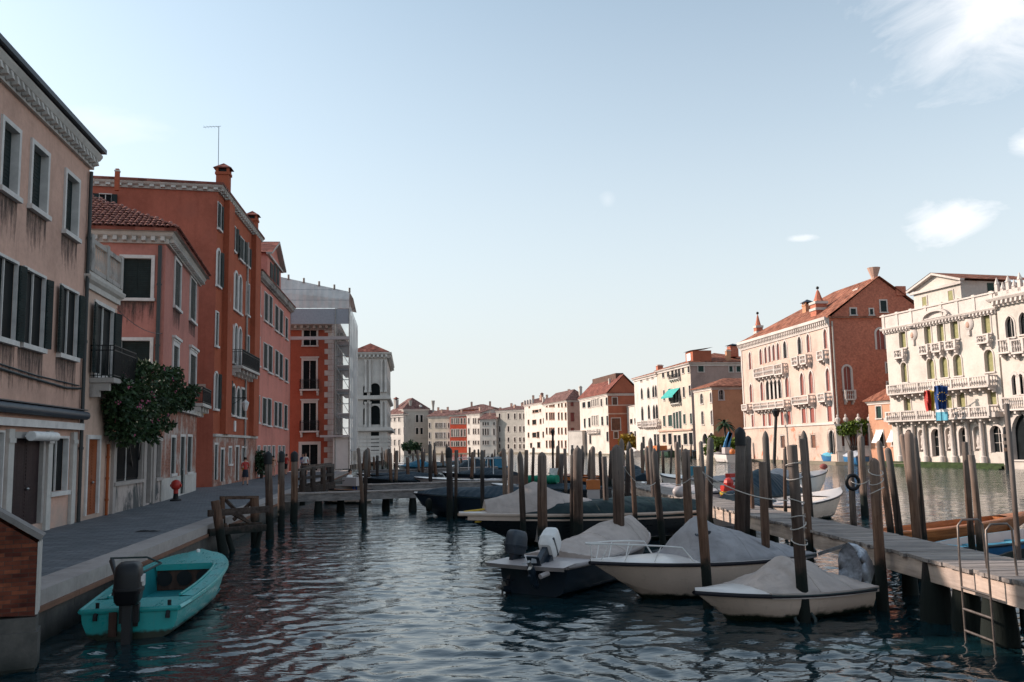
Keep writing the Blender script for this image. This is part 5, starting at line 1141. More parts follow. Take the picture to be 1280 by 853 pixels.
def outboard(o, x, z, tilt=0, cowl=M.rubber, leg=M.rubber, s=1.0, y=0, turn=0, digits=None, wrap=None):
    mb = MB(); secs = [(-.02, .32, .26), (.03, .44, .31), (.16, .49, .33), (.165, .50, .345), (.19, .50, .345), (.195, .49, .33), (.36, .48, .32), (.46, .43, .29), (.50, .34, .22), (.51, .2, .13)]; rows = []
    for zz, lx, ly in secs:
        rows.append([((-.09+math.copysign(abs(math.cos(2*PI*k/16))**.42, math.cos(2*PI*k/16))*lx/2-.05*max(0, zz-.3))*s, math.copysign(abs(math.sin(2*PI*k/16))**.42, math.sin(2*PI*k/16))*ly/2*s, zz*s) for k in range(16)])
    mb.grid(rows, 0, close=True); mb.p(rows[-1], 0); mb.p(list(reversed(rows[0])), 0)
    mb.box(-.30*s, -.168*s, .12*s, .12*s, .168*s, .155*s, 2)
    lm = MB(); lm.beam((-.10*s, 0, -.02*s), (-.12*s, 0, -.62*s), .11*s, .20*s); lm.box(-.42*s, -.13*s, -.60*s, .05*s, .13*s, -.575*s); lm.beam((-.12*s, 0, -.6*s), (-.12*s, 0, -.92*s), .06*s, .2*s)
    lm.tube([(-.36*s, 0, -.78*s), (-.3*s, 0, -.78*s), (.1*s, 0, -.78*s), (.18*s, 0, -.78*s)], [.05*s, .075*s, .07*s, .02*s], 10); lm.box(-.02*s, -.12*s, -.28*s, .13*s, .12*s, -.04*s); lm.box(.06*s, -.1*s, -.34*s, .11*s, .1*s, .02*s)
    T = Matrix.Translation((x, y, z)) @ Matrix.Rotation(R(turn), 4, 'Z') @ Matrix.Rotation(R(tilt), 4, 'Y')
    lm.xf(T); lo = lm.build('outboard_motor', [leg], o, smooth=30); mb.xf(T); co = mb.build('cowl', [cowl, leg, leg], lo, smooth=40)
    pm = MB()
    for k in range(3):
        a = 2*PI*k/3; c, s_ = math.cos(a), math.sin(a); pm.p([(-.40*s, .03*c*s, -.78*s+.03*s_*s), (-.37*s, (.12*c-.07*s_)*s, -.78*s+(.12*s_+.07*c)*s), (-.40*s, .17*c*s, -.78*s+.17*s_*s), (-.43*s, (.12*c+.06*s_)*s, -.78*s+(.12*s_-.06*c)*s)])
    pm.tube([(-.46*s, 0, -.78*s), (-.34*s, 0, -.78*s)], .04*s, 8); pm.xf(T); pm.build('propeller', [M.steel], lo, norm=False)
    if digits:
        dm = MB(); seg = {'4': 'fbgc', '0': 'abcdef'}
        sh = {'a': (0, 1, 1, 1), 'b': (1, .5, 1, 1), 'c': (1, 0, 1, .5), 'd': (0, 0, 1, 0), 'e': (0, 0, 0, .5), 'f': (0, .5, 0, 1), 'g': (0, .5, 1, .5)}
        for face in (-1,):
            for n, ch in enumerate(digits):
                for g in seg[ch]:
                    x0, z0, x1, z1 = sh[g]; q = lambda a, b: ((-.20+.13*n+.09*a)*s, face*.174*s, (.20+.13*b)*s)
                    a, b = q(x0, z0), q(x1, z1); dm.beam(a, b, .012, .026*s, up=(0, 1, 0))
        dm.xf(T); dm.build('lettering', [M.white], co)
    return lo
# --- teal open boat at the quay
st = (-6.10, 14.25); bw = (-7.0, 20.0)
o, H = boat('teal_motorboat', 'bright teal open motorboat with black outboard moored against the quay', 'motorboat', st, bw, 1.74, .46, .68, M.teal, M.teal, sf=.70, sa=.15, sd=.24, fm=M.teal_dk, rub=M.teal, rubr=.045, sw=.84, smax=.45, p=2.6, rake=.10, tip=.05, rnd=.55)
outboard(o, -.14, .60, 0, M.rubber, M.rubber, 1.2, y=-.02, turn=6, digits='40')
mb = MB(); mb.tube([(.05, .22, .82), (.35, .32, .92), (.75, .5, 1.12)], [.028, .03, .045], 8); mb.build('tiller_handle', [M.rubber], o, smooth=50)
mb = MB(); t = .70; y0 = H.b(t)-.28
mb.box(H.x(t)-.03, -y0, .13, H.x(t)-.012, y0, H.z(t)-.06)
bk = mb.build('bulkhead', [M.brownwood], o); mb = MB()
for y in (-.38, 0, .38):
    mb.lathe([(.001, 0), (.15, 0), (.15, .012), (.001, .012)], 14); i0 = len(mb.v)-14*4; mb.xf(Matrix.Translation((H.x(t)-.045, y, .36)) @ Matrix.Rotation(R(-90), 4, 'Y'), i0)
mb.build('locker_hole', [M.black], bk)
mb = MB(); mb.grid([[(H.x(u), sg*(H.b(u)-.17), H.z(u)+.05) for sg in (-1, -.3, .3, 1)] for u in (.685, .705)]); mb.box(H.x(.685), -y0-.02, H.z(.69)-.05, H.x(.702), y0+.02, H.z(.69)+.07); mb.build('coaming', [M.teal], o)
mb = MB()
for sg in (-1, 1): mb.tube([(H.x(u), sg*(H.b(u)-.23), H.z(u)+.05) for u in [.15+.55*i/14 for i in range(15)]], .022, 6)
mb.build('gunwale_trim', [M.teal], o, smooth=60)
mb = MB(); mb.box(.45, -.6, .13, .8, .6, .32); mb.build('thwart', [M.teal_dk], o)
for y in (-.58, .5):
    mb = MB(); mb.tube([(-.02, y, .40), (-.05, y, .36), (-.06, y, .30)], .035, 6); mb.build('tow_eye', [M.black], o); mb = MB(); mb.tube([(.05, y, .46), (.05, y, .56)], .03, 6); mb.build('cleat', [M.black], o)
mb = MB(); mb.box(-.06, .18, .05, -.003, .3, .42); mb.build('transom_bracket', [M.brownwood], o)
mb = MB(); mb.lathe([(.04, 0), (.04, .08), (.02, .1)], 8, (H.L*.93, 0)); mb.xf(Matrix.Translation((0, 0, H.z(.93)+.03))); mb.build('bow_cleat', [M.white], o)
a = Vector((*st, 0)); q0 = onz(138, 698, QZ+.03); q1 = at(151, 716, 15.4)
mb = MB(); mb.tube([tuple(q0-q0), tuple(Vector((.7, .05, .0))), tuple(Vector((1.05, -.1, -.1))), tuple(q1-q0+Vector((.3, -.1, -.05)))], .02, 6); tag(mb.build('teal_boat_line', [M.rope_dk], None, tuple(q0), smooth=60), 'thin mooring line from the quay coping down to the teal boat', 'rope')
# --- front covered boat
o, H = boat('small_cream_boat', 'small cream boat under a peaked beige tarp, frontmost by the pier', 'motorboat', (5.78, 15.75), (2.86, 14.55), 1.55, .40, .50, M.gel_cream, M.gel, sf=.6, rub=M.rub, rake=.16, p=2.2, smax=.4)
tarp(o, H, -.02, .68, ((0, .02), (.22, .16), (.45, .42), (.66, .52), (.82, .30), (1, .03)), M.tarp, pw=1.25, wr=.018)
mb = MB(); mb.grid([[(-.02-.45*math.sin(PI*i/8)*abs(math.cos(2*PI*j/12))**1.2*(1+.15*math.sin(3*j+i)), .30*math.sin(PI*i/8)*math.sin(2*PI*j/12)*(1+.1*math.cos(5*j+2*i)), .42-.52*math.cos(PI*i/8)+.02*math.sin(4*j+i)) for j in range(12)] for i in range(9)], close=True)
mb.xf(Matrix.Translation((-.12, -.1, .12))); mb.build('wrapped_motor', [M.plastic], o, smooth='all')
mb = MB(); mb.ball((.1, -.80, .22), .085, 10, 8, 0, (1.0, 1, 1.3)); mb.tube([(.1, -.80, .3), (.15, -.76, .42)], .015, 6, 1); mb.build('fender', [M.gel_cream, M.rope_dk], o, smooth=60)
# --- boat with bow rail
o, H = boat('railed_white_boat', 'white boat with chrome bow rail under a grey canvas cover', 'motorboat', (5.25, 18.3), (1.36, 16.55), 1.85, .62, .74, M.gel_cream, M.gel, sf=.45, rub=M.rub, rake=.24, p=2.3, smax=.35)
tarp(o, H, -.12, .56, ((0, .02), (.3, .26), (.6, .56), (.84, .76), (.9, .60), (1, .0)), M.tarp_gy, pw=1.6, wr=.02, over=.97)
mb = MB()
for sg in (-1, 1):
    mb.tube([H.P(.58, sg*.84, .03), H.P(.63, sg*.82, .28), H.P(.72, sg*.82, .31), H.P(.86, sg*.84, .33), H.P(.95, sg*.9, .33), (H.x(1.0), sg*.14, H.z(1)+.33), (H.x(1.02), 0, H.z(1)+.33)], .016, 6)
    for u, w in ((.74, .8), (.86, .78), (.95, .7)): mb.tube([H.P(u+.01, sg*w, .02), H.P(u-.02, sg*.83, .32)], .011, 5)
mb.tube([H.P(.99, 0, .02), (H.x(1.0), 0, H.z(1)+.33)], .011, 5); mb.build('bow_rail', [M.white], o, smooth=60)
mb = MB(); u = .42
mb.ball((0, 0, 0), .13, 10, 6, 0, (1.0, .05, .55)); mb.beam((-.06, -.012, -.12), (.2, -.012, .06), .05, .02); mb.xf(Matrix.Translation((H.x(.485), .53, H.z(.5)+.50)) @ Matrix.Rotation(R(-38), 4, 'X') @ Matrix.Rotation(R(20), 4, 'Y')); mb.build('cover_emblem', [M.darkmetal], o)
mb = MB(); mb.box(.2, -.9, .66, 1.1, -.6, .80); mb.build('stern_seat', [M.gel], o)
# --- boat with tilted outboard, stern to the canal
o, H = boat('grey_tarped_boat', 'dark hulled boat with long beige tarp and tilted white outboard at its stern', 'motorboat', (.32, 17.6), (3.2, 21.7), 1.75, .58, .72, M.hull_navy, M.gel_grey, sf=.7, sa=.20, sd=.2, rub=M.gel_grey, rubr=.05, sw=.9, smax=.3)
tarp(o, H, .20, .98, ((0, .10), (.2, .28), (.55, .52), (.8, .50), (1, .1)), M.tarp, pw=1.6, wr=.02)
mb = MB(); mb.grid([[(-.30-.12*math.cos(v*1.3), v*.92, .60) for v in (-1, -.5, 0, .5, 1)], [(.35, v*.85, .63) for v in (-1, -.5, 0, .5, 1)]]); mb.grid([[(-.30-.12*math.cos(v*1.3), v*.92, .60) for v in (-1, -.5, 0, .5, 1)], [(-.25-.12*math.cos(v*1.3), v*.9, .52) for v in (-1, -.5, 0, .5, 1)]]); mb.build('stern_platform', [M.gel_grey], o, smooth=60)
outboard(o, .30, .74, 58, M.white, M.hull_navy, 1.0, y=-.15, turn=10)
outboard(o, .28, .72, 12, M.darkmetal, M.hull_navy, .9, y=.55, turn=-8)
mb = MB(); mb.tube([(-.3, -.55, .48), (-.5, -.5, .44)], .05, 8); mb.build('exhaust_pipe', [M.gel_grey], o)
# --- long dark boat
o, H = boat('long_black_boat', 'long black hulled boat with peach rubbing strake and dark green cover', 'motorboat', (5.6, 28.2), (-1.62, 25.6), 2.1, .80, .98, M.hull_dk, M.gel, sf=.72, rub=M.gel_cream, rubr=.05, rake=.2, stripe=(M.gel_cream, .12), p=2.1)
tarp(o, H, .0, .78, ((0, .25), (.3, .38), (.8, .32), (1, .02)), M.tarp_green, over=1.02, drop=.16, pw=2.2)
tarp(o, H, .46, .90, ((0, .34), (.3, .55), (.55, .92), (.8, .50), (1, .36)), M.tarp, name='awning_cover', over=.82, drop=.05, pw=1.15)
mb = MB(); mb.ball((.5, .1, 1.35), .2, 10, 8, 0, (1.3, .8, .9)); mb.build('motor_cover', [M.gel_grey], o, smooth='all')
mb = MB(); mb.tube([H.P(.98, 0, .05), H.P(.9, 0, .12)], .03, 6); mb.ball(H.P(.93, .55, -.22), .07, 8, 6, 0, (1.6, .4, .5)); mb.build('bow_fitting', [M.yellow], o)
# --- more boats on both sides of the piers
def cov(name, label, stern, bow, B, zs, zb, hm, tm, hs, group=None, t0=0, t1=.8, dm=M.gel, cat='motorboat', **kw):
    o, H = boat(name, label, cat, stern, bow, B, zs, zb, hm, dm, group=group, **kw); tarp(o, H, t0, t1, hs, tm, pw=1.5); return o, H
o, H = cov('navy_covered_boat', 'navy boat under a full navy cover with round grey fender behind the black boat', (1.9, 36.2), (-4.3, 38.0), 2.2, .75, .95, M.hull_navy, M.tarp_navy, ((0, .2), (.4, .42), (.8, .28), (1, .05)), t1=.97)
mb = MB(); mb.ball((H.x(.86), H.b(.86)+.1, .5), .2, 10, 8, 0, (.8, .8, 1.4)); mb.build('fender', [M.pile_gy], o, smooth='all')
o, H = cov('green_roll_boat', 'dark boat carrying a rolled emerald tarpaulin and white cloth', (4.3, 43), (-1.2, 46.5), 2.0, .7, .9, M.hull_dk, M.tarp_navy, ((0, .1), (.5, .2), (1, .02)))
mb = MB(); a, c = at(655, 600, 45), at(697, 599.5, 44.3); i = (Matrix.Translation((o.location.x, o.location.y, 0)) @ Matrix.Rotation(o.rotation_euler.z, 4, 'Z')).inverted(); a, c = i @ a, i @ c
rows = [[tuple(a+(c-a)*k/10+Vector((0, (.22+.015*math.sin(k*3+j))*math.cos(2*PI*j/12), (.22+.015*math.cos(k*2+j))*math.sin(2*PI*j/12)))) for j in range(12)] for k in range(11)]; mb.grid(rows, close=True); mb.p(rows[0]); mb.p(rows[-1]); mb.build('rolled_tarpaulin', [M.tarp_em], o, smooth=50)
mb = MB(); mb.grid([[(c.x+.12*k+.05*math.sin(j), c.y-.1+.05*math.sin(2*k+j), c.z+.55-j*.22) for k in range(5)] for j in range(6)]); mb.build('hanging_cloth', [M.white], o)
mb = MB()
for p in (a, c): mb.tube([(p.x, p.y, .4), (p.x, p.y, p.z-.15)], .04, 6)
mb.build('frame_post', [M.steel], o)
cov('long_white_boat', 'long low white boat lying across the far walkway', (-.8, 59), (-7, 62), 2.0, .62, .8, M.gel, M.gel_grey, ((0, .02), (1, .02)), t1=.2)
o, H = cov('pole_framed_boat', 'dark boat with white pole frame and navy cover behind the white one', (0, 66), (-5.6, 69), 2.2, .7, .9, M.hull_navy, M.tarp_navy, ((0, .2), (.5, .5), (1, .05)))
mb = MB()
for u in (.2, .45, .7): mb.tube([H.P(u, .9, 0), H.P(u, .9, 1.2)], .035, 6); mb.tube([H.P(u, -.9, 0), H.P(u, -.9, 1.2)], .035, 6)
mb.tube([H.P(.2, .9, 1.2), H.P(.7, .9, 1.2)], .035, 6); mb.tube([H.P(.2, -.9, 1.2), H.P(.7, -.9, 1.2)], .035, 6); mb.build('pole_frame', [M.white], o)
cov('blue_tarped_boat', 'boat under a bright blue tarpaulin near the far left posts', (-9.3, 98), (-13.2, 101), 2.2, .7, .9, M.hull_navy, M.tarp_blue, ((0, .3), (.4, .75), (1, .1)))
cov('navy_peaked_boat', 'dark boat with peaked navy tent cover in the crowd of posts', (-2.2, 84), (-6.4, 87), 2.2, .8, 1.0, M.hull_navy, M.tarp_navy, ((0, .1), (.5, .95), (1, .1)))
o, H = cov('blue_cabin_boat', 'low boat with upright blue cabin cloth among the posts', (-.6, 88), (-4.6, 91), 1.9, .7, .9, M.hull_dk, M.tarp_blue, ((0, .1), (1, .1))); mb = MB(); mb.box(1.2, -.6, .8, 2.4, .6, 1.75); mb.build('cabin_cloth', [M.tarp_blue], o)
for k, (x, y, l) in enumerate(((-10.2, 64, 6), (-11.5, 72, 7), (-13, 108, 8), (-14.5, 118, 8), (-10, 125, 8))):
    cov('dark_moored_boat', 'dark low boat in the crowded mooring by the stone palace', (x+l*.8, y-2), (x-l*.2, y+.5), 1.7, .55, .85, M.hull_dk, M.tarp_navy, ((0, .15), (.5, .35), (1, .05)), group='dark boats moored near the stone palace')
o, H = boat('orange_striped_boat', 'boat with orange side stripe behind the green roll', 'motorboat', (6.3, 58), (2.4, 62), 2.0, .7, .9, M.hull_navy, M.orange, stripe=(M.orange, .22))
o, H = boat('launch_with_rower', 'small pinkish open launch beside the timber gangway', 'launch', (-7.9, 47.2), (-10.8, 48.6), 1.5, .7, .85, M.gel_cream, M.varnish, rub=M.rub)
mb = MB(); mb.box(.4, -.3, .9, 1.3, .3, 1.35); mb.build('console', [M.gel_grey], o)
cov('canopied_navy_boat', 'boat with navy canopy and white rail beyond the pier end', (7.3, 50), (6.3, 56), 2.1, .8, 1.0, M.gel, M.tarp_navy, ((0, .3), (.5, .8), (1, .1)))
cov('maroon_striped_boat', 'grey topped boat with maroon side stripe along the pier', (8.4, 36.5), (6.2, 43.5), 2.0, .80, .95, M.gel_grey, M.tarp_gy, ((0, .05), (.5, .16), (1, .05)), stripe=(plain('maroon', (.07,.018,.03), .4), .3), t1=.9)
o, H = cov('windscreen_cruiser', 'white cruiser with pale blue windscreen behind the pier', (11.3, 45), (8.2, 50), 2.3, .9, 1.1, M.gel, M.tarp_gy, ((0, .1), (.5, .2), (1, .05)), t1=.4)
mb = MB(); mb.grid([[(H.x(.5), -.85, H.z(.5)), (H.x(.62), -.5, H.z(.6)), (H.x(.62), .5, H.z(.6)), (H.x(.5), .85, H.z(.5))], [(H.x(.44), -.8, H.z(.5)+.6), (H.x(.54), -.45, H.z(.6)+.6), (H.x(.54), .45, H.z(.6)+.6), (H.x(.44), .8, H.z(.5)+.6)]]); mb.build('windscreen', [M.ltblue], o); mb = MB(); mb.box(.2, -.4, .9, .5, .4, 1.25); mb.build('red_seat', [M.red_paint], o)
o, H = boat('red_stern_boat', 'small boat with red and yellow stern locker left of the thick dark posts', 'motorboat', (8.25, 34), (7.2, 38.5), 1.7, .7, .85, M.hull_dk, M.gel_grey)
mb = MB(); mb.box(.05, -.26, .72, .4, .26, 1.2, 0); mb.box(.03, -.28, .85, .42, .28, .98, 1); mb.ball((.2, .0, 1.3), .2, 8, 6, 0); mb.build('stern_locker', [M.red_paint, M.yellow], o)
cov('hooded_motor_boat', 'low boat with grey hooded outboard beside the pier rail', (7.3, 30.6), (9.6, 33.5), 1.6, .6, .75, M.gel_grey, M.tarp_navy, ((0, .5), (.15, .55), (.3, .25), (1, .05)))
cov('navy_tented_boat', 'boat under a bulky navy tent cover beyond the pier', (8.9, 34.6), (12.4, 38.6), 2.1, .75, .9, M.gel, M.tarp_navy, ((0, .6), (.3, .95), (.7, .7), (1, .1)), t1=.75)
cov('cream_bow_boat', 'cream boat pointing its raised bow to the sunlit canal', (8.9, 31.2), (13.0, 35.6), 1.9, .62, .92, M.gel_cream, M.gel_grey, ((0, .02), (1, .04)), t1=.25, rake=.2)
o, H = cov('white_speedboat', 'white speedboat with mauve underside and dark bow lamp in the sunny canal', (12.3, 44.5), (17.2, 49), 2.1, .9, 1.2, M.gel, M.tarp_gy, ((0, .2), (.5, .5), (1, .1)), t1=.5); mb = MB(); mb.ball(H.P(.95, 0, .22), .2, 8, 6, 0, (1.3, 1, .8)); mb.build('bow_lamp', [M.shut_red], o, smooth='all')
o, H = boat('orange_rowing_boat', 'long varnished orange rowing boat floating beyond the pier', 'rowing boat', (9.3, 23.9), (15.6, 27.0), 1.25, .38, .58, M.varnish, M.varnish, sf=.78, sa=.1, sd=.1, rub=M.varnish, sw=.45, p=2.0, fm=M.varnish)
for t in (.3, .5, .7): mb = MB(); mb.box(H.x(t)-.1, -H.b(t)+.1, .26, H.x(t)+.1, H.b(t)-.1, .30); mb.build('thwart', [M.varnish], o)
o, H = boat('blue_rowing_boat', 'blue boat with pale inside moored close to the pier ladder', 'rowing boat', (9.4, 20.3), (15.0, 23.3), 1.4, .42, .6, M.blue, M.ltblue, sf=.75, sa=.1, sd=.12, rub=M.hull_navy, fm=M.gel_grey, sw=.5)
for t in (.3, .55): mb = MB(); mb.box(H.x(t)-.1, -H.b(t)+.1, .28, H.x(t)+.1, H.b(t)-.1, .32); mb.build('thwart', [M.ltblue], o)
boat('grey_skiff', 'grey wooden skiff at the right edge beside the blue boat', 'rowing boat', (9.6, 17.6), (14.2, 20.6), 1.4, .45, .6, M.pile_gy, M.pile_gy, sf=.75, sa=.1, sd=.1, fm=M.pile_dk, sw=.5)
# far bank boats
def far_boat(name, label, px0, px1, Y0, Y1, hm, tm, hs, B=2.2, zs=.9, **kw): return cov(name, label, G(px0, Y0), G(px1, Y1), B, zs, zs+.25, hm, tm, hs, **kw)
far_boat('blue_white_boat', 'boat under pale blue and white covers at the brick palace', 1052, 1026, 101, 103, M.blue, M.ltblue, ((0, .5), (.4, .9), (1, .2)))
far_boat('blue_white_boat', 'second pale covered boat nearest the palace garden wall', 1078, 1053, 97, 100, M.blue, M.plastic, ((0, .3), (.5, .7), (1, .2)))
far_boat('red_moored_boat', 'dark red moored boat at the foot of the brick palace', 1032, 1008, 108, 110, M.shut_red, M.tarp_navy, ((0, .1), (1, .1)))
far_boat('dark_barge', 'dark boat below the cone chimneyed palace at its left corner', 962, 940, 122, 127, M.hull_dk, M.tarp_navy, ((0, .2), (1, .2)))
o, H = far_boat('green_cargo_barge', 'long dark green barge with orange load before the teal awning house', 842, 800, 172, 186, plain('barge_green', (.02,.05,.03)), M.tarp_navy, ((0, .1), (1, .1)), B=3, zs=1.1); mb = MB(); mb.box(H.L*.3, -1, 1, H.L*.62, 1, 2.2); mb.build('cargo_load', [M.orange], o)
far_boat('second_green_barge', 'dark green barge below the cream front, right of the orange load', 874, 845, 158, 168, M.hull_dk, M.tarp_navy, ((0, .2), (1, .2)), B=3, zs=1.1)
far_boat('white_water_taxi', 'small white taxi boat before the low white building', 797, 781, 190, 196, M.gel, M.gel, ((0, .3), (.5, .9), (1, .1)))
far_boat('red_awning_boat', 'boat with red cover below the red flanked house', 777, 765, 200, 205, M.hull_dk, M.red_paint, ((0, .6), (1, .6)))
cb, H = boat('crane_barge', 'white work barge with blue folding crane arm and orange buoy', 'barge', G(920, 118), G(896, 128), 3.2, 1.1, 1.3, M.gel, M.gel_grey)
mb = MB(); i = (Matrix.Translation((cb.location.x, cb.location.y, 0)) @ Matrix.Rotation(cb.rotation_euler.z, 4, 'Z')).inverted(); q = [i @ at(*p) for p in ((908, 568, 123), (910, 556, 123), (913, 541, 123), (908, 553, 123), (905, 565, 123))]
for a, c in zip(q, q[1:]): mb.beam(a, c, .45, .5)
mb.build('crane_arm', [M.blue], cb); mb = MB(); mb.box(H.L*.35, -.5, 1.15, H.L*.52, .5, 2.0); mb.build('wheelhouse', [M.gel_grey], cb); q = i @ at(915.5, 565, 119); mb = MB(); mb.ball(tuple(q), .42, 10, 8); mb.build('buoy', [M.orange], cb, smooth='all')
# ------------------------------------------------------------------ piers and walkways
def pier(name, label, a0, a1, b0, b1, z, piles=(), fascia=.30, pw=.19, mat=M.plank, bm=None):
    """deck between near edge a0-a1 and far edge b0-b1"""
    o = empty(name, (a0[0], a0[1], 0), 0, label, 'pier'); A0, A1, B0, B1 = [Vector(p)-Vector(a0) for p in (a0, a1, b0, b1)]; n = int((A1-A0).length/pw); mb = MB()
    for i in range(n):
        k0, k1 = (i+.03)/n, (i+.97)/n; zz = z+random.uniform(-.006, .006); e0, e1 = random.uniform(-.03, .03), random.uniform(-.03, .03); d = (B0-A0).normalized()
        q = [A0.lerp(A1, k0)-d*e0, A0.lerp(A1, k1)-d*e0, B0.lerp(B1, k1)+d*e1, B0.lerp(B1, k0)+d*e1]
        lo = [(p.x, p.y, zz-.055) for p in q]; hi = [(p.x, p.y, zz) for p in q]; mb.p(hi); mb.grid([lo+lo[:1], hi+hi[:1]]); mb.p(list(reversed(lo)))
    mb.build('deck', [mat], o, norm=False); mb = MB()
    for p, q in ((A0, A1), (B0, B1)): d = ((B0-A0) if p is A0 else (A0-B0)).normalized()*.09; mb.beam((p.x+d.x, p.y+d.y, z-.06-fascia/2), (q.x+d.x, q.y+d.y, z-.06-fascia/2), .10, fascia)
    mb.build('side_beam', [bm or mat], o)
    for x, y, r in piles:
        mb = MB(); mb.tube([(x-a0[0], y-a0[1], -1.2), (x-a0[0], y-a0[1], .15), (x-a0[0]+.01, y-a0[1], z-.07-fascia*.0-.001)], [r*1.3, r*1.2, r*.8], 10); mb.build('pier_pile', [M.pile_dk], o, smooth=60)
    return o
def nearX(Y): return 6.7-(Y-9)*.05
main = pier('main_wooden_pier', 'long grey plank pier running from the right foreground to the posts', (6.75, 8.2), (5.05, 42), (8.05, 8.2), (6.2, 42), 1.0,
     [(nearX(Y)+dx, Y, r) for Y, dx, r in ((14.3, .18, .21), (13.65, .3, .19), (12.75, .25, .21), (12.3, .75, .13), (11.5, .3, .22), (9.9, .3, .2), (16.5, .25, .12), (16.8, 1.0, .12), (20.5, .25, .12), (24, .3, .12), (24.2, 1, .12), (28, .3, .12), (32, .3, .12), (36, .3, .12), (40, .3, .12))], bm=M.beam_lt)
# stainless ladder on the pier
la = at(1197, 700, 12.0); o = empty('pier_ladder', (6.45, 12.6, 0), R(-86), 'steel bathing ladder with two hooped handrails on the pier edge', 'ladder'); mb = MB()
for s_ in (-.36, .36):
    mb = MB(); mb.tube([(s_, -.06, -.5), (s_, -.06, 1.2), (s_, -.05, 1.62), (s_, .02, 1.70), (s_, .25, 1.70), (s_, .31, 1.63), (s_, .33, 1.003)], .016, 8); mb.build('handrail', [M.ladder], o, smooth=60)
for z in (.15, .45, .75): mb = MB(); mb.tube([(-.36, -.06, z), (.36, -.06, z)], .018, 6); mb.build('rung', [M.ladder], o)
o.rotation_euler = (0, 0, R(-88))
# side walkways on the left half of the basin
pier('front_walkway', 'nearest narrow plank walkway from the gangway to the boats', (-10.2, 39.3), (.4, 41.9), (-10.2, 40.5), (.3, 43), .95, [(x, 39.6+.25*(x+10), .16) for x in (-8.8, -6.9, -4.7, -2.2, 0)]+[(x, 40.4+.25*(x+10), .16) for x in (-8, -6, -4, -1)])
pier('middle_walkway', 'second plank walkway behind the nearest one', (-10.6, 47.3), (-.5, 49.2), (-10.6, 48.4), (-.6, 50.3), .95, [(x, 47.7+.19*(x+10.6), .15) for x in (-9, -6.8, -4.6, -2.4)])
pier('rear_walkway', 'third plank walkway farthest back before the stone palace', (-13.2, 77), (-1.5, 81), (-13.2, 78.5), (-1.6, 82.5), .95, [(x, 77.5+.34*(x+13.2), .15) for x in (-12, -9.5, -7, -4.5, -2)])
# gangway with timber rails
o = empty('timber_gangway', (-12, 42.5, 0), 0, 'dark timber gangway with railings from the quay to the walkways', 'gangway')
q = lambda px, py, Y: tuple(at(px, py, Y)-Vector((-12, 42.5, 0)))
for nm, segs, wd, hg in (('handrail', [(q(372, 588, 41), q(416, 581.5, 43)), (q(376, 584, 45), q(414, 580, 46)), (q(373, 599, 41), q(416, 593, 43))], .14, .12), ('beam', [(q(370, 617, 41), q(418, 606, 43)), (q(374, 610, 45), q(414, 603, 46))], .16, .3)):
    for a, c in segs: mb = MB(); mb.beam(a, c, wd, hg); mb.build(nm, [M.plank_dk], o)
for px, yt, yb, Y in ((378, 586, 632, 41.2), (391, 584, 620, 41.8), (404, 583, 620, 42.4), (414.5, 580, 612, 43), (380, 583, 612, 45), (411, 580, 606, 46)): mb = MB(); mb.tube([q(px, yb, Y), q(px, yt, Y)], .13, 8); mb.build('post', [M.pile_dk], o)
mb = MB(); n = 12
for i in range(n): a = Vector(q(371+45*i/n, 612-8*i/n, 41.2+1.8*i/n)); mb.box(a.x, a.y, a.z, a.x+.15, a.y+3, a.z+.05)
mb.build('deck', [M.plank_dk], o)
# timber landing frame by the quay
o = empty('timber_landing_frame', (-8.2, 26.6, 0), R(42), 'old dark timber landing frame with crossed braces at the quay edge', 'landing frame'); C0 = Vector((-8.2, 26.6, 0))
q = lambda px, py, Y: tuple(at(px, py, Y)-C0)
o.rotation_euler = (0, 0, 0)
for nm, a, c, w_, h_ in (('rail', (260.5, 642, 25.3), (336, 636.5, 26.9), .10, .19), ('rail', (275, 622.5, 27.6), (323, 622, 28.3), .10, .10), ('lower_beam', (261, 666, 25.3), (331.5, 659.5, 26.8), .12, .20), ('brace', (281, 624, 27.7), (306, 650, 27.5), .07, .10), ('brace', (318, 624, 28.2), (292, 650, 27.5), .07, .10), ('brace', (290, 642, 25.9), (313, 654, 27.5), .06, .08), ('lower_beam', (287, 657, 26.9), (327, 655, 27.6), .10, .10)):
    mb = MB(); mb.beam(q(*a), q(*c), w_, h_); mb.build(nm, [M.plank_dk], o)
for (xt, yt, xb, yb, Y, r) in ((269, 626, 276, 672, 25.5, .13), (318, 622, 320, 690, 28.0, .14), (278, 622, 279, 655, 27.6, .07), (280, 655, 291, 690, 25.9, .08), (326, 660, 320, 688, 27.0, .08)):
    a, c = Vector(q(xt, yt, Y)), Vector(q(xb, yb, Y)); c = a+(c-a)*((a.z+.6)/max(.2, a.z-c.z)); mb = MB(); mb.tube([c, c.lerp(a, .5), a], [r*1.1, r, r*.95], 10); mb.build('post', [M.pile], o, smooth=60)
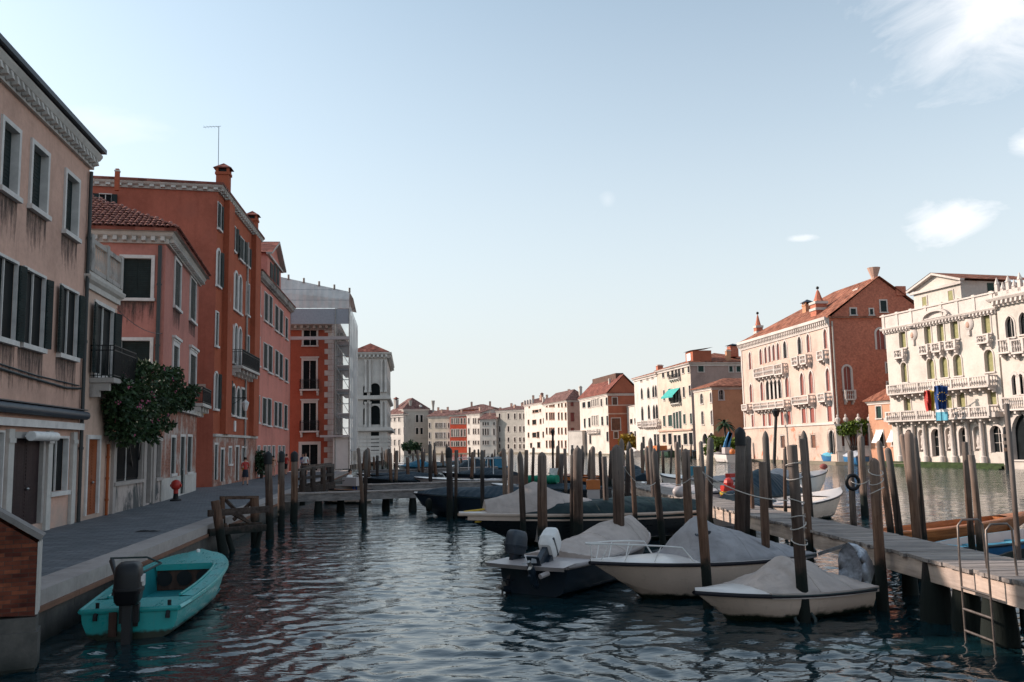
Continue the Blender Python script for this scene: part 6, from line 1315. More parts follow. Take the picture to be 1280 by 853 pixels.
# ------------------------------------------------------------------ mooring posts
def post(xt, yt, xb, yb, w_px, Y=None, label=None, group=None, mat=None, top='dome', name='mooring_post'):
    B = onz(xb, yb, 0) if Y is None else at(xb, yb, Y); Y = B.y if Y is None else Y; T = at(xt, yt, Y); d = (T-B); base = B+d*((-1.2-B.z)/d.z); T_ = T
    r = w_px*Y/FPX/2*.94; mb = MB(); n = 10; k = 9; ax = T_-base; rows = []
    bend = Vector((random.uniform(-.05, .05), random.uniform(-.05, .05), 0)); sq = random.uniform(0, 6)
    for i in range(k+1):
        u = i/k; c = ax*u+bend*math.sin(PI*u); rr = r*(1.12-.16*u)*(1+random.uniform(-.06, .06))
        rows.append([(c.x+rr*math.cos(2*PI*j/n)*(1+.05*math.sin(3*j+sq+u*2)), c.y+rr*math.sin(2*PI*j/n)*(1+.05*math.cos(2*j+sq)), c.z) for j in range(n)])
    c = ax; h = r*(1.0 if top == 'dome' else 2.2 if top == 'point' else .15)
    for f, g in ((.8, .45), (.45, .8), (.06, 1.0)): rows.append([(c.x+(r*f*.96)*math.cos(2*PI*j/n)+(.25*r if top == 'slant' else 0), c.y+r*f*.96*math.sin(2*PI*j/n), c.z+h*g) for j in range(n)])
    mb.grid(rows, 0, close=True)
    mats = [mat or random.choice((M.pile, M.pile, M.pile_gy, M.pile_dk))]
    if top == 'cap': pass
    o = mb.build(name, mats, None, tuple(base), smooth=50)
    tag(o, label, 'mooring post', group)
    if top == 'cap': mb = MB(); mb.lathe([(r*1.12, -.3), (r*1.15, -.02), (r*.9, .06), (r*.3, .12), (.001, .13)], 10); mb.build('cap', [M.black], o, tuple(ax), smooth=40)
    return o, base, T_
P1 = post(990, 557, 1007, 778, 14.5, None, 'tall leaning post wound with rope in front of the cream boat', mat=M.pile, top='slant')
mb = MB()
for u in (.62, .66, .72, .78, .88, .93): 
    c = (P1[2]-P1[1])*u; mb.tube([(c.x+.125*math.cos(k*PI/5), c.y+.125*math.sin(k*PI/5), c.z+.04*math.sin(k*PI/5+u*30)+.1*math.sin(u*40)*k/10) for k in range(11)], .009, 5)
mb.build('rope_winding', [M.rope], P1[0], smooth=60)
mb = MB(); c = (P1[2]-P1[1])*.335; mb.tube([(c.x+.16*math.cos(k*PI/5), c.y+.16*math.sin(k*PI/5), c.z-.1+.12*math.sin(k*PI/5)) for k in range(11)], .03, 6); mb.build('rope_loop', [M.rope_dk], P1[0], smooth=60)
S = [(1003, 549, 1011, 690, 9, 19, 'slimmer post right behind the rope wound one', M.pile, 'slant'),
 (872, 584, 884, 765, 13, 15.9, 'straight brown post between the cream boat and the railed boat', M.pile, 'flat'),
 (953, 578, 958, 697, 11, 17.6, 'flat topped post rising beside the beige tarp peak', M.pile, 'flat'),
 (925, 541, 922, 672, 13, 20.5, 'thickest dark hooded post in front of the crane barge', M.pile_dk, 'cap'),
 (935, 549, 931, 672, 9, 21.2, 'dark post touching the thickest hooded one', M.pile_dk, 'dome'),
 (857, 566, 863, 655, 11, 22, 'reddish flat topped post left of the rope sling', M.pile, 'dome'),
 (771, 563, 772, 700, 15, 20, 'stout dark brown post beside the long beige tarp', M.pile, 'dome'),
 (777, 555, 777, 600, 7, 24, 'thin pointed post just behind the stout brown one', M.pile_gy, 'point'),
 (722, 565, 723, 665, 13, 25, 'thick brown post in front of the black boat stern', M.pile, 'dome'),
 (716, 569, 717, 665, 7, 25.6, 'thin post pressed against the thick brown one', M.pile_dk, 'flat'),
 (677.5, 571, 681, 685, 12.5, 22.8, 'stout reddish post with narrowed dark top before the black boat', M.pile, 'dome'),
 (650, 572, 653, 680, 7.5, 25.2, 'dark slender post tied to the bow of the black boat', M.pile_dk, 'point'),
 (638.5, 564, 640, 640, 7.5, 30, 'grey post with rusty collar behind the dark slender one', M.pile_gy, 'dome'),
 (629.5, 563, 630.5, 625, 6, 33, 'pale post left of the rusty collared one', M.pile_gy, 'dome'),
 (1093, 579, 1105, 762, 13.5, None, 'post with white cord round its top at the stern of the cream boat', M.pile, 'dome'),
 (1128, 546, 1143, 665, 8.5, 19, 'leftmost leaning post of the dark topped trio', M.pile, 'dome'),
 (1136, 544, 1149, 668, 11.5, 18.4, 'thick front post of the dark topped trio by the pier', M.pile, 'dome'),
 (1143, 549, 1153, 655, 9, 19.6, 'rear post of the dark topped trio', M.pile_dk, 'dome'),
 (1099, 555, 1111, 650, 9, 21, 'pale slanting post between the corded post and the trio', M.pile, 'dome'),
 (1110, 564, 1120, 655, 9.5, 20.4, 'dark slanting post directly left of the trio', M.pile_dk, 'dome'),
 (1063, 566, 1068, 650, 8, 22, 'post with black tyre loop beyond the pier', M.pile_gy, 'dome'),
 (1076, 548, 1082, 645, 9, None, 'black footed post standing in the sunlit canal', M.pile_gy, 'dome'),
 (1206, 553, 1215, 662, 8, 19.5, 'pale half of the leaning pair right of the trio', M.pile, 'flat'),
 (1214, 569, 1221, 665, 9, 19, 'dark half of the leaning pair right of the trio', M.pile_gy, 'flat'),
 (1258, 505, 1272, 700, 6.5, 13.8, 'thin tall stake leaning at the right edge', M.pile_gy, 'flat'),
 (957, 548, 961, 600, 9, 27, 'dark pointed post before the left half of the brick palace', M.pile_dk, 'point'),
 (1005, 548, 1010, 628, 9.5, 26, 'dark pointed post before the right half of the brick palace', M.pile_dk, 'point'),
 (981, 561, 983, 630, 4.5, 28, 'thin reddish stake between the two pointed posts', M.pile, 'flat'),
 (936, 552, 940, 625, 5, 25, 'thin pale stake right of the thick dark pair', M.pile, 'flat'),
 (888, 551, 888, 620, 9.5, 25, 'thick grey post in front of the low orange house', M.pile_dk, 'dome'),
 (876, 554, 880, 600, 6, 30, 'slim post left of the thick grey one', M.pile_gy, 'dome'),
 (813, 554, 817, 602, 6.5, 30, 'grey pointed post of the crossing pair', M.pile_gy, 'point'),
 (818, 569, 828, 655, 8.5, 24, 'brown bent post of the crossing pair by the pier', M.pile_dk, 'point'),
 (846, 555, 846.5, 595, 6.5, 32, 'grey post below the teal awning house', M.pile_gy, 'dome'),
 (789, 563, 793.5, 640, 6, 26, 'slender brown post in front of the pier deck', M.pile, 'dome'),
 (755, 571, 759, 645, 7, 27, 'bluish grey post beside the hanging box', M.pile_gy, 'flat'),
 (741, 561, 742, 605, 7, 33, 'post carrying the orange and grey box', M.pile_gy, 'dome'),
 (335, 569, 337, 674, 10, None, 'nearest of the three black capped quay posts', M.pile, 'cap'),
 (351.5, 568, 351.5, 662, 9, None, 'middle of the three black capped quay posts', M.pile, 'cap'),
 (368, 568, 366, 652, 9, None, 'farthest of the three black capped quay posts', M.pile, 'cap'),
 (448, 562, 453, 640, 5, 35, 'orange brown post slanting over the walkway', M.pile, 'dome'),
 (458, 564, 456, 648, 5, None, 'dark post standing beside the orange brown slanting one', M.pile_dk, 'dome'),
 (561, 563, 561, 625, 8, 36, 'thick dark capped post at the walkway middle', M.pile_dk, 'cap'),
 (570, 563, 570, 625, 4, 36.5, 'thin orange stake beside the dark capped post', M.pile, 'flat'),
 (602.5, 565, 603, 632, 5, 34, 'dark stake rising from the navy boat', M.pile_dk, 'dome'),
 (537.5, 557, 537.5, 600, 5, 52, 'dark thick post before the far cream house', M.pile_dk, 'dome'),
 (658, 563, 658.5, 600, 5.5, 40, 'brown flat post left of the stout reddish one', M.pile, 'flat'),
 (667, 561, 667, 600, 4, 44, 'dark thin post over the green roll', M.pile_dk, 'dome'),
 (706, 561, 706.5, 615, 4.2, 40, 'pale thin post right of the hanging white cloth', M.pile_gy, 'flat'),
 (777, 0, 777, 0, 0, 0, None, None, None),
]
for r in S[:-1]: post(r[0], r[1], r[2], r[3], r[4], r[5], r[6], None, r[7], r[8])
random.seed(21)
crowd = []
for i in range(52):
    px = random.uniform(455, 632); Y = random.uniform(55, 150) if px < 545 else random.uniform(60, 125); w_ = .24*FPX/Y
    yt = random.gauss(566, 3.5)-(Y-60)*.02; crowd.append((px, yt, Y, w_))
for i in range(26):
    px = random.uniform(690, 845); Y = random.uniform(34, 70); w_ = random.uniform(.16, .26)*FPX/Y; crowd.append((px, random.gauss(564, 4), Y, w_))
for i in range(14):
    px = random.uniform(845, 1045); Y = random.uniform(95, 118) if px > 930 else random.uniform(120, 150); crowd.append((px, random.gauss(556, 3), Y, .3*FPX/Y))
for px, yt, Y, w_ in crowd:
    g = ('mooring posts crowded before the far bend', 'one of many weathered posts crowded before the far bend') if px < 640 else ('mooring posts behind the pier end', 'one of several thin posts behind the far end of the pier') if px < 845 else ('stakes along the sunlit palaces', 'thin stake standing in the water at the sunlit palaces')
    lean = random.uniform(-2, 3); post(px, yt, px+lean, yt+30, w_, Y, g[1], g[0], None, random.choice(('dome', 'point', 'flat')))
# striped pole, palace lamp, water sign lamp
for (xt, yt, xb, yb, w_, Y, lab, nm) in ((1256, 536, 1261, 590, 5.5, 73, 'dark striped palace mooring pole by the gothic portal', 'striped_pole'), (691, 545, 692, 600, 3, 60, 'slim black lamp post standing in the water', 'lamp_post')):
    o, base, T_ = post(xt, yt, xb, yb, w_, Y, lab, None, M.black, 'dome', nm); o['category'] = 'pole' if nm == 'striped_pole' else 'lamp post'
    if nm == 'striped_pole':
        for k in range(3): mb = MB(); r = w_*Y/FPX/2*1.25; z = (T_-base)*(.6+.12*k); mb.lathe([(r, 0), (r, .3)], 10, (z.x, z.y)); mb.xf(Matrix.Translation((0, 0, z.z))); mb.build('stripe_band', [M.pile], o)
    else: mb = MB(); a = T_-base; mb.lathe([(.08, 0), (.14, .3), (.05, .45)], 8); mb.build('lamp_head', [M.black], o, tuple(a))
o, base, T_ = post(970, 519, 968, 575, 4.2, 112, 'tall black bracket lamp before the brick palace front', None, M.black, 'flat', 'lamp_post'); o['category'] = 'lamp post'
mb = MB(); mb.lathe([(.3, -.2), (.55, .5), (.2, .8), (.05, .9)], 8); mb.build('lamp_head', [M.black], o, tuple(T_-base))
# orange box on its post
a = at(741.5, 611, 32.6); mb = MB(); mb.box(-.24, -.2, -.02, .24, .2, .32, 0); mb.box(-.22, -.18, -.36, .22, .18, -.025, 1); o = mb.build('hanging_box', [M.orange, M.gel_grey], None, tuple(a)); tag(o, 'orange over grey box hung on a post by the black boat', 'box')
# black tyre on a post, cords between posts
a = at(1066, 603, 21.6); mb = MB(); P = [(.15*math.cos(k*PI/8), 0, .17*math.sin(k*PI/8)) for k in range(17)]; mb.tube(P, .045, 8); o = mb.build('old_tyre', [M.rubber], None, tuple(a), smooth=60); tag(o, 'black tyre hung on the post beyond the pier', 'tyre')
def cord(name, label, a, b, sag, r=.010, mat=None):
    A, B = at(*a), at(*b); mb = MB(); mb.tube([tuple((B-A)*k/14+Vector((0, 0, -sag*4*(k/14)*(1-k/14)))) for k in range(15)], r, 5); tag(mb.build(name, [mat or M.rope], None, tuple(A), smooth=60), label, 'rope')
cord('slack_cord', 'slack pale cord between the reddish post and the straight brown post', (836, 603, 24), (873, 588, 16), .15)
cord('slack_cord', 'pale cord sagging from the brown post to the thin pale stake', (877, 588, 16), (938, 588, 25), .55)
cord('slack_cord', 'long pale cord from the brown post down to the rope wound post', (877, 590, 16), (985, 626, 14.6), .12)
cord('slack_cord', 'pale cord from the rope wound post to the cream bow boat', (995, 627, 14.9), (1016, 617, 33), .1)
cord('slack_cord', 'double pale cord from the tyre post to the corded post', (1064, 602, 21.8), (1096, 592, 15.5), .12)
cord('slack_cord', 'pale cord between the stout post and the bent crossing post', (779, 583, 20), (820, 603, 24), .25)
mb = MB()
a = at(1094.5, 590, 15.35)
for k in range(3): mb.tube([(.12*math.cos(j*PI/5), .12*math.sin(j*PI/5), -.16*k+.06*math.sin(j*PI/5+k)) for j in range(11)], .008, 5)
tag(mb.build('white_cord_coil', [M.rope], None, tuple(a), smooth=60), 'white cord coiled round the top of the corded post', 'rope')
cord('overhead_cable', 'thin dark cable strung from the cream house to the pink house', (146, 386, 30), (203, 417, 38), .25, .012, M.pipe)
# plank between pier and boat, floating landing stage
a, c = at(1025, 692, 17.5), at(1062, 680, 17.2); mb = MB(); mb.beam((0, 0, 0), tuple(c-a), .3, .06); tag(mb.build('boarding_plank', [M.plank], None, tuple(a)), 'short grey boarding plank sloping from the pier to the cream boat', 'plank')
# ------------------------------------------------------------------ people
def person(label, loc, rz, h, shirt, legs, hair=M.hair, walk=.25, sit=False, lean=.0, hold=False, skirt=False, pack=None):
    me = bpy.data.meshes.new('person'); s = h/1.7
    hipz, knee = .88, .47
    f = walk
    if sit: lp = lambda q: [(q*.09, -.02, .52), (q*.12, -.38, .54), (q*.12, -.42, .12), (q*.12, -.54, .07)]; pz = .55
    else: lp = lambda q: [(q*.09, .0, hipz), (q*.10, -.04-q*f*.5, knee), (q*.10, -q*f+.06, .09), (q*.10, -q*f-.12, .04)]; pz = .92
    dz = pz-.92
    V = [(0, 0, pz), (0, -.02-lean*.4, 1.12+dz), (0, -.03-lean, 1.38+dz), (0, -.05-lean*1.15, 1.48+dz), (0, -.075-lean*1.3, 1.60+dz), (0, -.08-lean*1.35, 1.665+dz)]
    Rr = [(.145, .11), (.135, .095), (.15, .10), (.052, .055), (.082, .098), (.06, .075)]; E = [(0, 1), (1, 2), (2, 3), (3, 4), (4, 5)]
    for q in (-1, 1):
        n = len(V); arm = [(q*.17, -.03-lean, 1.38+dz), (q*.22, .0-lean+q*f*.2, 1.12+dz), (q*.19, -.14-lean+q*f*.3-(.14 if hold else 0), .92+dz+(.14 if hold else 0)), (q*.18, -.20-lean+q*f*.3-(.14 if hold else 0), .86+dz+(.15 if hold else 0))]
        V += arm; Rr += [(.062, .062), (.045, .045), (.034, .034), (.03, .042)]; E += [(2, n), (n, n+1), (n+1, n+2), (n+2, n+3)]
        n = len(V); V += lp(q); Rr += [(.095, .095), (.062, .062), (.042, .042), (.042, .035)]; E += [(0, n), (n, n+1), (n+1, n+2), (n+2, n+3)]
    me.from_pydata([(x*s, y*s, z*s) for x, y, z in V], E, []); o = bpy.data.objects.new('person', me); COL.objects.link(o)
    sk = o.modifiers.new('s', 'SKIN'); sk.branch_smoothing = .6
    for i, (a, b) in enumerate(Rr): me.skin_vertices[0].data[i].radius = (a*s, b*s)
    me.skin_vertices[0].data[0].use_root = True
    o.modifiers.new('u', 'SUBSURF').levels = 2
    dg = bpy.context.evaluated_depsgraph_get(); m2 = bpy.data.meshes.new_from_object(o.evaluated_get(dg)); o.modifiers.clear(); o.data = m2; m2.name = 'person'
    for m in (M.skin, shirt, legs, M.black): m2.materials.append(m)
    zz = lambda v: v/s-dz
    for p in m2.polygons:
        c = p.center; z = c.z/s; x = abs(c.x)/s; p.use_smooth = True; k = 0
        if z < .07: k = 3
        elif sit and z < pz+.04: k = 2
        elif .50 < z < .95+dz and x < .18 and not (x > .15 and z < .93+dz): k = 2
        elif .95+dz < z < 1.44+dz and (x < .2 or z > 1.16+dz): k = 1
        p.material_index = k
    o.location = loc; o.rotation_euler = (0, 0, rz); tag(o, label, 'person')
    hm = MB(); c = (0, -.06*s-lean*1.3*s, (1.625+dz)*s); hm.ball(c, .108*s, 12, 8, 0, (.92, 1.05, 1.1)); hm.v = [v for v in hm.v]
    hm.f = [f_ for f_ in hm.f if sum(hm.v[i][2] for i in f_)/len(f_) > c[2]-.05*s and not (sum(hm.v[i][1] for i in f_)/len(f_) < c[1]-.03*s and sum(hm.v[i][2] for i in f_)/len(f_) < c[2]+.05*s)]; hm.m = [0]*len(hm.f)
    hm.build('hair', [hair], o, smooth='all')
    fm = MB(); y = c[1]-.098*s
    for q in (-1, 1): fm.ball((q*.032*s, y+.012*s, c[2]-.015*s), .011*s, 6, 5, 0)
    fm.ball((0, y-.008*s, c[2]-.04*s), .016*s, 6, 5, 1, (.8, 1, 1.3)); fm.ball((0, y+.012*s, c[2]-.075*s), .018*s, 6, 5, 2, (1.3, .4, .35)); fm.build('face', [M.black, M.skin, M.shut_red], o)
    if skirt: k = MB(); k.lathe([(.14*s, .98*s), (.175*s, .8*s), (.2*s, .52*s), (.19*s, .52*s), (.13*s, .96*s)], 14); k.build('shorts', [legs], o, smooth=50)
    if pack: k = MB(); k.box(-.16*s, .08*s, (1.02+dz)*s, .16*s, .26*s, (1.42+dz)*s); k.build('backpack', [pack], o)
    if hold: k = MB(); k.box(-.13*s, -.5*s, .86*s, .12*s, -.3*s, 1.08*s); k.build('parcel', [M.yellow], o)
    return o
p = onz(306.5, 607, QZ); person('woman in red top and dark shorts walking along the quay', tuple(p), R(205), 1.66, M.red_paint, plain('dark_cloth', (.02,.025,.04), .9), walk=.22, lean=.05, hold=True, skirt=True)
p = onz(341.5, 596.5, QZ); person('person in pink clothes behind the first capped post', tuple(p), R(190), 1.62, M.r_peach, M.r_rose, walk=.1)
p = onz(357.5, 594, QZ); person('person in red shirt and black trousers behind the middle capped post', tuple(p), R(170), 1.7, M.red_paint, M.black, walk=.15)
p = at(382, 587.5, 72); person('person in white shirt carrying a red backpack by the dark doorway', (p.x, p.y, QZ), R(10), 1.75, M.white, M.brownwood, hair=M.brownwood, walk=.2, pack=M.red_paint)
p = at(378.5, 588, 74); person('person in dark blue walking ahead of the red backpack', (p.x, p.y, QZ), R(10), 1.72, M.flagblue, M.black, walk=.2)
p = at(436.5, 590, 47.7); person('person in white shirt with black hair seated in the pinkish launch', (p.x, p.y, .42), R(60), 1.7, M.white, M.flagblue, walk=0, sit=True)
# ------------------------------------------------------------------ plants
def leafmat(name, c, c2):
    m, N, L, b = newmat(name, .55, .3); g = N.new('ShaderNodeNewGeometry'); v = coords(N, L); f = nz(N, L, v, 2.2, 3)
    L.new(mix(N, L, ramp(N, L, g.outputs['Random Per Island'], [(0, c), (1, c2)]), ramp(N, L, f, [(.35, (.6,.65,.6)), (.65, (1.2,1.15,1))]), .7, 'MULTIPLY'), b.inputs['Base Color']); return m
M.leaf = leafmat('oleander_leaf', (.016,.040,.020), (.045,.082,.030)); M.leaf_lt = leafmat('yellow_green_leaf', (.06,.11,.02), (.15,.20,.03)); M.leaf_dk = leafmat('dark_leaf', (.012,.035,.016), (.035,.07,.03)); M.leaf_y = leafmat('yellowing_leaf', (.25,.17,.03), (.4,.28,.04)); M.blossom = plain('pink_blossom', (.50,.13,.22), .7, var=.35, sc=3)  # leaf_lt is a paler yellow-green leaf colour
def foliage(name, label, cat, base, clumps, n, ls, mat, bark=None, blossoms=0, group=None, trunk_h=None):
    o = empty(name, base, 0, label, cat, group); rn = np.random.default_rng(len(label)*7+n); tot = sum(c[3]**2 for c in clumps); mb = MB(); fb = MB(); rd = random.Random(n)
    for cx, cy, cz, r in clumps:
        k = int(n*r*r/tot)
        for _ in range(k):
            d = Vector(rn.normal(0, 1, 3)).normalized(); rr = r*(.45+.6*rn.random()**.6); p = Vector((cx, cy, cz))+Vector((d.x*rr, d.y*rr, d.z*rr*.85)); a = Vector(rn.normal(0, 1, 3)); a = (a*.6+d*.6+Vector((0, 0, -.2))).normalized(); b = a.cross(Vector(rn.normal(0, 1, 3))).normalized(); l = ls*rn.uniform(.6, 1.3); w_ = l*.28
            mb.p([p, p+a*l*.5+b*w_, p+a*l, p+a*l*.5-b*w_])
        for _ in range(int(blossoms*r*r/tot)):
            d = Vector(rn.normal(0, 1, 3)).normalized(); d.z = abs(d.z)*.9-.1; p = Vector((cx, cy, cz))+d*r*1.02
            for q in range(5): a = Vector(rn.normal(0, .04, 3)); fb.ball(tuple(p+a), .035, 5, 3)
    mb.build('crown', [mat], o, norm=False)
    if blossoms: fb.build('blossom', [M.blossom], o)
    tb = MB(); top = max(c[2] for c in clumps)
    for cx, cy, cz, r in clumps[:7]: tb.tube([(cx*.15, cy*.15, 0), (cx*.4, cy*.4, cz*.5), (cx, cy, cz)], [.05*ls*6, .035*ls*6, .01], 6)
    tb.build('trunk', [bark or M.pile_dk], o)
    return o
B0 = at(172, 540, 37.6); C = []; rd = random.Random(4)
for px, py, r in ((143, 500, .6), (142, 522, .6), (146, 484, .5), (141, 538, .45), (160, 545, .5), (178, 540, .5), (150, 490, .75), (163, 478, .7), (178, 476, .8), (194, 472, .75), (208, 478, .65), (222, 490, .6), (232, 500, .42), (155, 515, .8), (172, 505, .9), (190, 500, .85), (206, 500, .8), (219, 505, .5), (150, 535, .6), (165, 535, .7), (182, 528, .65), (198, 520, .55), (146, 505, .55), (238, 488, .3), (186, 462, .35), (170, 466, .35), (214, 466, .3)):
    q = at(px, py, -(9.24-.55)/(sl(px, py)+.156)+rd.uniform(-.4, .3))-Vector((B0.x, B0.y, QZ)); C.append((q.x, q.y, q.z, r*.72)) if px > 144 else None
for k in range(26): c = rd.choice(C[:-3]); a_ = rd.uniform(0, 2*PI); C.append((c[0]+rd.uniform(-.1, .3), c[1]+1.0*math.cos(a_)*c[3], c[2]+1.05*math.sin(a_)*c[3], rd.uniform(.16, .3)))
foliage('oleander', 'large dark oleander with pink blossom spilling over the garden wall', 'shrub', (B0.x, B0.y, QZ), C, 13000, .18, M.leaf, blossoms=90)
def clump(px, py, Y, s, n, seed):
    q = at(px, py, Y); rd = random.Random(seed); return (q.x, q.y, .4), [(rd.uniform(-1, 1)*s, rd.uniform(-.6, .6)*s, q.z-.4+rd.uniform(-.5, .5)*s, s*rd.uniform(.45, .8)) for _ in range(n)]
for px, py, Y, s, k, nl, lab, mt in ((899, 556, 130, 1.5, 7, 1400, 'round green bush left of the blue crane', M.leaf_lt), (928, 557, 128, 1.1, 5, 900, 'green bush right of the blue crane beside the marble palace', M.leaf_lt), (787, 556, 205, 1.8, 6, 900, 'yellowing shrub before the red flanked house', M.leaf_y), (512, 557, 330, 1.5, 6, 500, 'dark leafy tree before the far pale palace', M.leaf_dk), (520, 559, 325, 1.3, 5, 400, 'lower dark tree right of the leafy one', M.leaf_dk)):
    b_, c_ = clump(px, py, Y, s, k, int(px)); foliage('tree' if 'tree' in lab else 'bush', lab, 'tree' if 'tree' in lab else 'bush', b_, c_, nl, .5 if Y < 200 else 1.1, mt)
cc = []
b_ = at(1068, 560, 97.8); 
for px, py, r in ((1053, 538, .5), (1058, 535, .55), (1064, 533, .55), (1070, 532, .55), (1076, 531, .55), (1082, 531, .55), (1087, 532, .5), (1062, 540, .45), (1072, 538, .45), (1080, 538, .4)): q = at(px, py, 98.2); cc.append((q.x-b_.x, q.y-b_.y, q.z, r))
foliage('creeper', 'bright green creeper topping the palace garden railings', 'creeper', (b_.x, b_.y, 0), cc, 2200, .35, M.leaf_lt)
b_ = at(907, 560, 132); o = empty('palm_tree', (b_.x, b_.y, .4), 0, 'small dark palm against the orange flank of the low house', 'palm'); z = at(907, 530, 132).z-.4; mb = MB(); mb.tube([(0, 0, 0), (.1, 0, z*.5), (0, 0, z)], [.22, .18, .16], 8); mb.build('trunk', [M.pile_dk], o); mb = MB(); rd = random.Random(9)
for k in range(34):
    a = rd.uniform(0, 2*PI); e = rd.uniform(-.3, 1.1); l = rd.uniform(1.5, 2.4); P = [Vector((l*t*math.cos(a)*math.cos(e), l*t*math.sin(a)*math.cos(e), z+l*t*math.sin(e)-l*.5*t*t)) for t in (0, .3, .6, 1)]; w_ = Vector((-math.sin(a), math.cos(a), 0))*.22
    mb.grid([[p-w_*f, p+Vector((0, 0, .08*f)), p+w_*f] for p, f in zip(P, (.3, 1, .9, .1))])
mb.build('crown', [M.leaf_dk], o, norm=False)
# cafe plants and awning by the salmon house
b_, c_ = clump(327, 578, 66, .8, 6, 3); foliage('potted_shrub', 'tall dark potted shrub by the salmon house door', 'potted plant', (b_[0], b_[1], QZ), [(x*.6, y*.6, max(.5, z-.3), r) for x, y, z, r in c_], 1200, .22, M.leaf_dk)
# ------------------------------------------------------------------ water
rng = np.random.default_rng(3)
lam = np.exp(rng.uniform(np.log(.14), np.log(.9), 90)); ang = rng.normal(R(80), R(44), 90); ph = rng.uniform(0, 2*PI, 90)
amp = .0030*lam*np.where(lam < .25, .9, 1.0)*np.where(lam > .8, .8, 1.0)*rng.uniform(.5, 1.2, 90)
def wave_h(X, Y):
    D = np.sqrt(X*X+Y*Y); h = np.zeros_like(X)
    sx = X + .35*np.sin(.6*Y+1.3)+.2*np.sin(1.7*X+.9*Y); sy = Y + .35*np.sin(.5*X+.4)+.2*np.sin(1.5*Y-1.1*X)
    for l, a, p, A in zip(lam, ang, ph, amp):
        f = np.clip(1.6-D*.010/l*2.2, 0, 1)
        h += A*f*np.sin(2*PI/l*(sx*np.cos(a)+sy*np.sin(a))+p)
    return h*(1+.35*np.sin(.11*X+.07*Y)*np.cos(.05*Y))
na, nr = 760, 1050
A = np.linspace(R(-47), R(47), na); rr = 6.5*np.exp(np.linspace(0, np.log(520/6.5), nr))
RR, AA = np.meshgrid(rr, A, indexing='ij'); X = RR*np.sin(AA); Y = RR*np.cos(AA)-1.0; Z = wave_h(X, Y)
V = np.stack([X, Y, Z], -1).reshape(-1, 3).astype(np.float32)
i, j = np.meshgrid(np.arange(nr-1), np.arange(na-1), indexing='ij'); q = (i*na+j).ravel()
F = np.stack([q, q+1, q+na+1, q+na], 1).astype(np.int32)
me = bpy.data.meshes.new('canal_water'); me.vertices.add(len(V)); me.vertices.foreach_set('co', V.ravel()); me.loops.add(F.size); me.loops.foreach_set('vertex_index', F.ravel())
me.polygons.add(len(F)); me.polygons.foreach_set('loop_start', np.arange(0, F.size, 4, dtype=np.int32)); me.polygons.foreach_set('loop_total', np.full(len(F), 4, np.int32)); me.update(calc_edges=True)
me.polygons.foreach_set('use_smooth', np.ones(len(F), bool))
m, N, L, bb = newmat('canal_water', .03, .5); v = coords(N, L); bb.inputs['Base Color'].default_value = (.005, .022, .028, 1); bb.inputs['IOR'].default_value = 1.5
w1 = nz(N, L, coords(N, L, (1.0, 2.2, 1)), 2.6, 3, .5, .3); w2 = nz(N, L, coords(N, L, (1, 2.6, 1)), .55, 4, .6, .4)
cd = N.new('ShaderNodeTexCoord'); sp = N.new('ShaderNodeVectorMath'); sp.operation = 'LENGTH'; L.new(cd.outputs['Object'], sp.inputs[0])
far = ramp(N, L, math_(N, L, 'MULTIPLY', sp.outputs['Value'], .01), [(.06, (0,0,0)), (.5, (1,1,1))])
b1 = N.new('ShaderNodeBump'); b1.inputs['Strength'].default_value = .4; b1.inputs['Distance'].default_value = .03; L.new(w1, b1.inputs['Height'])
b2 = N.new('ShaderNodeBump'); L.new(far, b2.inputs['Strength']); b2.inputs['Distance'].default_value = .15; L.new(w2, b2.inputs['Height']); L.new(b1.outputs[0], b2.inputs['Normal']); L.new(b2.outputs[0], bb.inputs['Normal'])
me.materials.append(m); o = bpy.data.objects.new('canal_water', me); COL.objects.link(o); tag(o, 'rippled dark teal water of the canal', None, kind='structure')
mb = MB(); mb.grid([[(-3000, -300, -.6), (3000, -300, -.6)], [(-3000, 5000, -.6), (3000, 5000, -.6)]]); tag(mb.build('canal_bed', [plain('mud', (.02,.025,.022))], norm=False), 'mud under the water reaching to the horizon', None, kind='structure')
# ------------------------------------------------------------------ sky, sun
AZ, EL = R(-78), R(27)
w = bpy.data.worlds.new('World'); SC.world = w; w.use_nodes = True; N = w.node_tree.nodes; L = w.node_tree.links; bg = N['Background']
sk = N.new('ShaderNodeTexSky'); sk.sky_type = 'NISHITA'; sk.sun_disc = False; sk.sun_elevation = EL; sk.sun_rotation = AZ; sk.air_density = 1.0; sk.dust_density = 1.2; sk.ozone_density = 1.0
hs = N.new('ShaderNodeHueSaturation'); hs.inputs['Value'].default_value = .72; hs.inputs['Saturation'].default_value = .66; L.new(mix(N, L, sk.outputs[0], (.85, 1.0, .925), 1, 'MULTIPLY'), hs.inputs['Color'])
tc = N.new('ShaderNodeTexCoord'); gen = tc.outputs['Generated']
def blob(px, py, rad, soft, sq=1.0):
    d = ray(px, py).normalized(); s = N.new('ShaderNodeVectorMath'); s.operation = 'SUBTRACT'; L.new(gen, s.inputs[0]); s.inputs[1].default_value = d
    k = N.new('ShaderNodeVectorMath'); k.operation = 'MULTIPLY'; L.new(s.outputs[0], k.inputs[0]); k.inputs[1].default_value = (1, 1, sq)
    l = N.new('ShaderNodeVectorMath'); l.operation = 'LENGTH'; L.new(k.outputs[0], l.inputs[0])
    r = N.new('ShaderNodeMapRange'); r.inputs['From Min'].default_value = rad; r.inputs['From Max'].default_value = rad*soft; r.clamp = True; L.new(l.outputs['Value'], r.inputs['Value']); return r.outputs[0]
mp = N.new('ShaderNodeMapping'); mp.inputs['Scale'].default_value = (1, 1, 2.4); mp.inputs['Rotation'].default_value = (0, R(20), 0); L.new(gen, mp.inputs[0])
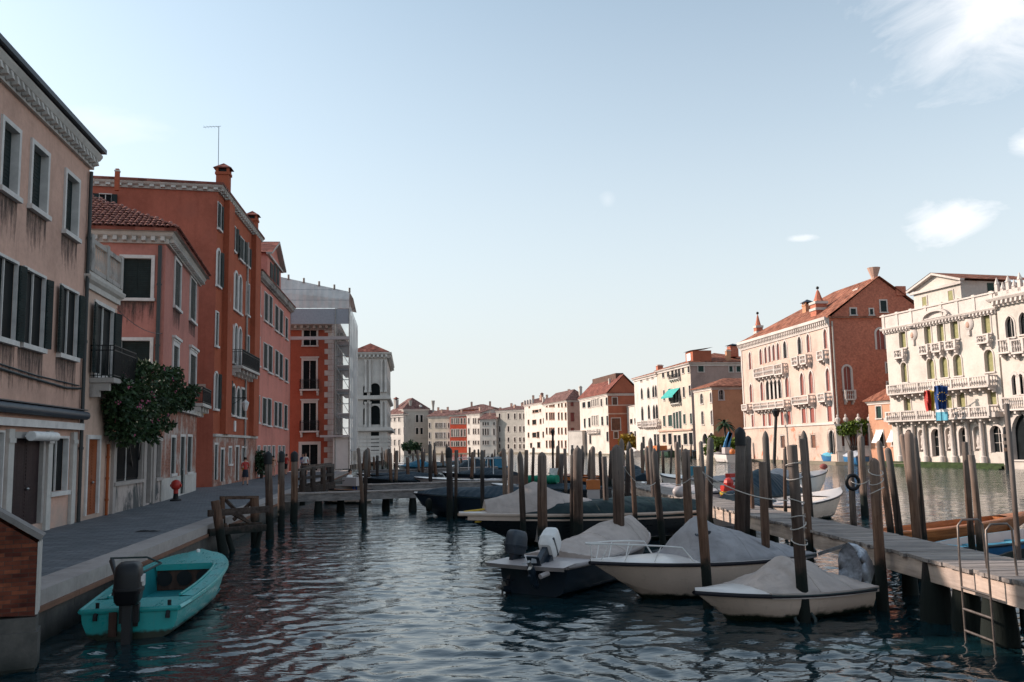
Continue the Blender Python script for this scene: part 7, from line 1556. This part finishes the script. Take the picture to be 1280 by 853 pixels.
cn = N.new('ShaderNodeTexNoise'); cn.inputs['Scale'].default_value = 9; cn.inputs['Detail'].default_value = 9; cn.inputs['Roughness'].default_value = .6; cn.inputs['Distortion'].default_value = .5; L.new(mp.outputs[0], cn.inputs['Vector'])
def cloud(bl, lo, hi, gain): return math_(N, L, 'MULTIPLY', ramp(N, L, math_(N, L, 'ADD', math_(N, L, 'MULTIPLY', bl, .55), math_(N, L, 'SUBTRACT', cn.outputs['Fac'], .28)), [(lo, (0,0,0)), (hi, (1,1,1))]), gain)
tot = None
for bl, lo, hi, g in ((blob(1235, 20, .17, .05, 1.5), .42, .80, .75), (blob(1180, 276, .10, .0, 2.6), .46, .74, .85), (blob(1000, 298, .032, .1, 4.0), .52, .72, .45), (blob(1290, 180, .04, .1, 1.2), .5, .75, .6), (blob(130, 150, .10, .1, 3), .5, .85, .25), (blob(760, 250, .014, .1, 1), .5, .9, .2)):
    c = cloud(bl, lo, hi, g); tot = c if tot is None else math_(N, L, 'MAXIMUM', tot, c)
cl = mix(N, L, hs.outputs[0], (5.0, 4.9, 4.95), tot)
hz = N.new('ShaderNodeSeparateXYZ'); L.new(gen, hz.inputs[0])
hf = ramp(N, L, math_(N, L, 'MULTIPLY', hz.outputs[2], 2.0), [(0, (.92,.92,.92)), (.20, (.78,.78,.78)), (.42, (.50,.50,.50)), (.68, (.22,.22,.22)), (1, (.0,.0,.0))])
L.new(mix(N, L, mix(N, L, hs.outputs[0], (2.32, 2.34, 2.37), hf), (3.5, 3.5, 3.55), tot), bg.inputs[0]); bg.inputs[1].default_value = .12
sd = bpy.data.lights.new('sun', 'SUN'); so = bpy.data.objects.new('sun', sd); COL.objects.link(so); sd.energy = 2.0; sd.angle = R(.55); sd.color = (1, .85, .74)
dv = Vector((math.sin(AZ)*math.cos(EL), math.cos(AZ)*math.cos(EL), math.sin(EL))); so.rotation_euler = dv.to_track_quat('Z', 'Y').to_euler()
SC.view_settings.view_transform = 'Standard'; SC.view_settings.look = 'None'; SC.view_settings.exposure = 1.54; SC.view_settings.gamma = 1
SC.render.engine = 'CYCLES'; SC.cycles.use_denoising = True; SC.cycles.max_bounces = 6; SC.cycles.diffuse_bounces = 3; SC.cycles.glossy_bounces = 3; SC.cycles.transparent_max_bounces = 6; SC.cycles.sample_clamp_indirect = 6
